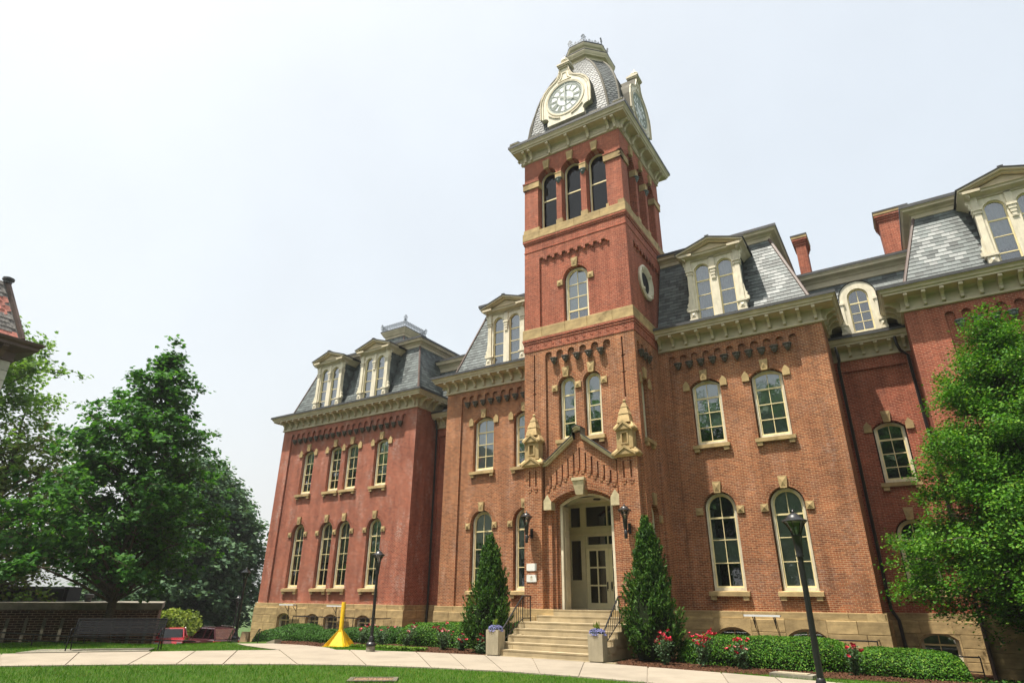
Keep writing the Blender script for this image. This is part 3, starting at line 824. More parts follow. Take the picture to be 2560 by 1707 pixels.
# ---- main cornices of wings and pavilions
PROF = [(0, 12.70), (.10, 12.72), (.10, 12.80), (.06, 12.84), (.06, 13.28), (.13, 13.32), (.60, 13.35), (.60, 13.43), (.66, 13.46), (.68, 13.54), (.76, 13.61), (.76, 13.68)]
GUT = [(.70, 13.60), (.785, 13.61), (.785, 13.74), (-.36, 14.16)]
def cornice(path, nm, front, n, side=()):
    c = MB().sweep(path, PROF).build(nm, 'cream', hall)
    MB().sweep(path, GUT).build('gutter', 'lead', c)
    MB().sweep(path, [(.16, 13.318), (.58, 13.338)]).build('soffit', 'cream_soffit', c)
    (xa, xb, y) = front
    for i in range(n):
        place('bracket', bracket_me(), c, (xa + (xb - xa) * i / (n - 1), y - .06, 13.30), 0, (1, 1.0, 1))
    for (x, y0, y1, m, rz) in side:
        for i in range(m):
            place('bracket', bracket_me(), c, (x, y0 + (y1 - y0) * i / max(1, m - 1), 13.30), rz)
    return c
cornice([(2.90, 3.2), (10.17, 3.2), (10.17, 12)], 'wing_cornice', (3.05, 10.0, 3.2), 12, [(10.23, 3.45, 5.3, 4, R(90))])
cornice([(-10.17, 12), (-10.17, 3.2), (-2.90, 3.2)], 'wing_cornice', (-10.0, -3.05, 3.2), 12, [(-10.23, 3.45, 5.3, 4, R(-90))])
cornice([(-25.975, 13.8), (-25.975, 4.0), (-13.225, 4.0), (-13.225, 13.8)], 'pavilion_cornice', (-25.8, -13.4, 4.0), 20, [(-13.165, 4.25, 5.5, 3, R(90))])
cornice([(13.2, 13.8), (13.2, 4.0), (26.8, 4.0), (26.8, 13.8)], 'pavilion_cornice', (13.38, 26.6, 4.0), 22, [(13.14, 4.25, 5.5, 3, R(-90))])

# ---- slate mansards
SLATES = []            # (distance, matrix, pale) candidates, the 300 nearest become parts of their own
def slate_face(p0, p1, p2, p3, dormers=(), pale=None, exp_=0.215, wid=0.30, indiv=True):
    """p0-p1 bottom left-right, p3-p2 top; slates laid in courses; dormers = (x0, x1, ztop) gaps in world x"""
    p0, p1, p2, p3 = map(Vector, (p0, p1, p2, p3))
    ux = (p1 - p0).normalized()
    n = ux.cross(p3 - p0).normalized()
    if n.z < 0 and abs(n.z) > 1e-6: pass
    uy = n.cross(ux).normalized()
    if uy.z < 0: uy = -uy
    nrm = ux.cross(uy)
    H = (p3 - p0).dot(uy)
    xl0, xl1 = 0.0, (p3 - p0).dot(ux)
    xr0, xr1 = (p1 - p0).dot(ux), (p2 - p0).dot(ux)
    rows = int(H / exp_ + 0.5); e = H / rows
    out = []
    for r in range(rows):
        t = (r + 0.5) / rows
        a = xl0 + (xl1 - xl0) * t; b = xr0 + (xr1 - xr0) * t
        off = (0.5 if r % 2 else 0.0) * wid
        k0 = int(math.floor((a - off) / wid))
        for k in range(k0, int((b - off) / wid) + 1):
            x0 = max(a, off + k * wid); x1 = min(b, off + (k + 1) * wid)
            if x1 - x0 < 0.05: continue
            c = p0 + ux * ((x0 + x1) / 2) + uy * (e * r)
            if any(d[0] < c.x < d[1] and c.z < d[2] for d in dormers): continue
            full = x1 - x0 > wid * 0.98
            out.append((c, x1 - x0, full, pale(r, k, rows) if pale else False))
    w = Matrix((ux, uy, nrm)).transposed().to_4x4()
    return out, w, e

def slate_unit(wid, e, mat):
    g = 0.004
    def mk():
        mb = MB()
        x = wid / 2 - g
        j = random.uniform(-.004, .004)
        mb.hexa([(-x, -0.012, 0.013), (x, -0.012 + j, 0.013), (x, e + 0.03, -0.004), (-x, e + 0.03, -0.004), (-x, -0.012, 0.030), (x, -0.012 + j, 0.030), (x, e + 0.03, 0.006), (-x, e + 0.03, 0.006)])
        return mb.mesh('slate', mat)
    return cached(('slate', round(wid, 3), round(e, 4), mat), mk)

def mansard(name, faces, base_mat='slate'):
    """faces: list of (quad, dormers, pale fn). Returns the roof part holding its slates"""
    mb = MB()
    for q, dm, pl in faces:
        mb.add(q, [(0, 1, 2, 3)])
    roof = mb.build(name, 'lead', hall)
    rest = {'slate': MB(), 'slate_pale': MB()}
    for q, dm, pl in faces:
        sl, w, e = slate_face(*q, dormers=dm, pale=pl)
        for c, wd, full, pale in sl:
            mat = 'slate_pale' if pale else 'slate'
            d = (c - CAM).length
            mx = Matrix.Translation(c) @ w
            SLATES.append((d if full else 1e9, mx, wd, e, mat, roof, rest[mat]))
    return roof, rest

ROOFS = []
def pale_wing(r, k, rows):
    j = k - 13
    f = r / rows
    zig = [0, 1, 2, 3, 3, 2, 1, 2, 3, 2, 1, 0, 0, 1, 2, 3, 2, 1, 0, 1, 2]
    if j < -1 or j > 5: return False
    q = (r + j * 2) % 8; q2 = (r - j * 2) % 8
    return (q in (0,) or q2 in (3,)) and (j + r) % 3 != 2
def zz(base, amp=2):
    def fn(r, k, rows):
        t = r % 12
        p = t if t < 6 else 12 - t
        j = k - base
        return (abs(j - p * amp / 3.0 + (0.5 if r % 2 else 0)) < 0.62) or (4 < t < 8 and abs(j - (4 * amp / 3.0 - (abs(t - 6)) * 0.7)) < 0.5)
    return fn
def diamonds(base, span=5):
    def fn(r, k, rows):
        x = k - base + (0.5 if r % 2 else 0)
        if not (0 <= x <= span): return False
        m = (x * 2 + r) % 6; n = (x * 2 - r) % 6
        return (m < 1.0 or n < 1.0) and 2 < r < rows - 3
    return fn

zb, zw, zp = 14.16, 18.27, 17.63
dq = (6.0 - 1.33, 6.0 + 1.33, 17.3)
ROOFS.append(mansard('right_wing_roof', [
    ([(2.87, 3.53, zb), (9.86, 3.53, zb), (8.54, 4.83, zw), (2.87, 4.83, zw)], [dq], zz(16)),
    ([(9.86, 3.53, zb), (9.86, 12, zb), (8.54, 12, zw), (8.54, 4.83, zw)], [], None)]))
ROOFS.append(mansard('left_wing_roof', [
    ([(-9.86, 3.53, zb), (-2.87, 3.53, zb), (-2.87, 4.83, zw), (-8.54, 4.83, zw)], [(-7.33, -4.67, 17.3)], None),
    ([(-9.86, 12, zb), (-9.86, 3.53, zb), (-8.54, 4.83, zw), (-8.54, 12, zw)], [], None)]))
def pav_roof(name, x0, x1, dorm, pl):
    a, b = x0 + .33, x1 - .33; c, d = x0 + 1.37, x1 - 1.37
    y0, y1 = 4.33, 5.37; yb = 13.47; yt = 12.43
    ROOFS.append(mansard(name, [
        ([(a, y0, zb), (b, y0, zb), (d, y1, zp), (c, y1, zp)], dorm, pl),
        ([(b, y0, zb), (b, yb, zb), (d, yt, zp), (d, y1, zp)], [], None),
        ([(a, yb, zb), (a, y0, zb), (c, y1, zp), (c, yt, zp)], [], None)]))
    for (p, q) in (((b, y0, zb), (d, y1, zp)), ((a, y0, zb), (c, y1, zp))):
        MB().tube([p, q], 0.075, 6).build('hip_flashing', 'copper', ROOFS[-1][0])
    upper_cornice([(c, yt), (c, y1), (d, y1), (d, yt)], zp, 'pavilion_upper_cornice', (c, d, y1, yt))
def upper_cornice(path, z, nm, lid):
    prof = [(0.0, z - .04), (.06, z - .02), (.06, z + .16), (.12, z + .19), (.14, z + .27), (.36, z + .31), (.36, z + .38), (.43, z + .45), (.43, z + .50)]
    c = MB().sweep(path, prof).build(nm, 'cream', hall)
    MB().sweep(path, [(.38, z + .445), (.455, z + .45), (.455, z + .60), (-1.6, z + .66)]).build('flat_roof_edge', 'lead', c)
    a, b, y0, y1 = lid
    MB().box(a, b, y0 + .2, y1, z + .4, z + .63).build('flat_roof', 'lead', c)
upper_cornice([(2.90, 4.83), (8.54, 4.83), (8.54, 12)], zw, 'wing_upper_cornice', (2.9, 8.5, 4.83, 12))
upper_cornice([(-8.54, 12), (-8.54, 4.83), (-2.90, 4.83)], zw, 'wing_upper_cornice', (-8.5, -2.9, 4.83, 12))
for s in (1, -1):
    MB().tube([(9.86 * s, 3.53, zb), (8.54 * s, 4.83, zw)], 0.085, 6).build('hip_flashing', 'copper', ROOFS[0 if s > 0 else 1][0])
lpd = [(-19.6 + o - 1.30, -19.6 + o + 1.30, 17.0) for o in (-2.22, 2.22)]
pav_roof('left_pavilion_roof', -25.975, -13.225, lpd, None)
pav_roof('right_pavilion_roof', 13.2, 26.8, [(17.76 - 1.33, 17.76 + 1.33, 17.0)], diamonds(2, 5))
# connector slates
for cx in (11.7, -11.7):
    ROOFS.append(mansard('connector_slates', [([(cx - 2.1, 6.47, 12.92), (cx + 2.1, 6.47, 12.92), (cx + 2.3, 7.27, 16.12), (cx - 2.3, 7.27, 16.12)], [(cx - .75, cx + .75, 15.3)] if cx > 0 else [], diamonds(8, 6) if cx > 0 else None)]))

SLATES.sort(key=lambda s: s[0])
for i, (d, mx, wd, e, mat, roof, rest) in enumerate(SLATES):
    me = slate_unit(wd, e, mat)
    if i < 300:
        o = bpy.data.objects.new('slate', me); col.objects.link(o); o.parent = roof; o.matrix_basis = mx
    else:
        rest.add([mx @ v.co for v in me.vertices], [tuple(p.vertices) for p in me.polygons])
for roof, rest in ROOFS:
    for k, mb in rest.items():
        if mb.v:
            mb.build('slate_courses', k, roof)['kind'] = 'stuff'

# ---- pedimented double dormers
def dormer(fr, u, v, sc=1.0):
    z = 13.98
    dm = MB()
    hw = 1.22
    # face board with two arched lights
    dm.plate(rect(-hw + .04, hw - .04, z, 17.25), [outline(.72, z + .02, 16.70, .26, -.55), outline(.72, z + .02, 16.70, .26, .55)], 0.0, 0.25)
    o = hb(dm, 'dormer', 'white_trim', fr, u, v)
    ck = MB()
    for s in (-1, 1):
        ck.add([(s * (hw - .05), .1, z), (s * (hw - .05), .1, 17.3), (s * (hw - .05), 2.6, 17.3), (s * (hw - .05), 0.35, z)], [(0, 1, 2, 3)])
    ck.build('cheek', 'slate', o)
    for s in (-1, 1):      # slate courses on the cheeks
        mb = MB()
        for r in range(15):
            zz0 = z + r * .215; y1 = 0.35 + (zz0 - z) / (17.3 - z) * 1.6
            yy = .14; k = 0
            while yy < y1 + .2:
                y2 = min(yy + (.3 if (r % 2 == 0 or k) else .15), y1 + .3)
                x = s * (hw - .05)
                mb.hexa([(x + s * .012, yy + .004, zz0), (x + s * .012, y2 - .004, zz0), (x, y2 - .004, zz0), (x, yy + .004, zz0), (x + s * .004, yy + .004, zz0 + .24), (x + s * .004, y2 - .004, zz0 + .24), (x - s * .01, y2 - .004, zz0 + .24), (x - s * .01, yy + .004, zz0 + .24)])
                yy = y2; k += 1
                if y2 >= y1 + .29: break
        mb.build('cheek_slates', 'slate', o)['kind'] = 'stuff'
    for c in (-.55, .55):
        mb = MB().plate(outline(.72, z + .02, 16.70, .26, c), [outline(.62, z + .08, 16.70, .21, c)], .10, .18)
        for zz_, h in ((16.07, .035), (15.30, .017), (14.55, .022)): mb.box(c - .33, c + .33, .11, .16, zz_ - h, zz_ + h)
        mb.build('sash', 'sash', o)
        lv = [z + .08, 14.55, 15.30, 16.07]
        for i in range(3): MB().plate(rect(c - .31, c + .31, lv[i], lv[i + 1]), [], .14, .145, sides=False).build('pane', 'glass', o)
        MB().plate([(c - .31, 16.07), (c + .31, 16.07)] + arch_pts(c, .62, 16.70, .21), [], .14, .145, sides=False).build('pane', 'glass', o)
        # curtain behind
        n = 12
        MB().add([(c - .34 + .68 * i / n, .30 + .025 * (i % 2), zz_) for zz_ in (z, 17) for i in range(n + 1)], [(i, i + 1, n + 2 + i, n + 1 + i) for i in range(n)]).build('curtain', 'curtain', o)
    MB().box(-hw + .1, hw - .1, .5, .55, z, 17.2).build('dark_room', 'dark', o)
    for s in (-1, 1):
        x = s * 1.14
        mb = MB().box(x - .21, x + .21, -.14, .2, z - .02, z + .06).box(x - .17, x + .17, -.11, .2, z + .06, z + .45).box(x - .23, x + .23, -.16, .2, z + .45, z + .54)
        mb.add([(x - .12, -.11, z + .12), (x + .12, -.11, z + .12), (x + .12, -.11, z + .40), (x - .12, -.11, z + .40), (x, -.17, z + .26)], [(0, 1, 4), (1, 2, 4), (2, 3, 4), (3, 0, 4)])
        mb.build('pedestal', 'white_trim', o)
        MB().hexa([(x - .13, -.07, z + .54), (x + .13, -.07, z + .54), (x + .13, .2, z + .54), (x - .13, .2, z + .54), (x - .11, -.07, 16.50), (x + .11, -.07, 16.50), (x + .11, .2, 16.50), (x - .11, .2, 16.50)]).build('pilaster', 'white_trim', o)
        MB().box(x - .16, x + .16, -.10, .2, 16.45, 16.52).box(x - .13, x + .13, -.08, .2, 16.52, 16.60).box(x - .18, x + .18, -.12, .2, 16.60, 16.68).box(x - .12, x + .12, -.08, .2, 16.68, 17.25).build('capital', 'white_trim', o)
        pr = [(0, 14.52), (.20, 14.52), (.22, 14.66), (.12, 14.76), (.16, 14.86), (.08, 14.98), (.05, 15.3), (0, 15.4)]
        MB().plate([(x + s * (.12 + p[0]), p[1]) for p in pr], [], -.02, .12).build('scroll', 'white_trim', o)
        pr = [(0, 17.2), (.16, 17.2), (.18, 17.05), (.10, 16.95), (.13, 16.85), (.04, 16.72), (0, 16.7)]
        MB().plate([(x + s * (.11 + p[0]), p[1]) for p in pr], [], -.04, .12).build('scroll', 'white_trim', o)
    # centre pendant
    MB().box(-.17, .17, -.13, .05, 16.50, 16.60).box(-.13, .13, -.10, .05, 16.34, 16.50).box(-.10, .10, -.08, .05, 16.18, 16.34).box(-.075, .075, -.06, .05, 16.02, 16.18).box(-.10, .10, -.05, .05, 15.98, 16.03).box(-.12, .12, -.06, .05, 16.60, 17.2).build('pendant', 'white_trim', o)
    # pediment: entablature, raking cornice, tympanum, roof
    pe = MB()
    pe.prism_x([(.3, 17.15), (-.06, 17.15), (-.06, 17.25), (-.12, 17.28), (-.30, 17.32), (-.30, 17.40), (-.36, 17.44), (.3, 17.44)], -1.42, 1.42)
    for s in (-1, 1):
        pe.box(*sorted((s * 1.48, s * .86)), -.40, -.2, 17.34, 17.46)
    pe.plate([(-1.36, 17.44), (1.36, 17.44), (0, 17.93)], [], -.10, .1)
    t = .30
    for (dz0, dz1, yf) in ((.0, .075, -.30), (.07, .15, -.42)):
        for s in (-1, 1):
            a, b = (s * 1.62, 17.42 + dz0), (0, 17.97 + dz0)
            pe.hexa([(a[0], yf, a[1]), (b[0], yf, b[1]), (b[0], .5, b[1]), (a[0], .5, a[1]), (a[0], yf, a[1] + dz1 - dz0), (b[0], yf, b[1] + dz1 - dz0), (b[0], .5, b[1] + dz1 - dz0), (a[0], .5, a[1] + dz1 - dz0)])
    for s in (-1, 1):      # side eaves running back
        pe.hexa([(s * 1.24, -.3, 17.15), (s * 1.45, -.36, 17.36), (s * 1.45, 1.6, 17.36), (s * 1.24, 1.6, 17.15), (s * 1.24, -.3, 17.5), (s * 1.62, -.42, 17.46), (s * 1.62, 1.6, 17.46), (s * 1.24, 1.6, 17.5)])
    pe.build('pediment', 'cream', o)
    rf = MB()
    for s in (-1, 1):
        rf.hexa([(s * 1.68, -.46, 17.57), (0, -.46, 18.125), (0, 2.3, 18.125), (s * 1.68, 2.0, 17.57), (s * 1.68, -.46, 17.61), (0, -.46, 18.17), (0, 2.3, 18.17), (s * 1.68, 2.0, 17.61)])
    rf.box(-.10, .10, -.46, 2.2, 18.14, 18.21)
    rf.build('dormer_roof', 'lead', o)
    return o
dormer(WF, 6.0, -0.1); dormer(WF, -6.0, -0.1)
dormer(LP, -2.22, 0.0); dormer(LP, 2.22, 0.0)
dormer(RP, 17.76 - 20.0, 0.2); dormer(RP, 2.5, 0.2)

# ---- stone base of the building
def unit_block():
    def mk():
        mb = MB(); e = 0.5; k = .5
        # chamfered unit block, x 0..1, y 0..1 (front at 0), z 0..1
        mb.add([(0, .06, 0), (1, .06, 0), (1, .06, 1), (0, .06, 1), (.012, 0, .03), (.988, 0, .03), (.988, 0, .97), (.012, 0, .97), (0, 1, 0), (1, 1, 0), (1, 1, 1), (0, 1, 1)],
               [(4, 5, 6, 7), (0, 1, 5, 4), (1, 2, 6, 5), (2, 3, 7, 6), (3, 0, 4, 7), (0, 8, 9, 1), (1, 9, 10, 2), (2, 10, 11, 3), (3, 11, 8, 0)])
        return mb.mesh('stone_block', 'stone')
    return cached('unitblock', mk)

def stone_base(fr, x0, x1, zbot, wins=(), nm='stone_base', proud=0.14, step=0.06, courses=(0.95, 0.50, 0.05, -0.40, -0.85, -1.3, -1.75, -2.2), win_h=(-0.55, 0.40, 0.18), water=(0.95, 1.21), glass=True):
    bm = MB().box(x0 + .02, x1 - .02, .05, .5, zbot, water[1] - .01)
    # leave window gaps in the backing: build it between windows
    bm = MB()
    edges = [x0 + .02]
    for c, hwid in wins: edges += [c - hwid, c + hwid]
    edges.append(x1 - .02)
    for i in range(0, len(edges), 2):
        bm.box(edges[i], edges[i + 1], -proud + .05, .5, zbot, water[0] + .05)
    bm.box(x0 + .02, x1 - .02, -.05, .5, water[0] - .12, water[1] - .01)
    b = hb(bm, nm, 'stone', fr)
    # water table course
    n = max(1, round((x1 - x0) / 1.35)); xs = [x0 + (x1 - x0) * i / n for i in range(n + 1)]
    for i in range(n):
        place('stone_block', unit_block(), b, (xs[i] + .003, -(proud - step), water[0]), 0, (xs[i + 1] - xs[i] - .006, .3, water[1] - water[0]))
    zc = [c for c in courses if c > zbot - .3]
    for r in range(len(zc) - 1):
        zt, z0 = zc[r], zc[r + 1]
        segs = []
        cur = x0
        for c, hwid in list(wins):
            if z0 < win_h[1] + .2: segs.append((cur, c - hwid)); cur = c + hwid
        segs.append((cur, x1))
        for a, e in segs:
            L = e - a
            if L < .1: continue
            m = max(1, round(L / 1.05 + (.25 if r % 2 else 0)))
            offs = [a + L * (i + (.25 if (r % 2 and 0 < i < m) else 0)) / m for i in range(m + 1)]
            for i in range(m):
                place('stone_block', unit_block(), b, (offs[i] + .004, -proud, z0 + .004), 0, (offs[i + 1] - offs[i] - .008, .3, zt - z0 - .008))
    for c, hwid in wins:
        w = 2 * hwid - .02
        zs0, ztop = win_h[1] - .0, win_h[1]
        MB().plate(rect(c - hwid + .004, c + hwid - .004, zbot, .946), [outline(w - .12, max(zbot, -1.25) + .05, win_h[1], win_h[2] + .06, c)], -proud + .01, .3).build('window_surround', 'stone', b)
        o = MB().plate(outline(w - .12, win_h[0] - .4, win_h[1], win_h[2] + .06, c), [outline(w - .34, win_h[0] - .3, win_h[1], win_h[2] - .04, c)], .08, .2).build('basement_window', 'white_trim', b)
        MB().box(c - .018, c + .018, .12, .16, win_h[0] - .3, win_h[1] + win_h[2]).box(c - w / 2 + .1, c + w / 2 - .1, .11, .16, win_h[1] - .16, win_h[1] - .10).build('sash', 'sash', o) if False else None
        MB().plate(rect(c - w / 2 + .1, c + w / 2 - .1, win_h[0] - .4, win_h[1] + win_h[2]), [], .17, .175, sides=False).build('pane', 'glass', b)
        MB().box(c - .018, c + .018, .11, .16, win_h[0] - .3, win_h[1] + win_h[2] - .02).box(c - w / 2 + .1, c + w / 2 - .1, .10, .16, win_h[1] - .20, win_h[1] - .14).build('sash', 'sash', b)
        MB().box(c - w / 2, c + w / 2, .32, .36, win_h[0] - .5, win_h[1] + .4).build('blind', 'curtain', b)
    return b
cs4 = [(-3.47, .66), (-.80, .66), (.80, .66), (3.47, .66)]
stone_base(LP, -6.375 - .14, 6.375 + .14, -2.2, cs4)
stone_base(Frame(-13.225, 4.0, R(90)), -.13, 2.1, -1.0)
stone_base(WF, 2.87, 10.17 + .14, -.6, [(4.885, .72), (7.57, .72)])
stone_base(WF, -10.17 - .14, -2.87, -.6, [(-7.57, .72), (-4.885, .72)])
stone_base(Frame(10.17, 3.2, R(90)), -.13, 2.9, -1.0)
stone_base(Frame(11.70, 6.0), -1.56, 1.56, -1.2, [(0, .68)], win_h=(-.75, .30, .20))
stone_base(Frame(-11.70, 6.0), -1.56, 1.56, -1.0)
stone_base(RP, -6.8 - .14, 6.8, -1.3, cs4, win_h=(-.75, .30, .20))
stone_base(Frame(13.2, 6.1, R(-90)), 0, 2.1 + .13, -1.3)
stone_base(TS, -.1, 3.2, -.6)

# ---- downpipes
for pts in ([(9.95 + .42, 5.55, 12.30), (10.42, 5.55, 11.9), (10.42, 5.6, 11.65), (10.34, 5.75, 11.4), (10.34, 5.82, 2.0), (10.36, 5.72, 1.35), (10.55, 5.62, .95), (10.60, 5.62, -.9)],
            [(12.72, 5.5, 12.30), (12.74, 5.5, 11.9), (12.82, 5.6, 11.65), (13.05, 5.75, 11.45), (13.07, 5.82, 6.0), (13.07, 5.82, 2.4)],
            [(13.02, 3.95, 1.6), (13.03, 3.78, 1.1), (13.03, 3.78, -.9)],
            [(-12.98, 5.55, 12.2), (-12.98, 5.75, 11.6), (-12.98, 5.82, 1.3), (-12.98, 5.75, -.6)]):
    MB().tube(pts, .065, 8).smooth().build('downpipe', 'iron' if pts[0][1] > 4.5 else 'copper', hall)

# ---- chimneys
def chimney(x0, x1, y0, y1, z0, z1):
    c = MB().box(x0, x1, y0, y1, z0, z1 - .3).build('chimney', 'brick_red', hall)
    MB().box(x0 - .10, x1 + .10, y0 - .10, y1 + .10, z0, z0 + .22).build('flashing', 'lead', c)
    for i, e in enumerate((.04, .08, .13)):
        MB().box(x0 - e, x1 + e, y0 - e, y1 + e, z1 - .62 + i * .13, z1 - .62 + (i + 1) * .13 - .004).build('corbel_course', 'brick_red', c)
    MB().box(x0 - .15, x1 + .15, y0 - .15, y1 + .15, z1 - .23, z1 - .08).build('stone_cap', 'stone', c)
    MB().box(x0 - .17, x1 + .17, y0 - .17, y1 + .17, z1 - .078, z1).build('lead_cap', 'lead', c)
chimney(9.35, 9.86, 9.0, 10.3, 17.0, 20.44)
chimney(13.42, 14.7, 9.0, 10.4, 17.0, 20.56)

# ---- cupola on the left pavilion
def fleur(mb, x, y, z, h, ax):
    """flat wrought iron finial: stem, two side curls and a head, in the vertical plane along ax (unit xy)"""
    def p(u, v): return (x + ax[0] * u * h, y + ax[1] * u * h, z + v * h)
    w = .045 * h
    mb.bar(p(0, 0), p(0, 1.0), w)
    for s in (-1, 1):
        mb.bar(p(0, .30), p(s * .20, .40), w); mb.bar(p(s * .20, .40), p(s * .16, .52), w)
        mb.bar(p(0, .55), p(s * .26, .70), w); mb.bar(p(s * .26, .70), p(s * .12, .80), w)
        mb.bar(p(s * .05, .74), p(s * .14, .90), w); mb.bar(p(s * .14, .90), p(0, 1.04), w)
def cupola():
    cx, cy = -19.6, 8.93
    o = MB()
    zb_, zt_ = 18.2, 20.35
    a, b = 1.28, .92
    q = [(-1, -1), (1, -1), (1, 1), (-1, 1)]
    o.add([(cx + s * a, cy + t * a, zb_) for s, t in q] + [(cx + s * b, cy + t * b, zt_) for s, t in q], [(0, 1, 5, 4), (1, 2, 6, 5), (2, 3, 7, 6), (3, 0, 4, 7)])
    c = o.build('cupola', 'slate', hall)
    rest = MB()
    for i in range(4):
        (s, t), (s2, t2) = q[i], q[(i + 1) % 4]
        quad = [(cx + s * a, cy + t * a, zb_), (cx + s2 * a, cy + t2 * a, zb_), (cx + s2 * b, cy + t2 * b, zt_), (cx + s * b, cy + t * b, zt_)]
        sl, w, e = slate_face(*quad, exp_=.17, wid=.2)
        for cc, wd, full, _ in sl:
            me = slate_unit(wd, e, 'slate'); mx = Matrix.Translation(cc) @ w
            rest.add([mx @ v.co for v in me.vertices], [tuple(p.vertices) for p in me.polygons])
        MB().tube([quad[0], quad[3]], .06, 6).build('hip_flashing', 'copper', c)
    rest.build('slate_courses', 'slate', c)['kind'] = 'stuff'
    path = [(cx - b, cy - b), (cx + b, cy - b), (cx + b, cy + b), (cx - b, cy + b)]
    MB().sweep(path, [(0, zt_ - .03), (.08, zt_), (.08, zt_ + .12), (.16, zt_ + .18), (.26, zt_ + .36), (.34, zt_ + .48), (.36, zt_ + .56)], True).build('cornice', 'cream', c)
    MB().sweep(path, [(.365, zt_ + .54), (.37, zt_ + .62), (-.5, zt_ + .66), (-.92, zt_ + .66)], True).build('roof_cap', 'lead', c)
    cr = MB(); z = zt_ + .64; r = 1.22
    for i in range(4):
        (s, t), (s2, t2) = q[i], q[(i + 1) % 4]
        ax = Vector((s2 - s, t2 - t)).normalized()
        n = 13
        for k in range(n):
            f = k / n
            x, y = cx + r * (s + (s2 - s) * f), cy + r * (t + (t2 - t) * f)
            fleur(cr, x, y, z, .46 if k else .62, ax)
        for hh in (.08, .22):
            cr.bar((cx + r * s, cy + r * t, z + hh), (cx + r * s2, cy + r * t2, z + hh), .018)
    fleur(cr, cx + r, cy - r, z + .3, .62, (.7, .7))
    cr.build('cresting', 'iron_blue', c)
cupola()
MB().tube([(-8.2, 10.5, 17.2), (-8.2, 10.5, 18.55)], .05, 6).build('vent_pipe', 'lead', hall)

# ================================================================== TOWER (parts of the hall)
TC = 2.87
def slit(cx, z0, z1, crosses):
    """stepped cross-shaped slit as a thin hole outline"""
    w = .035
    pts_l, pts_r = [(cx - w, z0)], [(cx + w, z0)]
    for z in crosses:
        pts_r += [(cx + w, z - .04), (cx + .10, z - .04), (cx + .10, z + .04), (cx + w, z + .04)]
        pts_l += [(cx - w, z - .04), (cx - .07, z - .04), (cx - .07, z + .04), (cx - w, z + .04)]
    pts_r.append((cx + w, z1)); pts_l.append((cx - w, z1))
    return pts_r + pts_l[::-1]

lowT = dict(w=.78, z0=8.28, zs=10.86, rise=.39)
def tower_low(fr, side):
    pan, xl, xr, cb = arcade_panel(0 if not side else 1.22, 6 if not side else 4, .61 if not side else .52, .18 if not side else .15, 5.0 if not side else 1.2, 12.46 if not side else 12.30, 12.25 if not side else 12.05)
    if not side:
        wins = [opening(-.65, **lowT), opening(.65, **lowT)]
        wall(fr, 'tower_front_wall', 'brick_orange', -2.87, 2.87, 7.2, 12.82, [(max(-1.705, min(1.705, p[0])), max(p[1], 7.25)) for p in pan], wins,
             extra=[slit(-2.31, 9.75, 12.6, (10.6, 11.3)), slit(2.27, 9.75, 12.6, (10.9, 11.7))], corbels=cb, cz=12.25)
        for c, sd in ((-.65, (-1, 1)), (.65, (1,))):
            window(fr, c, .12, bars=(10.39, 9.71, 9.05), cols=1, blind='half' if c < 0 else 'top', imp_sides=sd, **lowT)
    else:
        sw = dict(w=.74, z0=8.05, zs=10.66, rise=.22); sl = dict(w=.84, z0=2.0, zs=4.85, rise=.42)
        wins = [opening(1.18, **sw), opening(1.18, **sl)]
        wall(fr, 'tower_side_wall', 'brick_orange', 0, 3.2, 1.2, 12.82, pan, wins, corbels=cb, cz=12.05)
        window(fr, 1.18, .12, bars=(9.9, 9.2, 8.7), cols=1, blind=None, impost='shoulder', **sw)
        window(fr, 1.18, .12, bars=(4.6, 3.8, 2.9), cols=1, blind=None, **sl)
tower_low(TF, False)
tower_low(TS, True)
hb(MB().plate(rect(0, 5.74, 1.2, 12.82), [], 0, .3, rim=False), 'tower_side_wall', 'brick_orange', TLs)
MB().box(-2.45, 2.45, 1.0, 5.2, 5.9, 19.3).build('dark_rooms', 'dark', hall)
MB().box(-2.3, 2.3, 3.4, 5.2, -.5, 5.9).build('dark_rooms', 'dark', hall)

# brick string courses and stone belts
TPATH = [(-2.87, 5.74), (-2.87, 0), (2.87, 0), (2.87, 5.74)]
MB().sweep(TPATH, [(0, 12.80), (.03, 12.82), (.03, 13.22), (.06, 13.24), (.06, 13.34), (.09, 13.36), (.09, 13.47), (0, 13.47)]).build('brick_string_course', 'brick_red', hall)
dn = MB()
for i in range(13):
    x = -2.5 + i * 5.0 / 12
    dn.box(x - .05, x + .05, -.045, .0, 13.00, 13.07).box(x - .10, x - .02, -.045, 0, 13.075, 13.12)
    dn.box(2.87, 2.915, x + 2.87 - .05, x + 2.87 + .05, 13.00, 13.07)
dn.build('brick_dentils', 'brick_red', hall)['kind'] = 'stuff'
def belt(z0, z1, proud, nm):
    b = MB().sweep(TPATH, [(0, z0), (proud - .02, z0), (proud - .02, z1 - .01), (0, z1 - .01)]).build(nm, 'stone', hall)
    random.seed(int(z0 * 10))
    for fr in (TF, TS):
        x = (-2.87 if fr is TF else 0) - proud; e = (2.87 if fr is TF else 5.74) + proud
        while x < e - .05:
            L = min(random.uniform(.75, 1.5), e - x)
            if e - x - L < .4: L = e - x
            zz_ = z1 + (random.choice((0, 0, .13)) if nm == 'stone_belt' and z0 < 15 and fr is TF and not -1.4 < x + L / 2 < 1.4 else 0)
            p = fr.at(x + .003, -proud, z0)
            place('stone_block', unit_block(), b, p, fr.rz, (L - .006, .3, zz_ - z0))
            x += L
    return b
belt(13.47, 14.02, .08, 'stone_belt')

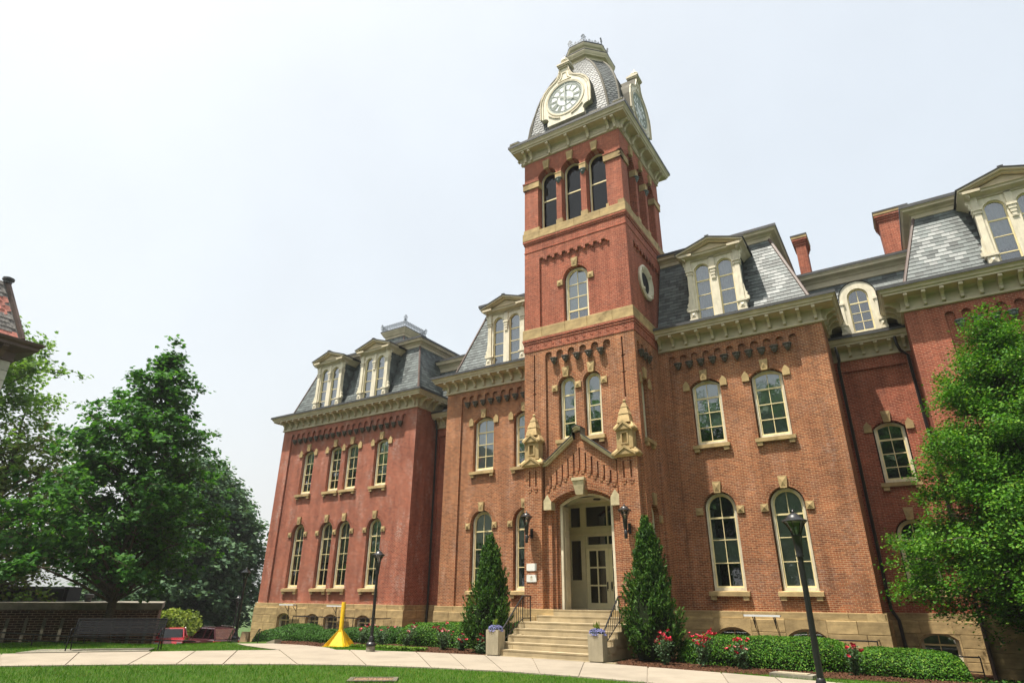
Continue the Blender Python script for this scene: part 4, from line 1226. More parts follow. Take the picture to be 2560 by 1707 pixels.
# middle stage
def crenel(cx, hw, z0, zt):
    """panel whose head is stepped like a brick corbel table"""
    pts = [(cx - hw, z0), (cx + hw, z0)]
    n = 9; st = 2 * hw / n
    for i in reversed(range(n)):
        x1, x0 = cx - hw + (i + 1) * st, cx - hw + i * st
        pts += [(x1, zt - .20), (x1 - st * .28, zt - .20), (x1 - st * .28, zt - .10), (x1 - st * .5, zt - .10), (x1 - st * .5, zt), (x0 + .01, zt)]
    pts[-1] = (cx - hw, zt)
    return pts
mid = dict(w=1.26, z0=14.03, zs=16.38, rise=.63)
wall(TF, 'tower_front_wall', 'brick_red', -2.87, 2.87, 14.0, 19.0, crenel(0, 1.98, 14.0, 18.02), [opening(0, **mid)])
window(TF, 0, .12, bars=(16.12, 15.40, 14.68), cols=2, thick_bar=2, blind='top', sill=False, brick='brick_red', curtain='blind', **mid)
wall(TS, 'tower_side_wall', 'brick_red', 0, 5.74, 12.82, 19.0, crenel(TC, 2.0, 14.0, 18.02), [])
wall(TLs, 'tower_side_wall', 'brick_red', 0, 5.74, 12.82, 19.0, crenel(TC, 2.0, 14.0, 18.02), [])
hb(MB().plate(rect(-2.87, 2.87, 1, 24.4), [], 0, .3, rim=False), 'tower_rear_wall', 'brick_red', Frame(0, 5.74, R(180)))
MB().sweep(TPATH, [(0, 18.98), (0.0, 18.99), (.04, 19.0), (.04, 19.10), (.08, 19.12), (.08, 19.24)]).build('brick_string_course', 'brick_red', hall)
MB().sweep(TPATH, [(0, 18.50), (.025, 18.51), (.025, 18.56), (0, 18.58)]).build('brick_string_course', 'brick_red', hall)
belt(19.24, 19.72, .09, 'stone_belt_upper')
# oculus
oc = MB()
n = 28; rr_ = [(.92, 0.0), (.95, -.10), (.86, -.16), (.74, -.14), (.66, -.05), (.56, -.03), (.54, .12)]
pts = [(r * math.cos(2 * math.pi * k / n), d, r * math.sin(2 * math.pi * k / n)) for r, d in rr_ for k in range(n)]
oc.add(pts, [(i * n + k, i * n + (k + 1) % n, (i + 1) * n + (k + 1) % n, (i + 1) * n + k) for i in range(len(rr_) - 1) for k in range(n)])
oco = hb(oc.smooth(), 'oculus', 'white_trim', TS, 2.45, .12, 16.33)
MB().add([(.57 * math.cos(2 * math.pi * k / n), -.012, .55 * math.sin(2 * math.pi * k / n)) for k in range(n)], [tuple(range(n))]).build('louvre_disc', 'dark', oco)
for k in range(4):
    a = math.pi / 4 + k * math.pi / 2
    MB().box(-.06, .06, -.18, -.05, .70, .90).build('ring_key', 'white_trim', oco).rotation_euler = (0, a, 0)

# belfry
bel = dict(w=1.04, z0=19.72, zs=23.03, rise=.52)
def belfry(fr, c0):
    cs = (c0 - 1.45, c0, c0 + 1.45)
    x0, x1 = (-2.87, 2.87) if fr is TF else (0, 5.74)
    wall(fr, 'belfry_wall', 'brick_red', x0, x1, 19.70, 24.42, None, [opening(c, **bel) for c in cs], reveal=.5)
    for c in cs:
        o = window(fr, c, .18, bars=(21.75,), cols=1, blind=None, sill=False, impost=None, key=False, brick='brick_red', gl='glass_dark', ring=False, tw=.045, sw=.03, **bel)
        place('keystone', cached('bkey', lambda: gem_block(.27, .40, .55, .12).mesh('keystone', 'stone')), hall, fr.at(c, 0, 23.56), fr.rz)
        a = place('brick_arch', cached('bring', lambda: arch_ring(1.14, 23.03, .57, .24).mesh('brick_arch', 'brick_red')), hall, fr.at(c, 0), fr.rz); a['kind'] = 'stuff'
    for c in (c0 - .725, c0 + .725):
        hb(MB().box(-.19, .19, -.05, .3, 22.64, 22.97).box(-.2, .2, -.07, .3, 22.97, 23.03), 'stone_cap', 'stone', fr, c)
        place('corbel', cached(('corbel', 'corbel_teal'), lambda: corbel_mesh('corbel_teal')), hall, fr.at(c, .02, 22.64), fr.rz)
        hb(MB().box(-.19, .19, -.03, .3, 19.71, 20.02), 'stone_plinth', 'stone', fr, c)
    for s in (-1, 1):
        a, b = sorted((c0 + s * 1.98, c0 + s * 2.87))
        hb(MB().box(a - (.05 if s > 0 else .07), b + (.07 if s > 0 else .05), -.07, .3, 22.56, 22.94), 'stone_impost', 'stone', fr)
        hb(MB().box(a - (.06 if s > 0 else .09), b + (.09 if s > 0 else .06), -.09, .3, 22.943, 23.03), 'brick_cap', 'brick_red', fr)
        hb(MB().box(a - .04, a + .10 if s > 0 else b + .04, -.03, .3, 19.71, 19.95), 'stone_plinth', 'stone', fr)
belfry(TF, 0); belfry(TS, TC); belfry(TLs, TC)
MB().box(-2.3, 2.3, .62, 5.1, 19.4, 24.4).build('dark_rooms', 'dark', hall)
# tower cornice
tprof = [(0, 24.38), (.08, 24.40), (.08, 24.48), (.05, 24.51), (.05, 24.94), (.12, 24.98), (.52, 25.02), (.52, 25.10), (.58, 25.13), (.60, 25.22), (.68, 25.32), (.68, 25.40)]
TCL = [(-2.87, 0), (2.87, 0), (2.87, 5.74), (-2.87, 5.74)]
tco = MB().sweep(TCL, tprof, True).build('tower_cornice', 'cream', hall)
MB().sweep(TCL, [(.15, 24.983), (.50, 25.003)], True).build('soffit', 'cream_soffit', tco)
MB().sweep(TCL, [(.62, 25.335), (.705, 25.34), (.71, 25.48), (.60, 25.53), (-.4, 25.76)], True).build('gutter', 'lead', tco)
for fr, c0 in ((TF, 0), (TS, TC), (TLs, TC)):
    for u in (-2.72, -2.35, -1.18, 0, 1.18, 2.35, 2.72):
        place('bracket', bracket_me(), tco, fr.at(c0 + u, -.05, 24.95), fr.rz, (1.1, .86, 1.12))
    for a, b in ((-2.2, -1.34), (-1.02, -.14), (.14, 1.02), (1.34, 2.2)):
        hb(MB().plate(rect(c0 + a, c0 + b, 24.56, 24.88), [rect(c0 + a + .04, c0 + b - .04, 24.60, 24.84)], -.072, -.048), 'frieze_panel', 'cream', fr)
    for u in (-3.2, -1.85, 1.85, 3.2):
        p = fr.at(c0 + u, -.55, 25.44)
        MB().box(-.30, .30, 0, .5, 0, .16).box(-.34, .34, -.04, .5, .16, .20).build('parapet_block', 'cream', tco, p, fr.rz)
        MB().box(-.35, .35, -.05, .52, .203, .24).build('block_cap', 'lead', tco, p, fr.rz)

# ---- bell-shaped dome, chamfered square in plan
DP = [(25.45, 2.98, .50), (26.1, 2.95, .50), (26.8, 2.88, .53), (27.5, 2.82, .57), (28.3, 2.70, .62), (29.0, 2.56, .66), (29.7, 2.36, .69), (30.4, 2.12, .70), (31.1, 1.83, .72), (31.6, 1.60, .76), (32.05, 1.38, .80)]
def dome_at(z):
    for i in range(len(DP) - 1):
        if DP[i][0] <= z <= DP[i + 1][0] + 1e-6:
            t = (z - DP[i][0]) / (DP[i + 1][0] - DP[i][0])
            return tuple(DP[i][k] + (DP[i + 1][k] - DP[i][k]) * t for k in (1, 2))
    return DP[-1][1:]
def octo(w, c, cx=0.0, cy=TC):
    return [(cx - (w - c), cy - w), (cx + (w - c), cy - w), (cx + w, cy - (w - c)), (cx + w, cy + (w - c)), (cx + (w - c), cy + w), (cx - (w - c), cy + w), (cx - w, cy + (w - c)), (cx - w, cy - (w - c))]
do = MB()
vs = []
for z, w, c in DP: vs += [(x, y, z) for x, y in octo(w, c)]
do.add(vs, [(i * 8 + k, i * 8 + (k + 1) % 8, (i + 1) * 8 + (k + 1) % 8, (i + 1) * 8 + k) for i in range(len(DP) - 1) for k in range(8)])
dome = do.build('tower_roof', 'slate_dome', hall)
sc = MB()
rows = 34
zl = [25.5 + (32.0 - 25.5) * (i / rows) ** 1.0 for i in range(rows + 1)]
for i in range(rows):
    z0_, z1_ = zl[i], min(32.04, zl[i] + (32.0 - 25.5) / rows * 1.25)
    A = octo(*dome_at(z0_)); B = octo(*dome_at(z1_))
    for k in (7, 0, 1, 2, 3, 6):
        a0, a1 = Vector((*A[k], z0_)), Vector((*A[(k + 1) % 8], z0_)); b0, b1 = Vector((*B[k], z1_)), Vector((*B[(k + 1) % 8], z1_))
        L = (a1 - a0).length
        nrm = (a1 - a0).cross(b0 - a0).normalized()
        if nrm.dot(a0 - Vector((0, TC, a0.z))) < 0: nrm = -nrm
        m = max(2, round(L / .30))
        for j in range(-1, m + 1):
            f0 = (j + (.5 if i % 2 else 0)) / m; f1 = f0 + 1.0 / m
            c0_, c1_ = max(0, f0), min(1, f1)
            if c1_ - c0_ < .12 / m: continue
            def P(f, g, out): return (a0 + (a1 - a0) * f) * (1 - g) + (b0 + (b1 - b0) * f) * g + nrm * out
            gg = .06 / m
            pts_ = []
            for f, g in ((c0_ + gg * .5, .26), (c0_ + (c1_ - c0_) * .16, .06), (c0_ + (c1_ - c0_) * .36, -.03), (c0_ + (c1_ - c0_) * .64, -.03), (c0_ + (c1_ - c0_) * .84, .06), (c1_ - gg * .5, .26)):
                pts_.append(P(f, g, .032 - .012 * max(0, g)))
            pts_ += [P(c1_ - gg * .5, 1, .006), P(c0_ + gg * .5, 1, .006)]
            low = [p - nrm * .022 for p in pts_[:6]]
            sc.add(pts_ + low, [tuple(range(8))] + [(q, q + 1, 9 + q, 8 + q) for q in range(5)])
sc.build('fish_scale_slates', 'slate_dome', dome)['kind'] = 'stuff'
for k in range(8):
    pts_ = [(*octo(w, c)[k], z) for z, w, c in DP]
    MB().tube(pts_, .075, 6).smooth().build('hip_roll', 'lead_light', dome)
# lantern cornices
def ocs(prof, nm, mat, parent):
    mb = MB(); vs_ = []
    for z, w, c in prof: vs_ += [(x, y, z) for x, y in octo(w, c)]
    mb.add(vs_, [(i * 8 + k, i * 8 + (k + 1) % 8, (i + 1) * 8 + (k + 1) % 8, (i + 1) * 8 + k) for i in range(len(prof) - 1) for k in range(8)] + [tuple(range(8)), tuple((len(prof) - 1) * 8 + k for k in range(8))])
    return mb.build(nm, mat, parent)
lan = ocs([(31.96, 1.38, .80), (32.0, 1.44, .83), (32.08, 1.44, .83), (32.10, 1.40, .80), (32.22, 1.42, .82), (32.26, 1.58, .93), (32.34, 1.60, .95), (32.40, 1.64, .98), (32.52, 1.68, 1.02), (32.58, 1.68, 1.02)], 'lantern', 'cream', hall)
ocs([(32.57, 1.69, 1.03), (32.63, 1.70, 1.04), (32.75, 1.20, .74)], 'lantern_flashing', 'lead', lan)
ocs([(32.70, 1.17, .70), (33.05, 1.12, .67), (33.12, 1.20, .73), (33.30, 1.22, .75), (33.38, 1.32, .83), (33.50, 1.36, .87), (33.58, 1.37, .88)], 'lantern_head', 'cream', lan)
ocs([(33.57, 1.38, .89), (33.63, 1.39, .90), (33.72, .6, .38)], 'lantern_cap', 'lead', lan)
cr = MB(); z = 33.64
A = octo(1.30, .83)
for k in range(8):
    a, b = Vector((*A[k], z)), Vector((*A[(k + 1) % 8], z))
    ax = (b - a).normalized(); m = max(3, round((b - a).length / .19))
    for j in range(1, m):
        p = a + (b - a) * j / m
        fleur(cr, p.x, p.y, z, .24 if j % 2 else .32, (ax.x, ax.y))
    cr.bar(a + Vector((0, 0, .10)), b + Vector((0, 0, .10)), .02)
    fleur(cr, a.x, a.y, z, .62, (ax.x, ax.y))
cr.build('cresting', 'iron_blue', lan)

# ---- clocks
ROM = ['XII', 'I', 'II', 'III', 'IIII', 'V', 'VI', 'VII', 'VIII', 'IX', 'X', 'XI']
def clock(fr, c0):
    v, zc, r = -.36, 27.70, 1.05
    # ogee surround
    half = [(1.14, 26.10), (1.14, 26.32), (1.06, 26.46), (1.12, 26.62), (1.26, 26.72), (1.56, 26.76), (1.57, 27.75), (1.50, 28.20), (1.32, 28.58), (1.05, 28.86), (.78, 29.02), (.56, 29.16), (.42, 29.36), (.33, 29.62), (.28, 29.92)]
    out = half + [(-x, z) for x, z in reversed(half)]
    n = 40
    hole = [((r + .10) * math.cos(2 * math.pi * k / n), zc + (r + .10) * math.sin(2 * math.pi * k / n)) for k in range(n)]
    sur = hb(MB().plate(out, [hole], 0, .55), 'clock_surround', 'white_trim', fr, c0, v)
    # moulded rim and side returns
    inn = [(x * .90 if x > .5 else x * .72, zc + (z - zc) * (.955 if z < 28.9 else .985)) for x, z in half[5:]]
    for s in (-1, 1):
        mb = MB()
        for a, b in zip(half[5:-1], half[6:]):
            mb.bar((s * a[0], -.01, a[1]), (s * b[0], -.01, b[1]), .06, .09)
        mb.build('rim_moulding', 'cream', sur)
        mb = MB()
        for a, b in zip(inn[:-1], inn[1:]):
            mb.bar((s * a[0], -.01, a[1]), (s * b[0], -.01, b[1]), .03, .05)
        mb.build('inner_moulding', 'cream', sur)
    # roof skin behind the surround
    mb = MB(); m = len(half)
    for s in (-1, 1):
        mb.add([(s * (x + .05), .03, z + .04) for x, z in half[5:]] + [(s * (x + .05), 1.5 if z < 29 else 1.9, z + .04) for x, z in half[5:]], [(i, i + 1, m - 5 + i + 1, m - 5 + i) for i in range(m - 6)])
    mb.build('clock_dormer_roof', 'lead_light', sur)
    def ringm(r0, r1, y0, y1):
        a = [(r1 * math.cos(2 * math.pi * k / n), zc + r1 * math.sin(2 * math.pi * k / n)) for k in range(n)]
        b = [(r0 * math.cos(2 * math.pi * k / n), zc + r0 * math.sin(2 * math.pi * k / n)) for k in range(n)]
        return MB().plate(a, [b], y0, y1)
    ringm(r + .10, r + .16, -.03, .1).build('dial_ring', 'cream', sur)
    ringm(r + .05, r + .12, -.02, .2).build('dial_ring', 'white_trim', sur)
    MB().plate([(1.1 * math.cos(2 * math.pi * k / n), zc + 1.1 * math.sin(2 * math.pi * k / n)) for k in range(n)], [], .035, .2).build('dial', 'clock_face', sur)
    gr = ringm(r - .035, r + .06, .012, .05)
    g2 = ringm(r - .155, r - .125, .014, .05); gr.add(g2.v, g2.f)
    g3 = ringm(.50, .545, .014, .05); gr.add(g3.v, g3.f)
    for k in range(60):
        a = 2 * math.pi * k / 60
        gr.bar((( r - .14) * math.sin(a), .027, zc + (r - .14) * math.cos(a)), ((r - .02) * math.sin(a), .027, zc + (r - .02) * math.cos(a)), .03, .045 if k % 5 == 0 else .028)
    gr.build('minute_track', 'clock_grey', sur)
    for h, t in enumerate(ROM):
        a = 2 * math.pi * h / 12
        nm_ = MB()
        wid = {'I': .055, 'V': .10, 'X': .11}
        tot = sum(wid[ch] for ch in t); x = -tot / 2
        r0, r1 = .55, r - .15
        def q(u, rr): return (rr * math.sin(a) + u * math.cos(a), .024, zc + rr * math.cos(a) - u * math.sin(a))
        for ch in t:
            c = x + wid[ch] / 2
            if ch == 'I': nm_.bar(q(c, r0), q(c, r1), .03, .034)
            elif ch == 'V':
                nm_.bar(q(c - .035, r1), q(c, r0), .03, .034); nm_.bar(q(c + .035, r1), q(c, r0), .03, .022)
            else:
                nm_.bar(q(c - .04, r1), q(c + .04, r0), .03, .034); nm_.bar(q(c + .04, r1), q(c - .04, r0), .03, .022)
            x += wid[ch]
        nm_.build('numeral', 'clock_grey', sur)
    # hands at about 4:00
    def hand(a, L, w, tail):
        d = (math.sin(a), math.cos(a)); p = (math.cos(a), -math.sin(a))
        def q(t, s): return (d[0] * t + p[0] * s, zc + d[1] * t + p[1] * s)
        return MB().plate([q(-tail, .05), q(-tail * .6, .075), q(-.06, .03), q(.08, w * .5), q(L * .55, w), q(L * .72, w * .5), q(L, .012), q(L, -.012), q(L * .72, -w * .5), q(L * .55, -w), q(.08, -w * .5), q(-.06, -.03), q(-tail * .6, -.075), q(-tail, -.05)], [], 0, .02)
    h_ = hand(R(120), .62, .075, .42); h_.build('hour_hand', 'clock_grey', sur, (0, -.03, 0))
    h_ = hand(R(2), .98, .05, .30); h_.build('minute_hand', 'clock_grey', sur, (0, -.06, 0))
    MB().lathe([(.05, -.02), (.05, .02)], 10, 0, 0).build('hand_boss', 'clock_grey', sur, (0, -.03, zc)).rotation_euler = (R(90), 0, 0)
    # cap and ball finial
    mb = MB().box(-.30, .30, -.06, .45, 29.92, 30.02).box(-.36, .36, -.12, .5, 30.02, 30.12).box(-.40, .40, -.16, .55, 30.12, 30.22)
    mb.prism_x([(-.16, 30.22), (.55, 30.22), (.2, 30.32)], -.40, .40)
    mb.build('clock_cap', 'cream', sur)
    fin = [(.10, 30.26), (.13, 30.32), (.09, 30.36), (.20, 30.44), (.24, 30.54), (.22, 30.64), (.12, 30.72), (.05, 30.78), (.03, 30.98), (.0, 31.02)]
    MB().lathe(fin, 14, 0, .15).smooth().build('ball_finial', 'white_trim', sur)
    pan = [(-.10, 29.12), (.10, 29.12), (.16, 29.20), (.17, 29.6), (.10, 29.7), (-.10, 29.7), (-.17, 29.6), (-.16, 29.20)]
    mb = MB()
    for i in range(3): pass
    tri = [(-.44, 28.98), (.44, 28.98), (.20, 29.22), (.14, 29.62), (-.14, 29.62), (-.20, 29.22)]
    MB().plate(tri, [[(x * .78, 29.26 + (z - 29.26) * .78) for x, z in tri]], -.03, .02).build('raised_panel', 'cream', sur)
    for s in (-1, 1):
        a = [(s * (.35 + .35 * k), zc - math.sqrt(max(0, 1.36 ** 2 - (.35 + .35 * k) ** 2))) for k in range(3)]
        mb2 = MB()
        for p, q_ in zip(a[:-1], a[1:]): mb2.bar((p[0], -.02, p[1]), (q_[0], -.02, q_[1]), .06, .07)
        mb2.build('lower_moulding', 'cream', sur)
clock(TF, 0); clock(TS, TC); clock(TLs, TC)

# ================================================================== PORCH AND ENTRANCE
# lower front wall of the tower with the stepped door recess
door_w, d_zs, d_rise = 2.50, 5.40, .42
def arch_open(w, zs, rise): return outline(w, 1.15, zs, rise)
hb(MB().plate(rect(-2.0, 2.0, 1.2, 7.2), [arch_open(3.0, 5.42, .50)], 0.0, .16), 'porch_wall', 'brick_orange', TF)
hb(MB().plate(rect(-1.75, 1.75, 1.2, 6.4), [arch_open(2.72, 5.42, .44)], .16, .30), 'porch_wall_inner', 'brick_orange', TF)
hb(MB().plate(rect(-1.6, 1.6, 1.2, 6.2), [arch_open(2.52, 5.40, .41)], .30, .42), 'porch_wall_inner', 'brick_orange', TF)
for a_, b_ in ((-2.868, -1.9), (1.9, 2.868)): hb(MB().box(a_, b_, .002, .5, 1.2, 7.25), 'porch_side_wall', 'brick_orange', TF)
g = MB()    # gable wall with corbelled slits in front of the tower
slits = []
for i in range(-5, 6):
    x = i * .285 + .02
    top = 7.72 - abs(i) * .215 - (0.03 if i % 2 else 0); bot = 6.72 - abs(i) * .13
    slits.append(rect(x - .035, x + .035, min(bot, top - .4), top))
gab = [(-1.72, 5.55), (-1.5, 5.55)] + [p for p in reversed(arch_pts(0, 3.0, 5.42, .50, 14))][0:] + [(1.5, 5.55), (1.72, 5.55), (1.72, 7.0), (.18, 8.18), (.18, 8.46), (-.18, 8.46), (-.18, 8.18), (-1.72, 7.0)]
gab = [(-1.72, 5.42)] + list(reversed(arch_pts(0, 3.0, 5.42, .50, 14))) + [(1.72, 5.42), (1.72, 7.0), (.16, 8.12), (.16, 8.40), (-.16, 8.40), (-.16, 8.12), (-1.72, 7.0)]
gw = hb(g.plate(gab, slits, -.16, .02), 'porch_gable', 'brick_orange', TF)
MB().plate(rect(-1.7, 1.7, 5.9, 7.1), [], -.05, -.045, sides=False).build('slit_backing', 'brick_red', gw)
for i in range(-5, 7):
    x = i * .285 - .122
    b = 6.72 - (abs(i - .5) - .5) * .13 - .0
    MB().box(x - .095, x + .095, -.20, -.15, b - .02, b + .10).box(x - .06, x + .06, -.19, -.15, b - .14, b - .019).build('brick_corbel', 'brick_orange', gw)
# arch trim: stone keystone and shoulders, brick voussoirs
hb(arch_ring(3.0, 5.42, .50, .26, 26, .18), 'brick_arch', 'brick_orange', TF)['kind'] = 'stuff'
mb = MB().hexa([(-.17, -.26, 5.70), (.17, -.26, 5.70), (.17, .2, 5.70), (-.17, .2, 5.70), (-.27, -.36, 6.28), (.27, -.36, 6.28), (.27, .2, 6.28), (-.27, .2, 6.28)]).box(-.30, .30, -.39, .1, 6.283, 6.40)
hb(mb, 'porch_keystone', 'stone_pale', TF)
for s in (-1, 1):
    pts = [(1.40, 5.16), (1.78, 5.16), (1.78, 5.55), (1.60, 5.80), (1.40, 5.50)]
    hb(MB().plate([(s * x, z) for x, z in pts], [], -.21, .32), 'porch_impost', 'stone_pale', TF)
# gable coping
cp = MB()
for s in (-1, 1):
    for (o, y0, y1, w) in ((0, -.30, .05, .10), (.10, -.36, .05, .08)):
        pl = [(s * 1.80, 7.06 + o), (s * 1.58, 7.06 + o), (s * .20, 8.10 + o), (s * .20, 8.42 + o), (0, 8.52 + o)]
        for a, b in zip(pl[:-1], pl[1:]):
            cp.hexa([(a[0], y0, a[1]), (b[0], y0, b[1]), (b[0], y1, b[1]), (a[0], y1, a[1]), (a[0], y0, a[1] + w), (b[0], y0, b[1] + w), (b[0], y1, b[1] + w), (a[0], y1, a[1] + w)])
hb(cp, 'gable_coping', 'stone_pale', TF)
cp = MB()
for s in (-1, 1):
    pl = [(s * 1.82, 7.25), (s * 1.58, 7.25), (s * .20, 8.29), (s * .22, 8.60), (0, 8.71)]
    for a, b in zip(pl[:-1], pl[1:]):
        cp.hexa([(a[0], -.39, a[1]), (b[0], -.39, b[1]), (b[0], .1, b[1]), (a[0], .1, a[1]), (a[0], -.39, a[1] + .03), (b[0], -.39, b[1] + .03), (b[0], .1, b[1] + .03), (a[0], .1, a[1] + .03)])
hb(cp, 'gable_flashing', 'lead', TF)
# piers with pinnacles
for s in (-1, 1):
    x0, x1 = sorted((s * 1.82, s * 2.70))
    p = MB().box(x0, x1, -.30, .02, 1.2, 6.2)
    for i, (a, b) in enumerate(((x0, x0 + .24), (x0 + .32, x1 - .32), (x1 - .24, x1))):
        p.box(a, b, -.302, .02, 6.2, 6.9)
    p.box(x0 + .01, x1 - .01, -.22, .02, 6.2, 6.9).box(x0, x1, -.302, .02, 6.9, 7.1)
    for xx in (x0 + .28, x1 - .28):
        p.box(xx - .10, xx + .10, -.33, -.29, 6.06, 6.14).box(xx - .06, xx + .06, -.32, -.29, 5.96, 6.055)
    po = hb(p, 'porch_pier', 'brick_orange', TF)
    c = (x0 + x1) / 2
    pin = MB()
    def gcap(z, hw, h, yf):
        """moulded cap with a small gable on its face"""
        m_ = MB()
        m_.hexa([(c - hw + .12, yf + .1, z - .10), (c + hw - .12, yf + .1, z - .10), (c + hw - .12, .1, z - .10), (c - hw + .12, .1, z - .10), (c - hw, yf, z), (c + hw, yf, z), (c + hw, .1, z), (c - hw, .1, z)])
        m_.hexa([(c - hw, yf, z), (c + hw, yf, z), (c + hw, .1, z), (c - hw, .1, z), (c - hw, yf, z + .06), (c + hw, yf, z + .06), (c + hw, .1, z + .06), (c - hw, .1, z + .06)])
        m_.hexa([(c - hw, yf, z + .062), (c + hw, yf, z + .062), (c + hw, .1, z + .062), (c - hw, .1, z + .062), (c - hw * .68, yf + .16, z + h), (c + hw * .68, yf + .16, z + h), (c + hw * .68, .1, z + h), (c - hw * .68, .1, z + h)])
        for ss in (-1, 1):
            m_.hexa([(c + ss * hw * .8, yf - .05, z - .08), (c, yf - .05, z + .24), (c, yf + .2, z + .24), (c + ss * hw * .8, yf + .2, z - .08), (c + ss * hw * .8, yf - .05, z + .02), (c, yf - .05, z + .36), (c, yf + .2, z + .36), (c + ss * hw * .8, yf + .2, z + .02)])
        m_.plate([(c - hw * .7, z - .02), (c + hw * .7, z - .02), (c, z + .26)], [], yf - .01, yf + .2)
        return m_
    a_ = gcap(7.16, .60, .28, -.48); a_.build('pier_cap', 'stone', po)
    MB().plate(rect(c - .36, c + .36, 7.4, 8.20), [rect(c - .12, c + .12, 7.62, 8.06)], -.40, .05).plate(rect(c - .36, c + .36, 7.4, 8.20), [], -.30, -.29, sides=False).build('pinnacle_body', 'stone', po)
    MB().plate(rect(c - .17, c + .17, 7.57, 8.11), [rect(c - .11, c + .11, 7.63, 8.05)], -.43, -.38).build('niche_frame', 'stone', po)
    b_ = gcap(8.22, .47, .30, -.48); b_.build('pinnacle_cap', 'stone', po)
    sp = MB()
    def fr_(z0, h0, z1, h1, yo):
        sp.hexa([(c - h0, -.16 - h0, z0), (c + h0, -.16 - h0, z0), (c + h0, -.16 + h0, z0), (c - h0, -.16 + h0, z0), (c - h1, -.16 - h1, z1), (c + h1, -.16 - h1, z1), (c + h1, -.16 + h1, z1), (c - h1, -.16 + h1, z1)])
    fr_(8.50, .30, 8.88, .21, 0); fr_(8.882, .235, 9.20, .13, 0); fr_(9.202, .15, 9.42, .055, 0)
    sp.build('pinnacle_spire', 'stone', po)
    MB().lathe([(.04, 0), (.05, .02), (.075, .06), (.075, .10), (.05, .14), (0, .16)], 8, c, -.16, 9.42).smooth().build('pinnacle_knob', 'stone', po)

# door frame and vestibule
fr_o = hb(MB().plate(arch_open(2.50, 5.40, .41), [arch_open(2.28, 5.38, .34)], .34, .46), 'entrance_frame', 'white_trim', TF)
for s in (-1, 1):
    a, b = sorted((s * 1.14, s * 1.24))
    MB().box(a, b, .44, .95, 1.15, 5.36).build('jamb_lining', 'cream', fr_o)
    for z0_, z1_ in ((1.45, 2.45), (2.65, 4.1), (4.3, 5.2)):
        mb = MB().add([(s * 1.138, .52, z0_), (s * 1.138, .88, z0_), (s * 1.138, .88, z1_), (s * 1.138, .52, z1_), (s * 1.11, .57, z0_ + .06), (s * 1.11, .83, z0_ + .06), (s * 1.11, .83, z1_ - .06), (s * 1.11, .57, z1_ - .06)], [(0, 1, 5, 4), (1, 2, 6, 5), (2, 3, 7, 6), (3, 0, 4, 7), (4, 5, 6, 7)])
        mb.build('jamb_panel', 'cream', fr_o)
MB().plate(arch_open(2.30, 5.38, .34)[2:] + [(-1.15, 5.2)], [], .9, 2.6).build('vault', 'cream', fr_o) if False else None
vb = MB()
vb.add([(-2.3, .95, 5.75), (2.3, .95, 5.75), (2.3, 2.7, 5.75), (-2.3, 2.7, 5.75)], [(0, 1, 2, 3)])
vb.add([(-2.3, .95, 1.15), (-2.3, 2.7, 1.15), (-2.3, 2.7, 5.75), (-2.3, .95, 5.75)], [(0, 1, 2, 3)])
vb.add([(2.3, .95, 1.15), (2.3, 2.7, 1.15), (2.3, 2.7, 5.75), (2.3, .95, 5.75)], [(0, 1, 2, 3)])
vb.plate(rect(-2.3, 2.3, 1.15, 5.75), [arch_open(2.46, 5.38, .36)], .95, .97)
vb.build('vestibule', 'door_paint', hall)
hb(MB().box(-2.3, 2.3, .4, 3.3, 1.05, 1.19), 'vestibule_floor', 'step_stone', TF)
MB().lathe([(.16, 0), (.18, -.03), (.14, -.06)], 14, .0, 1.5, 5.745).build('ceiling_light', 'iron', hall)
DY = 2.5
dw = MB()
# door wall: sidelights, transoms and a pair of doors
holes = [rect(-1.88, -1.32, 2.36, 4.10), rect(1.32, 1.88, 2.36, 4.10), rect(-1.02, 1.02, 3.86, 4.26), rect(-1.88, -1.32, 4.66, 5.58), rect(1.32, 1.88, 4.66, 5.58), rect(-1.08, 1.08, 4.66, 5.58), rect(-1.12, 1.12, 1.19, 3.72)]
dw.plate(rect(-2.3, 2.3, 1.15, 5.75), holes, 0, .12)
dwo = dw.build('door_wall', 'door_paint', hall, (0, DY, 0))
for hx in holes[:6]:
    xs = [p[0] for p in hx]; zs_ = [p[1] for p in hx]; a, b, c_, d_ = min(xs), max(xs), min(zs_), max(zs_)
    MB().plate(rect(a - .05, b + .05, c_ - .05, d_ + .05), [rect(a + .02, b - .02, c_ + .02, d_ - .02)], -.035, .05).build('glazing_frame', 'door_paint', dwo)
    MB().plate(rect(a, b, c_, d_), [], .05, .055, sides=False).build('pane', 'glass', dwo)
    if b - a > 1.5: MB().box(-.03, .03, -.02, .06, c_, d_).build('mullion', 'door_paint', dwo)
MB().box(-2.3, 2.3, -.10, .02, 4.32, 4.40).box(-2.3, 2.3, -.06, .02, 4.40, 4.60).build('transom_beam', 'door_paint', dwo)
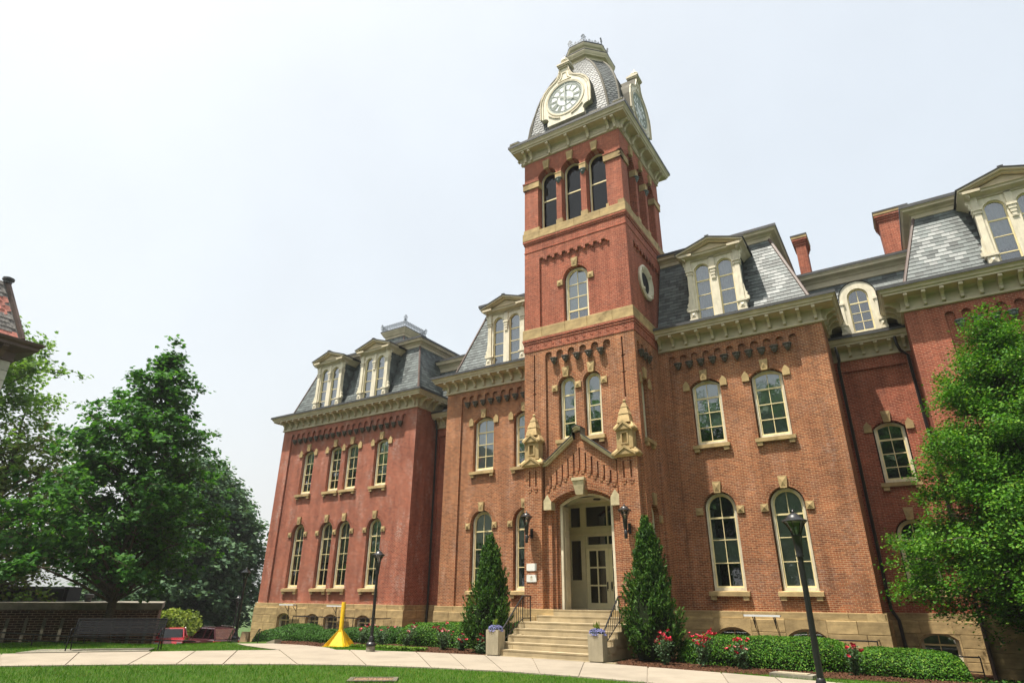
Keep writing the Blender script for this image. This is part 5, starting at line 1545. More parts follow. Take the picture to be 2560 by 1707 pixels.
for s in (-1, 1):
    x = s * 1.20
    MB().box(x - .08, x + .08, -.03, .05, 1.19, 5.7).build('post', 'door_paint', dwo)
    MB().plate(rect(s * 1.6 - .34, s * 1.6 + .34, 1.30, 2.20), [rect(s * 1.6 - .26, s * 1.6 + .26, 1.38, 2.12)], -.03, .02).build('dado_panel', 'door_paint', dwo)
    x0, x1 = sorted((s * .005, s * 1.11))
    cells = []
    ww = (x1 - x0 - .16 * 2 - .06) / 2
    for r in range(3):
        for c in range(2):
            xa = x0 + .16 + c * (ww + .06); za = 1.45 + r * .745
            cells.append(rect(xa, xa + ww, za, za + .68))
    d_ = MB().plate(rect(x0, x1, 1.20, 3.71), cells, -.01, .05).build('door', 'door_leaf', hall, (0, DY, 0))
    for q in cells: MB().plate(q, [], .02, .025, sides=False).build('pane', 'glass', d_)
    hx = s * .10
    MB().box(hx - .025, hx + .025, -.03, -.01, 2.02, 2.32).tube([(hx, -.03, 2.30), (hx, -.09, 2.27), (hx, -.09, 1.98), (hx, -.03, 1.95)], .015, 6).build('handle', 'iron', d_)
MB().box(-2.2, 2.2, .45, .5, 1.1, 5.8).build('dark_hall', 'dark', dwo)

# plinth under the porch
stone_base(TF, -2.87 - .1, -1.25, -.35, nm='porch_plinth', proud=.42, step=.04)
stone_base(TF, 1.25, 2.87 + .1, -.35, nm='porch_plinth', proud=.42, step=.04)
# ================================================================== ENTRANCE STEPS
h_s, t_s, y_s, z_s = 0.22, 0.394, -3.2, -0.34
st = thing('entrance_steps', 'pale stone entrance steps leading up to the arched double doors', 'steps', (0, 0, 0))
for i in range(7):
    if i < 5:
        y0 = y_s + i * t_s; hw = 2.17; y1 = y_s + 5 * t_s + .95 if i == 4 else y0 + t_s + .25
    else:
        y0 = (-.86, -.46)[i - 5]; hw = (1.80, 1.24)[i - 5]; y1 = (.1, .45)[i - 5]
    z1 = z_s + (i + 1) * h_s; z0 = z1 - h_s
    random.seed(40 + i)
    cut = sorted([-hw, hw] + [random.uniform(-.7, .9)])
    for a, b in zip(cut[:-1], cut[1:]):
        mb = MB().box(a + .002, b - .002, y0 + .015, y1, z0 + .004, z1 - .05)
        mb.hexa([(a + .002, y0 + .006, z1 - .05), (b - .002, y0 + .006, z1 - .05), (b - .002, y1, z1 - .05), (a + .002, y1, z1 - .05), (a + .002, y0, z1), (b - .002, y0, z1), (b - .002, y1, z1), (a + .002, y1, z1)])
        mb.build('step', 'step_stone', st)
for s in (-1, 1):      # coursed stone flanks under the treads
    for k, (za, zb_) in enumerate(((-.34, .02), (.02, .36), (.36, .72))):
        ya = y_s + (1, 2.6, 4.2)[k] * t_s
        a, b = sorted((s * 2.13, s * 1.7))
        MB().box(a, b, ya, -.5, za, zb_ - .012).build('flank_stone', 'step_stone', st)
MB().box(-2.6, 2.6, y_s - .12, y_s + .1, z_s - .05, z_s + .02).build('landing_lip', 'step_stone', st)

# ================================================================== TERRAIN
G = -0.36
def sst(a, b, x):
    t = min(1, max(0, (x - a) / (b - a))); return t * t * (3 - 2 * t)
def hgt(x, y):
    # falls away past the lawn crest on the left, and beside the right pavilion
    nx, ny = -0.967, 0.254
    u = (x + 22.4) * nx + (y + 9.0) * ny
    z = G - 1.65 * sst(0, 6.0, u) - 9.0 * sst(20, 140, u)
    z -= .42 * sst(-15, -21, x) * sst(-9.5, -4.5, y) * (1 - sst(0, 5, u))
    z -= .42 * sst(9.5, 13.0, x) * sst(-2.5, 1.5, y)
    z -= .9 * sst(-13, -22, x) * sst(-4.5, 2.5, y) * (1 - sst(0, 5, u))
    return z
xs = np.concatenate([np.linspace(-4200, -300, 8), np.linspace(-260, -70, 14), np.linspace(-62, -26, 22), np.arange(-25, 16.01, .5), np.linspace(19, 60, 12), np.linspace(80, 4200, 9)])
ys = np.concatenate([np.linspace(-4200, -200, 7), np.linspace(-150, -34, 10), np.arange(-30, 8.01, .5), np.linspace(10, 60, 14), np.linspace(75, 300, 10), np.linspace(400, 4200, 7)])
V = np.array([(x, y, hgt(x, y)) for y in ys for x in xs])
nx_ = len(xs)
F = np.array([(j * nx_ + i, j * nx_ + i + 1, (j + 1) * nx_ + i + 1, (j + 1) * nx_ + i) for j in range(len(ys) - 1) for i in range(nx_ - 1)])
gme = np_mesh('ground', V, F, 'grass'); gme.polygons.foreach_set('use_smooth', [True] * len(F))
tag(place('ground', gme), kind='structure')

def drape(name, poly, mat, dz, step=.5, kind='structure'):
    """a sheet cut to a plan polygon and laid over the ground"""
    bm = bmesh.new()
    fs = bm.faces.new([bm.verts.new((x, y, 0)) for x, y in poly])
    x0, x1 = min(p[0] for p in poly), max(p[0] for p in poly); y0, y1 = min(p[1] for p in poly), max(p[1] for p in poly)
    for k in range(1, int((x1 - x0) / step)):
        bmesh.ops.bisect_plane(bm, geom=bm.verts[:] + bm.edges[:] + bm.faces[:], plane_co=(x0 + k * step, 0, 0), plane_no=(1, 0, 0))
    for k in range(1, int((y1 - y0) / step)):
        bmesh.ops.bisect_plane(bm, geom=bm.verts[:] + bm.edges[:] + bm.faces[:], plane_co=(0, y0 + k * step, 0), plane_no=(0, 1, 0))
    for v in bm.verts: v.co.z = hgt(v.co.x, v.co.y) + dz
    me = bpy.data.meshes.new(name); bm.to_mesh(me); bm.free(); me.materials.append(M[mat])
    return tag(place(name, me), kind=kind)

# ---- sidewalk: slabs between a far and a near edge
far = [(-21.0, -17.6), (-16.2, -13.40), (-13.2, -9.75), (-11.3, -7.5), (-10.3, -6.36), (-8.2, -4.65), (-5.5, -3.75), (-2.6, -3.31), (1.5, -3.34), (3.83, -3.63), (6.14, -3.86), (9.2, -4.38), (12.5, -5.2), (17, -6.6), (24, -9.2)]
near = [(-16.0, -19.9), (-11.6, -15.1), (-9.2, -12.7), (-7.1, -10.95), (-5.3, -9.60), (-3.4, -8.55), (-1.4, -7.85), (.87, -7.36), (3.2, -7.20), (5.2, -7.30), (7.4, -7.60), (10.3, -8.2), (13.6, -9.1), (18, -10.6), (24.8, -13.2)]
def resamp(pl, n):
    P_ = [Vector(p) for p in pl]; L = [0]
    for a, b in zip(P_[:-1], P_[1:]): L.append(L[-1] + (b - a).length)
    out = []
    for k in range(n + 1):
        t = L[-1] * k / n; i = max(j for j in range(len(L)) if L[j] <= t + 1e-9); i = min(i, len(P_) - 2)
        out.append(P_[i].lerp(P_[i + 1], (t - L[i]) / max(1e-6, L[i + 1] - L[i])))
    return out
sw_poly = [tuple(p) for p in far] + [tuple(p) for p in reversed(near)]
sw = drape('sidewalk', sw_poly, 'concrete', .004, 1.0)
sub = []
for (a, b, c, d) in zip(far[:-1], far[1:], near[1:], near[:-1]):      # 2 slabs per segment
    L = (Vector(a) - Vector(b)).length; m = max(1, round(L / 1.9))
    for k in range(m):
        f0, f1 = k / m, (k + 1) / m
        A, B = Vector(a).lerp(Vector(b), f0), Vector(a).lerp(Vector(b), f1); D, C_ = Vector(d).lerp(Vector(c), f0), Vector(d).lerp(Vector(c), f1)
        e = .012
        q = [A.lerp(B, e), B.lerp(A, e), C_.lerp(D, e), D.lerp(C_, e)]
        zt = G + .032
        MB().hexa([(p.x, p.y, G - .05) for p in q] + [(p.x, p.y, zt) for p in q]).build('paving_slab', 'concrete', sw)
# spur walk to the left pavilion and the bench pad
spur = [(-10.25, -6.30), (-8.6, -4.95), (-9.6, -4.35), (-11.6, -3.95), (-13.5, -4.2), (-14.6, -5.2), (-13.2, -5.75), (-11.7, -6.1)]
drape('spur_walk', spur, 'concrete', .026, .7)
MB().hexa([(-16.9, -11.9, -.42), (-15.9, -13.1, -.42), (-13.3, -9.85, -.42), (-14.4, -9.0, -.42), (-16.9, -11.9, -.30), (-15.9, -13.1, -.30), (-13.3, -9.85, -.30), (-14.4, -9.0, -.30)]).build('bench_pad', 'concrete_grey')['kind'] = 'structure'

# ---- mulch beds
bed_r = [(2.25, -3.25), (3.83, -3.58), (5.6, -3.72), (8.0, -3.3), (12.5, -3.1), (16.5, -3.3), (20, -3.6), (20, 4.0), (13.2, 4.0), (13.2, 6), (10.2, 6), (10.2, 3.2), (2.25, 3.2)]
bed_l = [(-2.3, -3.22), (-2.6, -3.30), (-5.4, -3.70), (-6.6, -3.2), (-8.6, -2.9), (-10.6, -4.2), (-11.6, -3.9), (-13.9, -4.0), (-15.2, -2.6), (-19.0, -.6), (-23, 2.0), (-23, 4.0), (-13.2, 4.0), (-13.2, 6), (-10.2, 6), (-10.2, 3.2), (-2.3, 3.2)]
drape('mulch_bed', bed_r, 'mulch', .012); drape('mulch_bed', bed_l, 'mulch', .012)
def in_poly(x, y, poly):
    c = False; n = len(poly)
    for i in range(n):
        x1, y1 = poly[i]; x2, y2 = poly[(i + 1) % n]
        if (y1 > y) != (y2 > y) and x < (x2 - x1) * (y - y1) / (y2 - y1) + x1: c = not c
    return c
def scatter(poly, n, cond=None):
    x0, x1 = min(p[0] for p in poly), max(p[0] for p in poly); y0, y1 = min(p[1] for p in poly), max(p[1] for p in poly)
    out = []
    while len(out) < n:
        x, y = random.uniform(x0, x1), random.uniform(y0, y1)
        if in_poly(x, y, poly) and (not cond or cond(x, y)): out.append((x, y))
    return out
random.seed(5)
chip_pts = scatter([(2.3, -3.3), (3.8, -3.58), (5.6, -3.72), (8, -3.3), (13, -3.1), (13, -1.4), (2.3, -1.4)], 2600) + scatter([(-2.5, -3.3), (-5.4, -3.7), (-6.6, -3.2), (-8.6, -2.9), (-10.6, -4.2), (-13.9, -4.0), (-14.5, -2.2), (-2.5, -1.2)], 2600)
P = np.array([(x, y, hgt(x, y) + .022 + random.uniform(0, .012)) for x, y in chip_pts])
tag(place('bark_chips', leaves('bark_chips', 'mulch_chip', P, .07, 'spray', spread=.5)), 'loose brown bark chips on the planting beds', 'mulch', kind='stuff')

# ---- grass blades on the near lawns
def lawn_ok(x, y):
    return not in_poly(x, y, sw_poly)
near_lawn = [(-15.5, -20), (-11.5, -15.2), (-9.2, -12.85), (-7.1, -11.1), (-5.3, -9.75), (-3.4, -8.7), (-1.4, -8.0), (.87, -7.5), (3.2, -7.34), (5.2, -7.44), (7.4, -7.74), (10.3, -8.35), (10, -12.5), (4, -14.5), (0, -16.5), (-4, -20)]
left_lawn = [(-20.8, -17.2), (-16.25, -13.3), (-13.3, -9.7), (-11.4, -7.4), (-10.4, -6.42), (-11.8, -6.2), (-13.4, -5.9), (-15.2, -5.3), (-17.5, -3.2), (-20.2, -3.6), (-21.6, -9), (-22, -14)]
strip_r = [(5.4, -3.78), (6.14, -3.8), (9.2, -4.3), (12.5, -5.1), (16, -6.1), (16, -3.35), (12.5, -3.15), (8, -3.35)]
strip_l = [(-5.6, -3.72), (-8.2, -4.55), (-8.8, -4.9), (-9.7, -4.45), (-10.5, -4.1), (-8.6, -3.0), (-6.6, -3.3)]
pts = scatter(near_lawn, 60000) + scatter(left_lawn, 30000) + scatter(strip_r, 5000) + scatter(strip_l, 4200)
P = np.array([(x, y, hgt(x, y)) for x, y in pts]); n = len(P)
hgts = RNG.uniform(.05, .10, n)
P[:, 2] += hgts * .42
tag(place('lawn_grass', leaves('lawn_grass', 'blade', P, hgts * 1.15, 'blade', normal=RNG.normal(0, 1, (n, 3)) * np.array([1, 1, .1]), spread=.2, axis=np.tile((0, 0, 1.0), (n, 1)), axis_spread=.35)), 'short mown green lawn grass along the curving walk', 'grass', kind='stuff')

# parking lot, road and hills behind
lot = [(-60, -22), (-32, -16), (-28, -8), (-25.5, -3.0), (-26, 4), (-27, 14), (-27, 60), (-60, 60)]
drape('parking_lot', lot, 'asphalt', .02, 3.0)
def hill(name, pts, depth):
    n = len(pts); mb = MB(); rows = 7
    v = []
    for r in range(rows):
        t = r / (rows - 1)
        for i, (x, y, h) in enumerate(pts):
            d = Vector((x, y)).normalized() * depth * t
            v.append((x + d.x, y + d.y, -25 + (h + 25) * math.sin(t * math.pi * .62) / math.sin(math.pi * .62) * (1 + .04 * math.sin(i * 2.3 + r * 1.7)) if t > 0 else -30))
    mb.add(v, [(r * n + i, r * n + i + 1, (r + 1) * n + i + 1, (r + 1) * n + i) for r in range(rows - 1) for i in range(n - 1)])
    o = mb.smooth().build(name, 'hill'); o['kind'] = 'structure'
hp = []
for k in range(40):
    a = R(98 + k * 2.9)           # azimuth round the left rear
    d = 3200 + 200 * math.sin(k * .7)
    hp.append((d * math.cos(a) + 12, d * math.sin(a) - 24, 215 + 55 * math.sin(k * .55 + .6) + 26 * math.sin(k * 1.4)))
hill('hills', hp, 1200)

# ================================================================== LAMPS
def lantern_parts(parent, z, s=1.0, x=0.0, y=0.0):
    """open lantern: curved ribs, glass cone, domed roof with finial; z = bottom of the glass"""
    fm = MB(); n = 6
    for k in range(n):
        a = 2 * math.pi * k / n + .4
        pts = [(x + r * s * math.cos(a), y + r * s * math.sin(a), z + h * s) for r, h in ((.085, 0), (.105, .08), (.145, .18), (.20, .28), (.265, .35))]
        fm.tube(pts, .014 * s, 5)
    ring = [(x + .265 * s * math.cos(2 * math.pi * k / 20), y + .265 * s * math.sin(2 * math.pi * k / 20), z + .35 * s) for k in range(21)]
    fm.tube(ring, .016 * s, 5)
    fm.build('lantern_frame', 'iron', parent)
    MB().lathe([(.07 * s, 0), (.09 * s, .08 * s), (.128 * s, .18 * s), (.18 * s, .28 * s), (.235 * s, .345 * s)], 12, x, y, z, False, False).smooth().build('lantern_glass', 'lamp_glass', parent)
    MB().lathe([(.285 * s, .345 * s), (.28 * s, .365 * s), (.20 * s, .405 * s), (.165 * s, .435 * s), (.15 * s, .47 * s), (.11 * s, .50 * s), (.06 * s, .53 * s), (.03 * s, .54 * s)], 18, x, y, z).smooth().build('lantern_roof', 'iron', parent)
    MB().lathe([(.025 * s, .54 * s), (.018 * s, .56 * s), (.035 * s, .575 * s), (.012 * s, .61 * s), (0, .625 * s)], 8, x, y, z).smooth().build('finial', 'iron', parent)
    MB().lathe([(.03 * s, 0), (.03 * s, .16 * s)], 8, x, y, z).build('bulb', 'clock_face', parent)

def lamp_post(loc, label, foot=True, H=3.83):
    t = thing('street_lamp', label, 'street lamp', loc, 0, 'black lamp posts along the walk')
    if foot: MB().lathe([(.17, -.1), (.17, .23), (.15, .25)], 18).smooth().build('footing', 'concrete_grey', t)
    MB().lathe([(.20, .25), (.20, .30), (.17, .34), (.12, .38), (.115, .46), (.09, .52), (.085, .56), (.07, .58)], 16).smooth().build('base_shoe', 'iron', t)
    MB().lathe([(.068, .56), (.052, H - .98)], 14).smooth().build('pole', 'iron', t)
    MB().lathe([(.078, H - 1.0), (.078, H - .97), (.07, H - .95), (.098, H - .62), (.108, H - .60), (.108, H - .57), (.09, H - .56)], 16).smooth().build('collar', 'iron', t)
    lantern_parts(t, H - .60, .92)
    return t
lamp_post((-6.95, -4.76, -.37), 'black lamp post on a concrete footing beside the yellow steel post')
lamp_post((9.55, -9.3, -.37), 'tall black lamp post standing nearest, in front of the right wing')
lamp_post((-19.3, -2.0, -.70), 'black lamp post at the left corner of the hall, next to the parked cars', H=3.75)
lamp_post((-33.2, 7.6, -2.6), 'small distant lamp post in front of the dark tree', H=4.3)

for s, nm in ((-1, 'black wall lantern left of the arched entrance'), (1, 'black wall lantern right of the arched entrance')):
    x = s * 2.26 - .06
    t = thing('wall_lantern', nm, 'wall lantern', (x, -.30, 4.2), 0, 'wall lanterns flanking the entrance')
    MB().box(-.055, .055, -.06, -.002, -.2, .2).build('wall_plate', 'iron', t)
    MB().tube([(0, -.05, -.06), (0, -.22, -.10), (0, -.36, -.22), (0, -.45, -.26)], .028, 8).smooth().build('arm', 'iron', t)
    MB().lathe([(.055, -.42), (.065, -.38), (.065, -.12), (.05, -.10), (.075, .0), (.095, .28), (.105, .30), (.09, .32)], 14, 0, -.45).smooth().build('collar', 'iron', t)
    lantern_parts(t, .32, .95, 0, -.45)

# plaques
for z, nm in ((2.83, 'upper blank white plaque on the left entrance pier'), (2.39, 'lower white plaque with a faint emblem on the left entrance pier')):
    t = thing('plaque', nm, 'plaque', (-2.34, -.30, z), 0, 'white plaques on the entrance pier')
    MB().box(-.24, .24, -.025, -.002, -.145, .145).build('plate', 'plaque', t)
    for sx in (-1, 1):
        for sz in (-1, 1): MB().box(sx * .215 - .012, sx * .215 + .012, -.032, -.026, sz * .12 - .012, sz * .12 + .012).build('screw', 'plaque_mark', t)
    if z < 2.5:
        mb = MB().box(-.03, .03, -.028, -.0255, .02, .10).box(-.07, .07, -.028, -.0255, .035, .06).box(-.05, .05, -.028, -.0255, -.02, .005).box(-.09, .09, -.028, -.0255, -.055, -.04).box(-.06, .06, -.028, -.0255, -.09, -.075)
        mb.build('emblem', 'plaque_mark', t)

# ================================================================== STAIR RAILINGS
def stair_rail(s):
    t = thing('stair_railing', 'black iron stair railing on the %s side of the entrance steps' % ('left' if s < 0 else 'right'), 'railing', (s * 2.05, 0, 0), 0, 'stair railings')
    top = [(-2.95, .55), (-1.50, 1.70), (-.90, 1.70)]
    bot = [(-2.95, -.02 + .22), (-1.50, .86), (-.90, .86)]
    MB().tube([(0, -3.02, .50), (0, -2.95, .55), (0, -1.54, 1.67), (0, -1.48, 1.70), (0, -.92, 1.70), (0, -.86, 1.67)], .027, 8).smooth().build('handrail', 'iron', t)
    MB().bar((0, -2.95, .13), (0, -1.50, .88), .022, .028).bar((0, -1.50, .88), (0, -.90, .88), .022, .028).build('bottom_rail', 'iron', t)
    for y, zt, zb_ in ((-1.50, 1.70, .76), (-.90, 1.70, .76), (-2.95, .55, -.12)):
        MB().box(-.016, .016, y - .016, y + .016, zb_, zt).build('post', 'iron', t)
    for k in range(1, 9):
        y = -2.95 + 1.45 * k / 9
        MB().box(-.008, .008, y - .008, y + .008, .13 + .75 * k / 9, .55 + 1.15 * k / 9).build('baluster', 'iron', t)
    for k in range(1, 5):
        y = -1.50 + .6 * k / 5
        MB().box(-.008, .008, y - .008, y + .008, .88, 1.69).build('baluster', 'iron', t)
stair_rail(-1); stair_rail(1)

# ================================================================== PLANTERS AND FLOWERS
for x, y, rz, nm, fn in ((-2.24, -3.14, R(4), 'concrete', 'left'), (1.93, -3.18, R(6), 'concrete', 'right')):
    t = thing('planter', 'square concrete planter at the %s foot of the entrance steps' % fn, 'planter', (x, y, -.335), rz, 'concrete planters')
    hw = .25
    MB().box(-hw + .03, hw - .03, -hw + .03, hw - .03, 0, .04).build('foot', 'concrete_grey', t)
    MB().hexa([(-hw, -hw, .04), (hw, -hw, .04), (hw, hw, .04), (-hw, hw, .04), (-hw - .012, -hw - .012, .84), (hw + .012, -hw - .012, .84), (hw + .012, hw + .012, .84), (-hw - .012, hw + .012, .84)]).build('pot', 'concrete_pot', t)
    q = hw + .012
    MB().plate(rect(-q, q, -q, q), [rect(-q + .05, q - .05, -q + .05, q - .05)], 0, .02).build('rim', 'concrete_pot', t, (0, 0, .86)).rotation_euler = (R(-90), 0, 0)
    MB().box(-hw + .04, hw - .04, -hw + .04, hw - .04, .78, .85).build('soil', 'mulch', t)
    f = thing('flowers', 'mound of small violet blue flowers in the %s planter' % fn, 'flowers', (x, y, .505), rz, 'violet flowers in the planters')
    n = 1500
    a = RNG.uniform(0, 2 * np.pi, n); c = RNG.uniform(0, 1, n)
    ph = np.arccos(1 - c * .95)
    rad = RNG.uniform(.86, 1.0, n)
    P = np.stack([.31 * rad * np.sin(ph) * np.cos(a), .31 * rad * np.sin(ph) * np.sin(a), .02 + .17 * rad * np.cos(ph)], 1)
    P[:, 2] -= .06 * (P[:, 0] ** 2 + P[:, 1] ** 2 > .07)
    nrm = P * np.array([1, 1, 2.0])
    place('leaves', leaves('leaves', 'leaf_yew', P * .9, .05, 'oval', nrm, .5), f)
    place('blossoms', leaves('blossoms', 'blue_flower', P, .034, 'oval', nrm, .35), f)['kind'] = 'stuff'
    n = 40
    P = np.stack([RNG.normal(0, .05, n), RNG.normal(0, .05, n), RNG.uniform(.14, .36, n)], 1)
    place('tall_stems', leaves('tall_stems', 'leaf_bush', P, .13, 'spray', RNG.normal(0, 1, (n, 3)) * np.array([1, 1, .2]), .2, axis=np.tile((0, 0, 1.0), (n, 1)), axis_spread=.3), f)

# ================================================================== BENCH
def bench():
    t = thing('park_bench', 'long black slatted metal bench facing the walk', 'bench', (-15.35, -11.75, -.32), math.atan2(.78, .63))
    L = 3.02
    for k in range(8):
        y = .02 + k * .058
        MB().box(-.02, L + .02, y, y + .042, .50 - .012 * math.sin(k / 7 * 3.1), .518 - .012 * math.sin(k / 7 * 3.1)).build('seat_slat', 'bench_metal', t)
    for k in range(9):
        f = k / 8; y = .50 + .17 * f; z = .56 + .46 * f
        MB().hexa([(-.02, y, z), (L + .02, y, z), (L + .02, y + .018, z), (-.02, y + .018, z), (-.02, y + .012, z + .043), (L + .02, y + .012, z + .043), (L + .02, y + .03, z + .043), (-.02, y + .03, z + .043)]).build('back_slat', 'bench_metal', t)
    MB().tube([(-.03, .685, 1.06), (L + .03, .685, 1.06)], .02, 8).smooth().build('top_rail', 'bench_metal', t)
    for x in (.0, L):
        MB().tube([(x, -.06, 0), (x, -.01, .25), (x, .02, .49)], .022, 8).smooth().build('leg', 'bench_metal', t)
        MB().tube([(x, .60, 0), (x, .50, .30), (x, .49, .52), (x, .56, .75), (x, .68, 1.06)], .022, 8).smooth().build('leg', 'bench_metal', t)
        MB().tube([(x, .02, .49), (x, .03, .70), (x, .10, .75), (x, .55, .76)], .020, 8).smooth().build('armrest', 'bench_metal', t)
        MB().bar((x, .0, .485), (x, .52, .485), .03).build('seat_bearer', 'bench_metal', t)
        for y in (-.06, .60): MB().lathe([(.04, 0), (.04, .012)], 10, x, y).build('foot_pad', 'bench_metal', t)
    MB().bar((L / 2, .0, .485), (L / 2, .52, .485), .03).build('seat_bearer', 'bench_metal', t)
M['bench_metal'] = simple('black_bench_paint', (0.007, 0.008, 0.010), .55, .1, 6, spec=.22)
bench()

# ================================================================== YELLOW POST
t = thing('steel_post', 'bright yellow steel post with a finned pyramid base', 'post', (-10.0, -3.5, -.34), R(20))
MB().lathe([(.088, 0), (.088, 1.71), (.08, 1.73)], 18).smooth().build('tube', 'yellow', t)
MB().box(-.52, .52, -.52, .52, 0, .03).build('base_plate', 'yellow', t)
for k in range(4):
    a = k * math.pi / 2 + math.pi / 4
    d = Vector((math.cos(a), math.sin(a)));  e = Vector((-d.y, d.x)) * .012
    q = [(.08, .03), (.66, .03), (.66, .07), (.08, .66)]
    p = [(d.x * r + e.x * s, d.y * r + e.y * s, z) for s in (-1, 1) for r, z in q]
    MB().add(p, [(0, 1, 2, 3), (7, 6, 5, 4), (0, 4, 5, 1), (1, 5, 6, 2), (2, 6, 7, 3), (3, 7, 4, 0)]).build('fin', 'yellow', t)
q = [(.30, .30), (-.30, .30), (-.30, -.30), (.30, -.30)]
MB().add([(x * 1.15, y * 1.15, .03) for x, y in q] + [(x * .27, y * .27, .56) for x, y in q], [(0, 1, 5, 4), (1, 2, 6, 5), (2, 3, 7, 6), (3, 0, 4, 7)]).build('pyramid_base', 'yellow', t)

# ================================================================== SMALL FITTINGS ON THE HALL'S BASE
def light_bar(x, y, z, nm):
    t = thing('light_bar', nm, 'floodlight', (x, y, z), 0, 'white light bars on the stone base')
    MB().box(-.66, .66, -.50, -.28, .0, .05).box(-.66, .66, -.51, -.50, -.01, .06).build('housing', 'white_bar', t)
    MB().box(-.62, .62, -.48, -.30, -.008, .0).build('lens', 'clock_face', t)
    for sx in (-.38, .38):
        MB().bar((sx, -.38, -.01), (sx, .02, -.01), .03, .02).bar((sx, -.30, -.03), (sx, .0, -.36), .03, .02).bar((sx, .01, .02), (sx, .01, -.42), .04, .02).build('bracket', 'iron', t)
light_bar(6.15, 3.06, 1.05, 'white light bar on black brackets below the right wing windows')
light_bar(-22.3, 3.86, 1.10, 'leftmost white light bar on the stone base of the left pavilion')
light_bar(-18.0, 3.86, 1.08, 'white light bar on the stone base behind the yellow post')
def guard(x0, x1, y, z, nm, ret=1.2, posts=4):
    t = thing('guard_rail', nm, 'railing', (x0, y, 0), 0, 'black guard rails round the basement window wells')
    L = x1 - x0
    MB().tube([(0, ret, z), (0, 0, z), (L, 0, z), (L, ret, z)], .024, 6).build('top_rail', 'iron', t)
    MB().tube([(0, 0, z - .45), (L, 0, z - .45)], .018, 6).build('lower_rail', 'iron', t)
    for k in range(posts):
        MB().tube([(L * k / (posts - 1), 0, hgt(x0, y) - .2), (L * k / (posts - 1), 0, z)], .022, 6).build('post', 'iron', t)
guard(-20.6, -13.9, 2.6, .52, 'black pipe guard rail in front of the left pavilion basement windows', posts=5)
guard(3.9, 9.9, 2.0, .36, 'black pipe guard rail behind the hedge below the right wing')
guard(11.0, 12.75, 4.2, -.12, 'short black guard rail by the basement window near the right tree', .6, 3)
# stair rails beside the left spur walk
t = thing('path_railing', 'low black handrail pair beside the steps at the left end of the hedge', 'railing', (-14.4, -4.3, -.4), R(150))
for yy in (0, 1.1):
    MB().tube([(-.3, yy, .62), (0, yy, .62), (1.7, yy, .12), (2.0, yy, .10)], .022, 6).build('handrail', 'iron', t)
    for xx, zz_ in ((0, .62), (1.0, .33), (1.9, .11)): MB().tube([(xx, yy, -.6), (xx, yy, zz_)], .02, 6).build('post', 'iron', t)
# kerb block of those steps
MB().hexa([(-14.3, -3.9, -.5), (-13.5, -4.1, -.5), (-13.4, -3.8, -.5), (-14.2, -3.5, -.5), (-14.3, -3.9, -.33), (-13.5, -4.1, -.18), (-13.4, -3.8, -.18), (-14.2, -3.5, -.33)]).build('kerb_block', 'concrete')['kind'] = 'structure'
M['cover_frame'] = simple('dirty_concrete', (0.13, 0.11, 0.08), .9, .2, 6)
# cover plates
t = thing('utility_cover', 'rusty rectangular cover set in a concrete frame in the near lawn', 'cover', (-.75, -10.98, hgt(-.7, -11) + .0), R(38))
MB().plate(rect(-.62, .62, -.40, .40), [rect(-.50, .50, -.28, .28)], 0, .03).build('frame', 'cover_frame', t, (0, 0, .045)).rotation_euler = (R(-90), 0, 0)
MB().box(-.495, .495, -.275, .275, .0, .036).build('plate', 'plate_brown', t)
t = thing('access_box', 'low concrete access box in the grass below the right hedge', 'cover', (8.05, -3.55, -.38), R(-8))
MB().box(-.58, .58, -.26, .26, 0, .12).build('kerb', 'concrete_grey', t)
MB().box(-.42, .42, -.18, .18, .12, .14).build('lid', 'concrete_pot', t)

# ================================================================== LEFT BACKGROUND BUILDINGS
t = thing('low_brick_building', 'low brown brick building with a concrete parapet behind the bench', 'building', (0, 0, 0))
A = Vector((-30.3, -12.5)); B = Vector((-24.81, -3.22)); d = (B - A).normalized(); Ln = (B - A).length; rzb = math.atan2(d.y, d.x)
MB().box(0, Ln, 0, 12, -3, .86).build('brick_wall', 'brick_brown', t, (A.x, A.y, 0), rzb)
MB().box(-.1, Ln + .12, -.12, 12.1, .855, 1.20).build('parapet', 'concrete_grey', t, (A.x, A.y, 0), rzb)
for k in range(13):
    x = Ln - .45 - k * .78
    MB().hexa([(x - .08, -.34, -2.5), (x + .08, -.34, -2.5), (x + .08, .02, -2.5), (x - .08, .02, -2.5), (x - .07, -.05, .45), (x + .07, -.05, .45), (x + .07, .02, .45), (x - .07, .02, .45)]).build('rib', 'concrete_grey', t, (A.x, A.y, 0), rzb)
MB().lathe([(.16, 0), (.16, .25), (.26, .27), (.26, .42), (.2, .45)], 14, -30.0, -4.6, 1.18).build('roof_vent', 'lead', t)
for k in range(6):
    p = Vector((-38.6, -8.0)).lerp(Vector((-35.07, -3.76)), k / 6); q = Vector((-38.6, -8.0)).lerp(Vector((-35.07, -3.76)), (k + .96) / 6)
    sl = MB()
    for j in range(16):
        zz_ = 1.2 + j * .052
        sl.hexa([(p.x, p.y, zz_), (q.x, q.y, zz_), (q.x - .08, q.y + .06, zz_ + .03), (p.x - .08, p.y + .06, zz_ + .03), (p.x, p.y, zz_ + .02), (q.x, q.y, zz_ + .02), (q.x - .08, q.y + .06, zz_ + .05), (p.x - .08, p.y + .06, zz_ + .05)])
    sl.bar((p.x, p.y, 1.1), (p.x, p.y, 2.05), .05).bar((q.x, q.y, 1.1), (q.x, q.y, 2.05), .03)
    sl.build('louvre_panel', 'panel_dark', t)
MB().hexa([(-38.8, -7.8, 1.0), (-35.2, -3.5, 1.0), (-37.2, -1.8, 1.0), (-40.8, -6, 1.0), (-38.8, -7.8, 2.06), (-35.2, -3.5, 2.06), (-37.2, -1.8, 2.06), (-40.8, -6, 2.06)]).build('plant_room', 'dark', t)

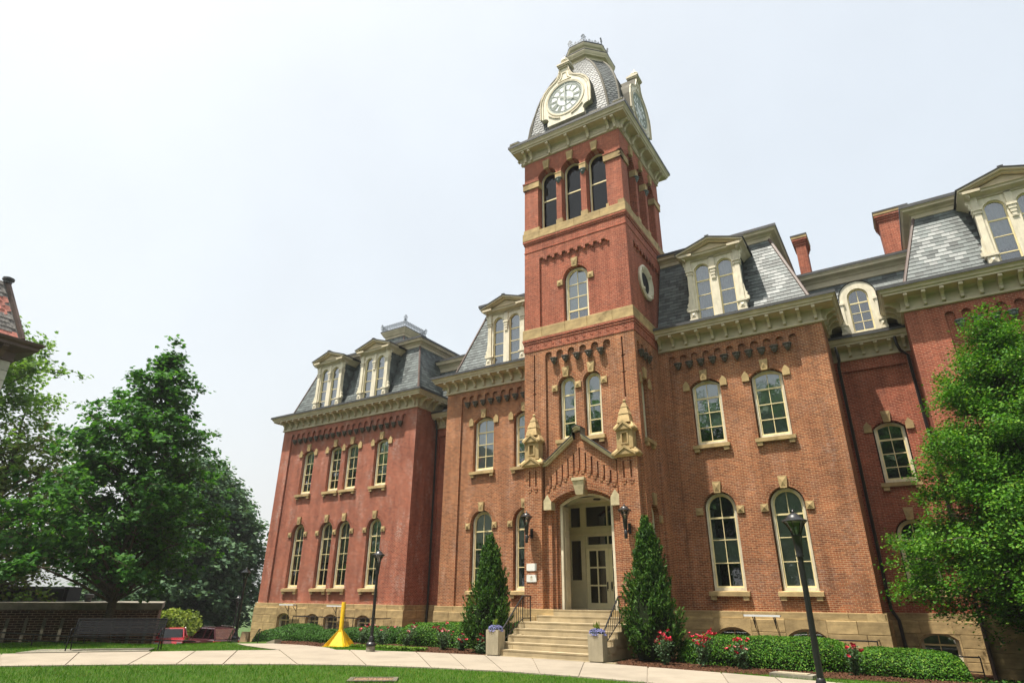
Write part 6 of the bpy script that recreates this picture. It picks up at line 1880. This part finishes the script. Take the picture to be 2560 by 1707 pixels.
t = thing('pipe_railing', 'black pipe railing running behind the bench along the lawn edge', 'railing', (0, 0, 0))
rp_ = [(-20.6, -14.4, .42), (-20.07, -12.2, .18), (-19.3, -10.05, -.02), (-19.75, -8.4, -.19), (-19.43, -4.12, -.48)]
MB().tube(rp_, .028, 6).build('top_rail', 'iron', t)
MB().tube([(x, y, z - .22) for x, y, z in rp_], .022, 6).build('lower_rail', 'iron', t)
for (x, y, z) in [Vector(a).lerp(Vector(b), f) for a, b in zip(rp_[:-1], rp_[1:]) for f in (0, .5)]:
    MB().tube([(x, y, z - .8), (x, y, z)], .022, 6).build('post', 'iron', t)

t = thing('stone_corner_house', 'grey stone house corner with brown bracketed eaves at the left edge', 'building', (0, 0, 0))
cx, cy = -22.3, -14.2
ze = 11.6                                    # wall head
MB().box(cx - 9, cx - .05, cy - 10, cy - .05, -.6, ze).build('wall', 'quoin', t)
for k in range(26):
    z0_ = -.4 + k * .46
    MB().box(cx - .9 - (.4 if k % 2 else 0), cx, cy - .6 - (.5 if k % 2 else 0), cy, z0_, z0_ + .432).build('quoin_block', 'quoin', t)
    for j in range(5):
        y1 = cy - .62 - (.5 if k % 2 else 0) - j * 1.25
        MB().box(cx - .3, cx - .006, y1 - 1.23, y1, z0_, z0_ + .432).build('stone_block', 'quoin', t)
pth = [(cx, cy - 10), (cx, cy), (cx - 9, cy)]
MB().sweep(pth, [(0, ze - .06), (.07, ze - .03), (.07, ze + .37), (.14, ze + .42), (.70, ze + .55), (.70, ze + .67), (.83, ze + .76), (.85, ze + .86)]).build('eave', 'roof_brown', t)
MB().sweep(pth, [(.862, ze + .82), (.862, ze + .88), (-.35, ze + 1.27)]).build('eave_roof', 'roof_brown', t)
for yy in (-.55, -1.15, -3.4, -5.7):
    MB().prism_x([(0, ze + .52), (-.56, ze + .55), (-.56, ze + .44), (-.32, ze + .29), (-.18, ze), (0, ze)], -.11, .11).build('eave_bracket', 'roof_brown', t, (cx + .07, cy + yy, 0), R(90))
hp0, hp1 = Vector((cx + .11, cy + .11, ze + 1.10)), Vector((cx - .92, cy - .92, ze + 3.97))
MB().add([hp0, (hp0.x, cy - 10, hp0.z), (hp1.x, cy - 9, hp1.z), hp1], [(0, 1, 2, 3)]).add([hp0, (cx - 9, hp0.y, hp0.z), (cx - 8, hp1.y, hp1.z), hp1], [(0, 1, 2, 3)]).add([hp1, (hp1.x, cy - 9, hp1.z), (cx - 8, cy - 9, hp1.z), (cx - 8, hp1.y, hp1.z)], [(0, 1, 2, 3)]).build('roof', 'tile_grey', t)
for k in range(13):
    f = k / 13; f1 = (k + 1.2) / 13
    a = hp0.lerp(hp1, f); b = hp0.lerp(hp1, min(1, f1))
    for j in range(6):
        y0_ = -.18 - j * .39 - (.195 if k % 2 else 0)
        red = k in (5, 6, 7, 8) or k == 0
        P4 = [(a.x + .03, a.y + y0_, a.z), (a.x + .03, a.y + y0_ - .19, a.z - .08 if k in (5, 6, 7, 8) else a.z), (a.x + .03, a.y + y0_ - .38, a.z), (b.x + .005, b.y + y0_ - .38, b.z), (b.x + .005, b.y + y0_, b.z)]
        MB().add(P4 + [(p[0] - .02, p[1], p[2]) for p in P4], [(0, 1, 2, 3, 4), (0, 5, 6, 1), (1, 6, 7, 2)]).build('roof_slate', 'tile_red' if red else 'tile_grey', t)
MB().tube([hp0, hp1], .13, 6).build('hip_flashing', 'copper', t)
MB().lathe([(.18, 0), (.18, .14), (.25, .16), (.25, .27), (.1, .34)], 10, hp1.x, hp1.y, hp1.z - .05).build('hip_knob', 'lead', t)

# ================================================================== CARS
def car(loc, rz, paint, label, suv):
    t = thing('parked_car', label, 'car', loc, rz, 'cars parked behind the lawn')
    H = 1.68 if suv else 1.55
    # stations along x (nose at +x): x, half width, z belt, z roof (0 = no cabin)
    S = [(2.30, .70, .62), (2.15, .84, .80), (1.30, .90, .98), (.95, .91, 1.02), (-1.2, .92, 1.06), (-2.05, .90, 1.06), (-2.25, .84, .95)]
    v = []
    for x, w, zb_ in S:
        v += [(x, -w * .92, .30), (x, -w, .55), (x, -w * .97, zb_ - .08), (x, -w * .86, zb_), (x, w * .86, zb_), (x, w * .97, zb_ - .08), (x, w, .55), (x, w * .92, .30)]
    n = 8
    MB().add(v, [(i * n + k, i * n + (k + 1) % n, (i + 1) * n + (k + 1) % n, (i + 1) * n + k) for i in range(len(S) - 1) for k in range(n)] + [tuple(range(n)), tuple((len(S) - 1) * n + k for k in range(n))]).smooth().build('body', paint, t)
    C_ = [(1.02, .78, 1.00), (.25, .66, H - .05), (-.4, .66, H), (-1.55, .64, H - .04), (-2.12, .74, 1.04)]
    v = []
    for x, w, z_ in C_: v += [(x, -w, z_), (x, w, z_)]
    roof = MB()
    roof.hexa([(.30, -.67, H - .07), (-1.6, -.65, H - .07), (-1.6, .65, H - .07), (.30, .67, H - .07), (.22, -.62, H), (-1.55, -.60, H - .01), (-1.55, .60, H - .01), (.22, .62, H)]).build('roof', paint, t)
    for s in (-1, 1):
        for a, b in (((1.02, s * .80, 1.0), (.28, s * .66, H - .05)), ((-.55, s * .82, 1.04), (-.55, s * .66, H - .05)), ((-2.12, s * .78, 1.04), (-1.58, s * .65, H - .05)), ((-1.3, s * .82, 1.04), (-1.35, s * .65, H - .05))):
            MB().bar(a, b, .07, .06).build('pillar', paint, t)
        MB().add([(.95, s * .80, 1.01), (-2.05, s * .79, 1.05), (-1.58, s * .64, H - .06), (.28, s * .65, H - .06)], [(0, 1, 2, 3)]).build('side_window', 'car_glass', t)
        MB().lathe([(.33, -.1), (.33, .1)], 18).smooth().build('wheel', 'rubber', t, (1.42, s * .80, .33)).rotation_euler = (R(90), 0, 0)
        MB().lathe([(.33, -.1), (.33, .1)], 18).smooth().build('wheel', 'rubber', t, (-1.35, s * .80, .33)).rotation_euler = (R(90), 0, 0)
        MB().box(2.05, 2.24, *sorted((s * .52, s * .80)), .66, .80).build('headlight', 'head_light', t)
        MB().box(-2.27, -2.10, *sorted((s * .45, s * .86)), .80, .96).build('tail_light', 'tail_light', t)
        MB().box(.75, .95, *sorted((s * .92, s * 1.05)), 1.0, 1.14).build('mirror', paint, t)
        if suv: MB().tube([(.1, s * .58, H + .07), (-1.5, s * .58, H + .07)], .022, 6).build('roof_rail', 'chrome', t)
    MB().add([(1.05, -.72, 1.0), (1.05, .72, 1.0), (.30, .62, H - .05), (.30, -.62, H - .05)], [(0, 1, 2, 3)]).build('windscreen', 'car_glass', t)
    MB().add([(-2.14, -.72, 1.05), (-2.14, .72, 1.05), (-1.60, .60, H - .05), (-1.60, -.60, H - .05)], [(0, 1, 2, 3)]).build('rear_window', 'car_glass', t)
    MB().box(-1.9, .9, -.70, .70, .9, 1.0).build('interior', 'dark', t)
    return t
car((-32.1, 2.2, hgt(-32.1, 2.2) + .03), R(-35), 'car_red', 'bright red parked car facing the camera, seen past the end of the bench', False)
car((-28.7, 2.9, hgt(-28.7, 2.9) + .03), R(172), 'car_maroon', 'dark maroon estate car with roof rails parked by the lamp post', True)
t = thing('sign_board', 'leaning plywood board pair beside the left lamp post', 'board', (-20.4, -.6, hgt(-20.4, -.6) - .1), R(25))
for s in (-1, 1):
    MB().hexa([(-.22, s * .28 - .02, 0), (.22, s * .28 - .02, 0), (.22, s * .28 + .02, 0), (-.22, s * .28 + .02, 0), (-.22, s * .04 - .02, 1.15), (.22, s * .04 - .02, 1.15), (.22, s * .04 + .02, 1.15), (-.22, s * .04 + .02, 1.15)]).build('board', 'wood', t)

# ================================================================== TREES
def tree(name, label, loc, trunk_h, trunk_r, rad, z0, z1, nb, leaf, size, shape, per, clump_r, bias=None, bark='bark', tilt=(.15, .6), seed=1, group=None, density=1.0, crown_mats=None, twig=True, lean=(0, 0), vary=(.72, 1.08), scat=1.15):
    """tapered trunk, limbs to an envelope rad(t) (t from 0 at z0 to 1 at z1), and a crown of leaf clumps along the limbs"""
    rs = np.random.default_rng(seed)
    t = thing(name, label, 'tree', loc, 0, group)
    tr = MB()
    n = 12
    ax = [(lean[0] * (i / n) ** 1.5 + .10 * math.sin(i * 1.3 + seed) * (i / n), lean[1] * (i / n) ** 1.5 + .10 * math.cos(i * 1.7 + seed) * (i / n), trunk_h * i / n) for i in range(n + 1)]
    tr.tube(ax, [trunk_r * (1.35 if i == 0 else 1.0) * (1 - .88 * i / n) for i in range(n + 1)], 9)
    lb = MB(); centres = []; outs = []
    for b in range(nb):
        f = (b + .5) / nb
        tt = f ** .85
        zt = z0 + (z1 - z0) * tt
        az = b * 2.39996 + rs.uniform(-.4, .4)
        rr = rad(tt) * rs.uniform(*vary)
        if bias: rr *= 1 + bias[2] * (math.cos(az) * bias[0] + math.sin(az) * bias[1]) * (1 - tt) ** 1.6
        zs = max(trunk_h * .12, zt - rr * rs.uniform(*tilt) * 1.2)
        zs = min(zs, trunk_h * .97)
        k = int(zs / trunk_h * n); k = min(k, n - 1); q = zs / trunk_h * n - k
        p0 = Vector(ax[k]).lerp(Vector(ax[k + 1]), q)
        p3 = Vector((p0.x + rr * math.cos(az), p0.y + rr * math.sin(az), zt + rs.uniform(-.3, .3)))
        p1 = p0.lerp(p3, .35) + Vector((0, 0, .06 * rr)); p2 = p0.lerp(p3, .7) + Vector((rs.uniform(-.2, .2), rs.uniform(-.2, .2), .09 * rr))
        r0 = max(.018, trunk_r * .42 * (1 - .8 * zs / trunk_h)) * min(1, .45 + rr / 6)
        lb.tube([p0, p1, p2, p3], [r0, r0 * .7, r0 * .42, r0 * .15], 5)
        m = max(3, int(rr / clump_r * 1.6 * density))
        for j in range(m):
            s = rs.uniform(.28, 1.03) ** .75
            c = p0.lerp(p3, s) + Vector((0, 0, .10 * rr * math.sin(s * math.pi)))
            sp = clump_r * (scat if s < .9 else .6) * min(1.3, .4 + rr / 3)
            off = Vector(rs.normal(0, 1, 3) * np.array([1, 1, .55])) * sp
            e = c + off
            centres.append(e); outs.append(Vector((math.cos(az), math.sin(az), .8)))
            if twig and j % 2 == 0: lb.tube([c, e], [r0 * .22 + .004, .004], 3)
    # leader
    for j in range(max(4, int(nb * .12))):
        s = rs.uniform(.75, 1.04); k = min(n - 1, int(s * n)); p = Vector(ax[min(n, k)])
        p.z = trunk_h * s
        centres.append(p + Vector(rs.normal(0, clump_r * .45, 3))); outs.append(Vector((0, 0, 1)))
    tr.smooth().build('trunk', bark, t)
    lb.smooth().build('limbs', bark, t)
    C_ = np.array([tuple(c) for c in centres]); O_ = np.array([tuple(o) for o in outs])
    mats = crown_mats or [leaf]
    gsel = rs.integers(0, len(mats), len(C_)) if len(mats) > 1 else np.zeros(len(C_), int)
    for gi, mname in enumerate(mats):
        CC, OO = C_[gsel == gi], O_[gsel == gi]
        if not len(CC): continue
        P = np.repeat(CC, per, 0) + rs.normal(0, 1, (len(CC) * per, 3)) * clump_r * np.array([.55, .55, .38])
        nr = np.repeat(OO, per, 0) * .35 + np.array([0, 0, .9])
        ax_ = np.repeat(OO, per, 0) + np.array([0, 0, -.7])
        place('crown', leaves('crown', mname, P, size, shape, nr, .55, ax_, .7), t)
    return t

# maple by the bench
tree('maple_tree', 'broad green maple tree standing behind the bench', (-21.8, -7.3, -.55), 14.9, .21,
     lambda s: 5.9 * (1 - s) ** .80 * min(1, .80 + s * 1.2) + .30, 3.0, 14.6, 140, 'leaf_maple', .25, 'maple', 22, .38, (-.84, -.54, .55), seed=4, tilt=(.25, .75), vary=(.5, 1.2), density=.78)
# olive trees at the far left
tree('plane_tree', 'tall olive green tree with brownish leaves at the left edge', (-35.7, -8.6, -2), 15.0, .34,
     lambda s: 5.6 * math.sin(math.pi * min(1, .12 + s * .80)) ** .6, 2.5, 13.4, 84, 'leaf_syc', .26, 'maple', 20, .52, seed=9, bark='bark', crown_mats=['leaf_syc', 'leaf_syc', 'leaf_syc_top'], tilt=(.3, .9))
tree('plane_tree', 'tall light green tree rising behind the stone house eaves', (-38.0, -13.0, -2), 20.2, .40,
     lambda s: 6.4 * math.sin(math.pi * min(1, .25 + s * .65)) ** .7, 14.2, 20.3, 56, 'leaf_syc_top', .27, 'maple', 22, .50, (.6, .8, .15), seed=21, tilt=(.3, .8))
# dark tree beyond the left pavilion
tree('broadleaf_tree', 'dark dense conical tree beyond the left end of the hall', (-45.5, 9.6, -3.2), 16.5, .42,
     lambda s: 7.6 * (1 - s ** 2.2) ** .62 * min(1, .55 + s * 2), 1.2, 16.6, 240, 'leaf_dark_hazed', .44, 'oval', 34, .72, seed=13, bark='bark_dark', tilt=(.1, .5), vary=(.85, 1.02), scat=.9)
# small glossy tree at the right
tree('holly_tree', 'bright green glossy leaved tree in front of the right pavilion', (15.35, .9, -.8), 11.2, .17,
     lambda s: (4.25 * (1 - s) ** .70 * min(1, .80 + s * 1.5) + .22), 1.9, 11.0, 205, 'leaf_holly', .098, 'oval', 105, .36, (-.9, -.3, .12), seed=17, bark='bark_dark', tilt=(.15, .55), vary=(.68, 1.10), density=.95)
# unseen trees across the lawn, added to block sky light and mirrored in windows
spots = [(-36, -36, 1.25, 'facing the far end of the left pavilion'), (-24, -40, 1.3, 'facing the left pavilion'), (-12, -36, 1.2, 'facing the left wing'), (-1, -40, 1.35, 'left of the pair facing the tower'), (9, -37, 1.25, 'right of the pair facing the tower'), (19, -38, 1.3, 'facing the right wing'), (30, -34, 1.25, 'facing the right pavilion'), (39, -24, 1.3, 'at the right corner of the lawn'), (40, -11, 1.2, 'nearest the right pavilion'), (44, 3, 1.3, 'beyond the right end of the hall')]
proto = None
for i, (x, y, sc_, wh) in enumerate(spots):
    lb_ = 'rounded unseen tree added across the lawn, ' + wh
    if proto is None:
        proto = tree('added_shade_tree', lb_, (x, y, -.4), 15, .35, lambda s: 7.0 * math.sin(math.pi * min(1, .15 + s * .75)) ** .6, 3, 17.5, 90, 'leaf_maple', .62, 'oval', 15, 1.0, seed=31, group='unseen trees added to block sky light')
    else:
        o = copy_tree(proto); o.location = (x, y, -.4); o.scale = (sc_,) * 3; o.rotation_euler = (0, 0, i * 1.3); o['label'] = lb_

# ================================================================== SHRUBS
def blob_shell(rs, cx, cy, lx, ly, h, n, lump=.10, sq=3.0):
    """points on a clipped, slightly lumpy rounded block; returns points and normals"""
    d = unit_rows(rs.normal(0, 1, (n * 2, 3)) * np.array([1.0, 1.0, .9]))
    d[:, 2] = np.where(d[:, 2] < -.25, -d[:, 2], d[:, 2])
    d = d[:n]
    k = (np.abs(d[:, 0]) ** sq + np.abs(d[:, 1]) ** sq + np.abs(d[:, 2]) ** sq) ** (-1 / sq)
    P = d * k[:, None]
    lumps = lump * (np.sin(P[:, 0] * lx * 3.1 + 1.3) * np.cos(P[:, 1] * ly * 2.7 + .4) + np.sin(P[:, 2] * 5 + P[:, 0] * lx * 1.7))
    P = P * np.array([lx, ly, h]) + d * lumps[:, None] * .5
    nr = unit_rows(np.sign(d) * np.abs(d) ** 2.2 + 1e-6)
    return P, nr
def hedge(name, label, x0, x1, y0, y1, h0, h1, mat, n, size=.085, lump=.10, seed=1, rz=0.0, cat='hedge', group='clipped hedges in front of the hall', sq=3.4, drop=0.0):
    rs = np.random.default_rng(seed)
    cx, cy = (x0 + x1) / 2, (y0 + y1) / 2; lx, ly = (x1 - x0) / 2, (y1 - y0) / 2
    g = hgt(cx, cy)
    t = thing(name, label, cat, (cx, cy, g), rz, group)
    def warp(P):
        f = np.clip((P[:, 0] + lx) / (2 * lx), 0, 1)
        H = h0 + (h1 - h0) * f
        P = P.copy(); P[:, 2] = P[:, 2] * H
        P[:, 2] += drop * (1 - f) ** 2
        return P
    P, nr = blob_shell(rs, 0, 0, lx, ly, 1.0, n, lump, sq)
    P = P * rs.uniform(.93, 1.03, (n, 1))
    place('foliage', leaves('foliage', mat, warp(P), size, 'oval', nr * .7 + np.array([0, 0, .5]), .6, nr + np.array([0, 0, .5]), .6), t)
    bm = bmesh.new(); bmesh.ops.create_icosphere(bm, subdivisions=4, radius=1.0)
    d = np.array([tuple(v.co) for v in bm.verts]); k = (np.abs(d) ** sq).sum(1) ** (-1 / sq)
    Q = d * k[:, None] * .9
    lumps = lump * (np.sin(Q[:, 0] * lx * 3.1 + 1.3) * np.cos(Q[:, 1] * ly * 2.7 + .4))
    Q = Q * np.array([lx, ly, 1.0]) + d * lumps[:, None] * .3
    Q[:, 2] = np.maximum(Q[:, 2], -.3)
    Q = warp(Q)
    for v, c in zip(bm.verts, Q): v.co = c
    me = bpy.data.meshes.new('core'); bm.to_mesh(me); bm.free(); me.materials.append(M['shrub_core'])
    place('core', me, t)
    return t
hedge('hedge', 'long clipped hedge below the right wing windows', 3.95, 9.45, -1.75, .5, .86, .90, 'leaf_hedge', 30000, .06, seed=2)
hedge('hedge', 'lower clipped hedge at the far right beside the basement window', 9.35, 12.25, -1.85, .9, .78, .70, 'leaf_hedge', 18000, .06, seed=3)
hedge('hedge', 'clipped hedge between the left planter and the lamp post', -9.3, -4.4, -1.2, 1.0, .88, 1.02, 'leaf_hedge', 20000, .065, seed=4)
hedge('hedge', 'low dark clipped hedge behind the yellow post', -13.0, -9.2, -1.3, .8, .62, .72, 'leaf_yew', 14000, .06, seed=5)
hedge('yew_mound', 'small rounded yew mound left of the yellow post', -13.35, -11.75, -2.4, -.9, .55, .55, 'leaf_yew', 7000, .058, seed=6, sq=2.6)
hedge('yew_mound', 'rounded yew mound second from the left, beside the large mound', -14.9, -13.2, -2.3, -.8, .58, .58, 'leaf_yew', 7000, .058, seed=7, sq=2.6)
hedge('yew_mound', 'large dark yew mound at the left end of the planting', -18.9, -14.3, -2.1, .6, .80, 1.10, 'leaf_yew', 16000, .068, seed=8, sq=2.5, drop=-.35)

def juniper(loc, h, r, label, seed):
    rs = np.random.default_rng(seed)
    t = thing('juniper', label, 'conifer', loc, 0, 'conical junipers flanking the entrance')
    MB().tube([(0, 0, 0), (0, 0, h * .8)], [.07, .01], 7).build('trunk', 'bark_dark', t)
    n = 700; P = []; D = []
    for i in range(n):
        f = (i + rs.uniform(0, 1)) / n
        z = h * (.02 + .93 * f ** 1.05)
        az = rs.uniform(0, 2 * math.pi)
        prof = r * min(1, .62 + f * 2.6) * (1 - f) ** .72 + .05
        rr = prof * rs.uniform(.70, 1.0) * (1 + .20 * math.sin(az * 3 + f * 9) + .10 * math.sin(az * 5 - f * 17 + seed))
        base = np.array([rr * .62 * math.cos(az), rr * .62 * math.sin(az), z - .12])
        tip = np.array([rr * 1.02 * math.cos(az), rr * 1.02 * math.sin(az), z + .38 + rs.uniform(0, .32)])
        m = 34
        s = rs.uniform(0, 1, m) ** .8
        pts = base[None] + (tip - base)[None] * s[:, None] + rs.normal(0, 1, (m, 3)) * (.085 * (1.15 - s))[:, None]
        P.append(pts); D.append(np.tile(unit_rows((tip - base)[None] + np.array([[0, 0, .15]])), (m, 1)) + rs.normal(0, .35, (m, 3)))
    P = np.concatenate(P); D = np.concatenate(D)
    place('foliage', leaves('foliage', 'leaf_juniper', P, .125, 'spray', rs.normal(0, 1, P.shape), .3, D, .15), t)
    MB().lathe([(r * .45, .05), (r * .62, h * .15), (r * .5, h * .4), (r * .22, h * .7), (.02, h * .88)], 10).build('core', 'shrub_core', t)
juniper((-3.35, -1.95, -.35), 4.05, 1.15, 'conical juniper left of the entrance steps behind the planter', 3)
juniper((3.22, -1.35, -.35), 4.50, 1.24, 'taller conical juniper right of the entrance steps', 6)

def blossom_me(mat):
    def mk():
        mb = MB()
        for k in range(9):
            a = k * 2.4; r = .012 + .006 * (k % 3); z = .012 * (k % 3)
            c = Vector((r * math.cos(a), r * math.sin(a), z)); q = Vector((math.cos(a), math.sin(a), .6)).normalized() * .035; s = Vector((-math.sin(a), math.cos(a), 0)) * .026
            mb.add([c - s * .4, c + q * .6 - s, c + q + Vector((0, 0, .008)), c + q * .6 + s, c + s * .4], [(0, 1, 2, 3, 4)])
        return mb.mesh('blossom', mat)
    return cached(('blossom', mat), mk)
def rose(x, y, w, h, nbl, label, seed, faded=.25):
    rs = np.random.default_rng(seed); g = hgt(x, y)
    t = thing('rose_bush', label, 'rose bush', (x, y, g), 0, 'red rose bushes in the mulch beds')
    stems = MB(); P = []; tips = []
    for k in range(11):
        az = rs.uniform(0, 6.28); rr = w * rs.uniform(.2, 1.0); top = h * rs.uniform(.6, 1.0)
        a, b, c = Vector((0, 0, 0)), Vector((rr * .4 * math.cos(az), rr * .4 * math.sin(az), top * .5)), Vector((rr * math.cos(az), rr * math.sin(az), top))
        stems.tube([a, b, c], [.012, .009, .005], 4); tips.append(c)
        m = 64; s = rs.uniform(.12, .95, m)
        for q in s: P.append(np.array(b.lerp(c, (q - .5) * 2) if q > .5 else a.lerp(b, q * 2)) + rs.normal(0, .07, 3))
    stems.build('stems', 'bark_dark', t)
    P = np.array(P); P[:, 2] = np.abs(P[:, 2])
    place('foliage', leaves('foliage', 'leaf_rose', P, .075, 'oval', None, .6), t)
    for k in range(nbl):
        c = tips[k % len(tips)] + Vector(rs.normal(0, .055, 3)) + Vector((0, -.04, .03))
        sc_ = rs.uniform(.9, 1.6)
        o = place('blossom', blossom_me('pink_flower' if rs.uniform() < faded else 'red_flower'), t, tuple(c), rs.uniform(0, 6), (sc_, sc_, sc_)); o.rotation_euler = (rs.uniform(-.2, 1.0), rs.uniform(-.5, .5), rs.uniform(0, 6))
rose(3.95, -2.35, .34, .95, 20, 'tall red rose bush at the foot of the right juniper', 1, .05)
rose(5.15, -2.25, .48, .92, 34, 'fullest red rose bush in front of the right hedge', 2, .1)
rose(6.40, -2.15, .40, .82, 18, 'third red rose bush from the right juniper', 3, .1)
rose(9.45, -2.0, .28, .80, 11, 'slender red rose bush where the two right hedges meet', 4, .1)
rose(-10.4, -1.75, .38, .72, 5, 'rose bush with few red blooms beside the yellow post', 5, .3)
rose(-9.0, -2.0, .45, .78, 6, 'rose bush behind the lamp post with the concrete footing', 6, .4)
rose(-7.75, -1.8, .48, .90, 9, 'rose bush with faded pink blooms between lamp post and planter', 7, .6)
rose(-5.55, -2.05, .48, .88, 18, 'wide red and pink rose bush in front of the left hedge', 8, .4)
rose(-4.75, -1.9, .28, .58, 7, 'low rose bush touching the left juniper', 9, .5)
rose(-3.15, -2.75, .22, .62, 6, 'small red rose bush right behind the left planter', 10, .2)

# ground cover patches
random.seed(12)
pts = scatter([(-9.4, -3.6), (-8.4, -2.9), (-5.6, -2.9), (-5.9, -3.45), (-7.0, -3.4)], 2600)
P = np.array([(x, y, hgt(x, y) + random.uniform(.02, .13)) for x, y in pts])
tag(place('ground_cover', leaves('ground_cover', 'leaf_ivy', P, .10, 'oval', None, .5)), 'low light green ground cover at the edge of the left bed', 'ground cover', kind='stuff')
pts = scatter([(12.3, -1.2), (17, -1.6), (17, 3.2), (12.4, 3.4)], 3200)
P = np.array([(x, y, hgt(x, y) + random.uniform(.02, .14)) for x, y in pts])
tag(place('ground_cover', leaves('ground_cover', 'leaf_yew', P, .10, 'oval', None, .5)), 'dark ivy ground cover under the right tree', 'ground cover', kind='stuff')
# yellow green bush by the cars
rs = np.random.default_rng(77)
t = thing('bush', 'rounded yellow green bush behind the red car', 'bush', (-36.0, 4.4, hgt(-36, 4.4)))
P, nr = blob_shell(rs, 0, 0, 2.7, 2.2, 2.7, 5200, .35, 2.3)
P = P * rs.uniform(.75, 1.03, (len(P), 1)); P[:, 2] = np.abs(P[:, 2])
place('foliage', leaves('foliage', 'leaf_bush', P, .26, 'oval', nr, .6), t)
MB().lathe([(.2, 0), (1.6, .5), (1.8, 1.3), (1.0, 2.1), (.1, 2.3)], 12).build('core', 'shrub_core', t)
# two small fallen leaves on the lawn
# ================================================================== HAZE
hz = MB().box(-5000, 700, -900, 5000, -60, 420)
ho = hz.build('haze', 'hill'); ho['kind'] = 'stuff'; ho['label'] = 'thin pale haze in the air'; ho['category'] = 'haze'
hm = bpy.data.materials.new('haze_air'); hm.use_nodes = True
nt = hm.node_tree; nt.nodes.clear()
pv = nt.nodes.new('ShaderNodeVolumePrincipled'); pv.inputs['Color'].default_value = (.93, .96, 1, 1); pv.inputs['Density'].default_value = .00042; pv.inputs['Anisotropy'].default_value = .2
mo = nt.nodes.new('ShaderNodeOutputMaterial'); nt.links.new(pv.outputs[0], mo.inputs['Volume'])
ho.data.materials.clear(); ho.data.materials.append(hm)
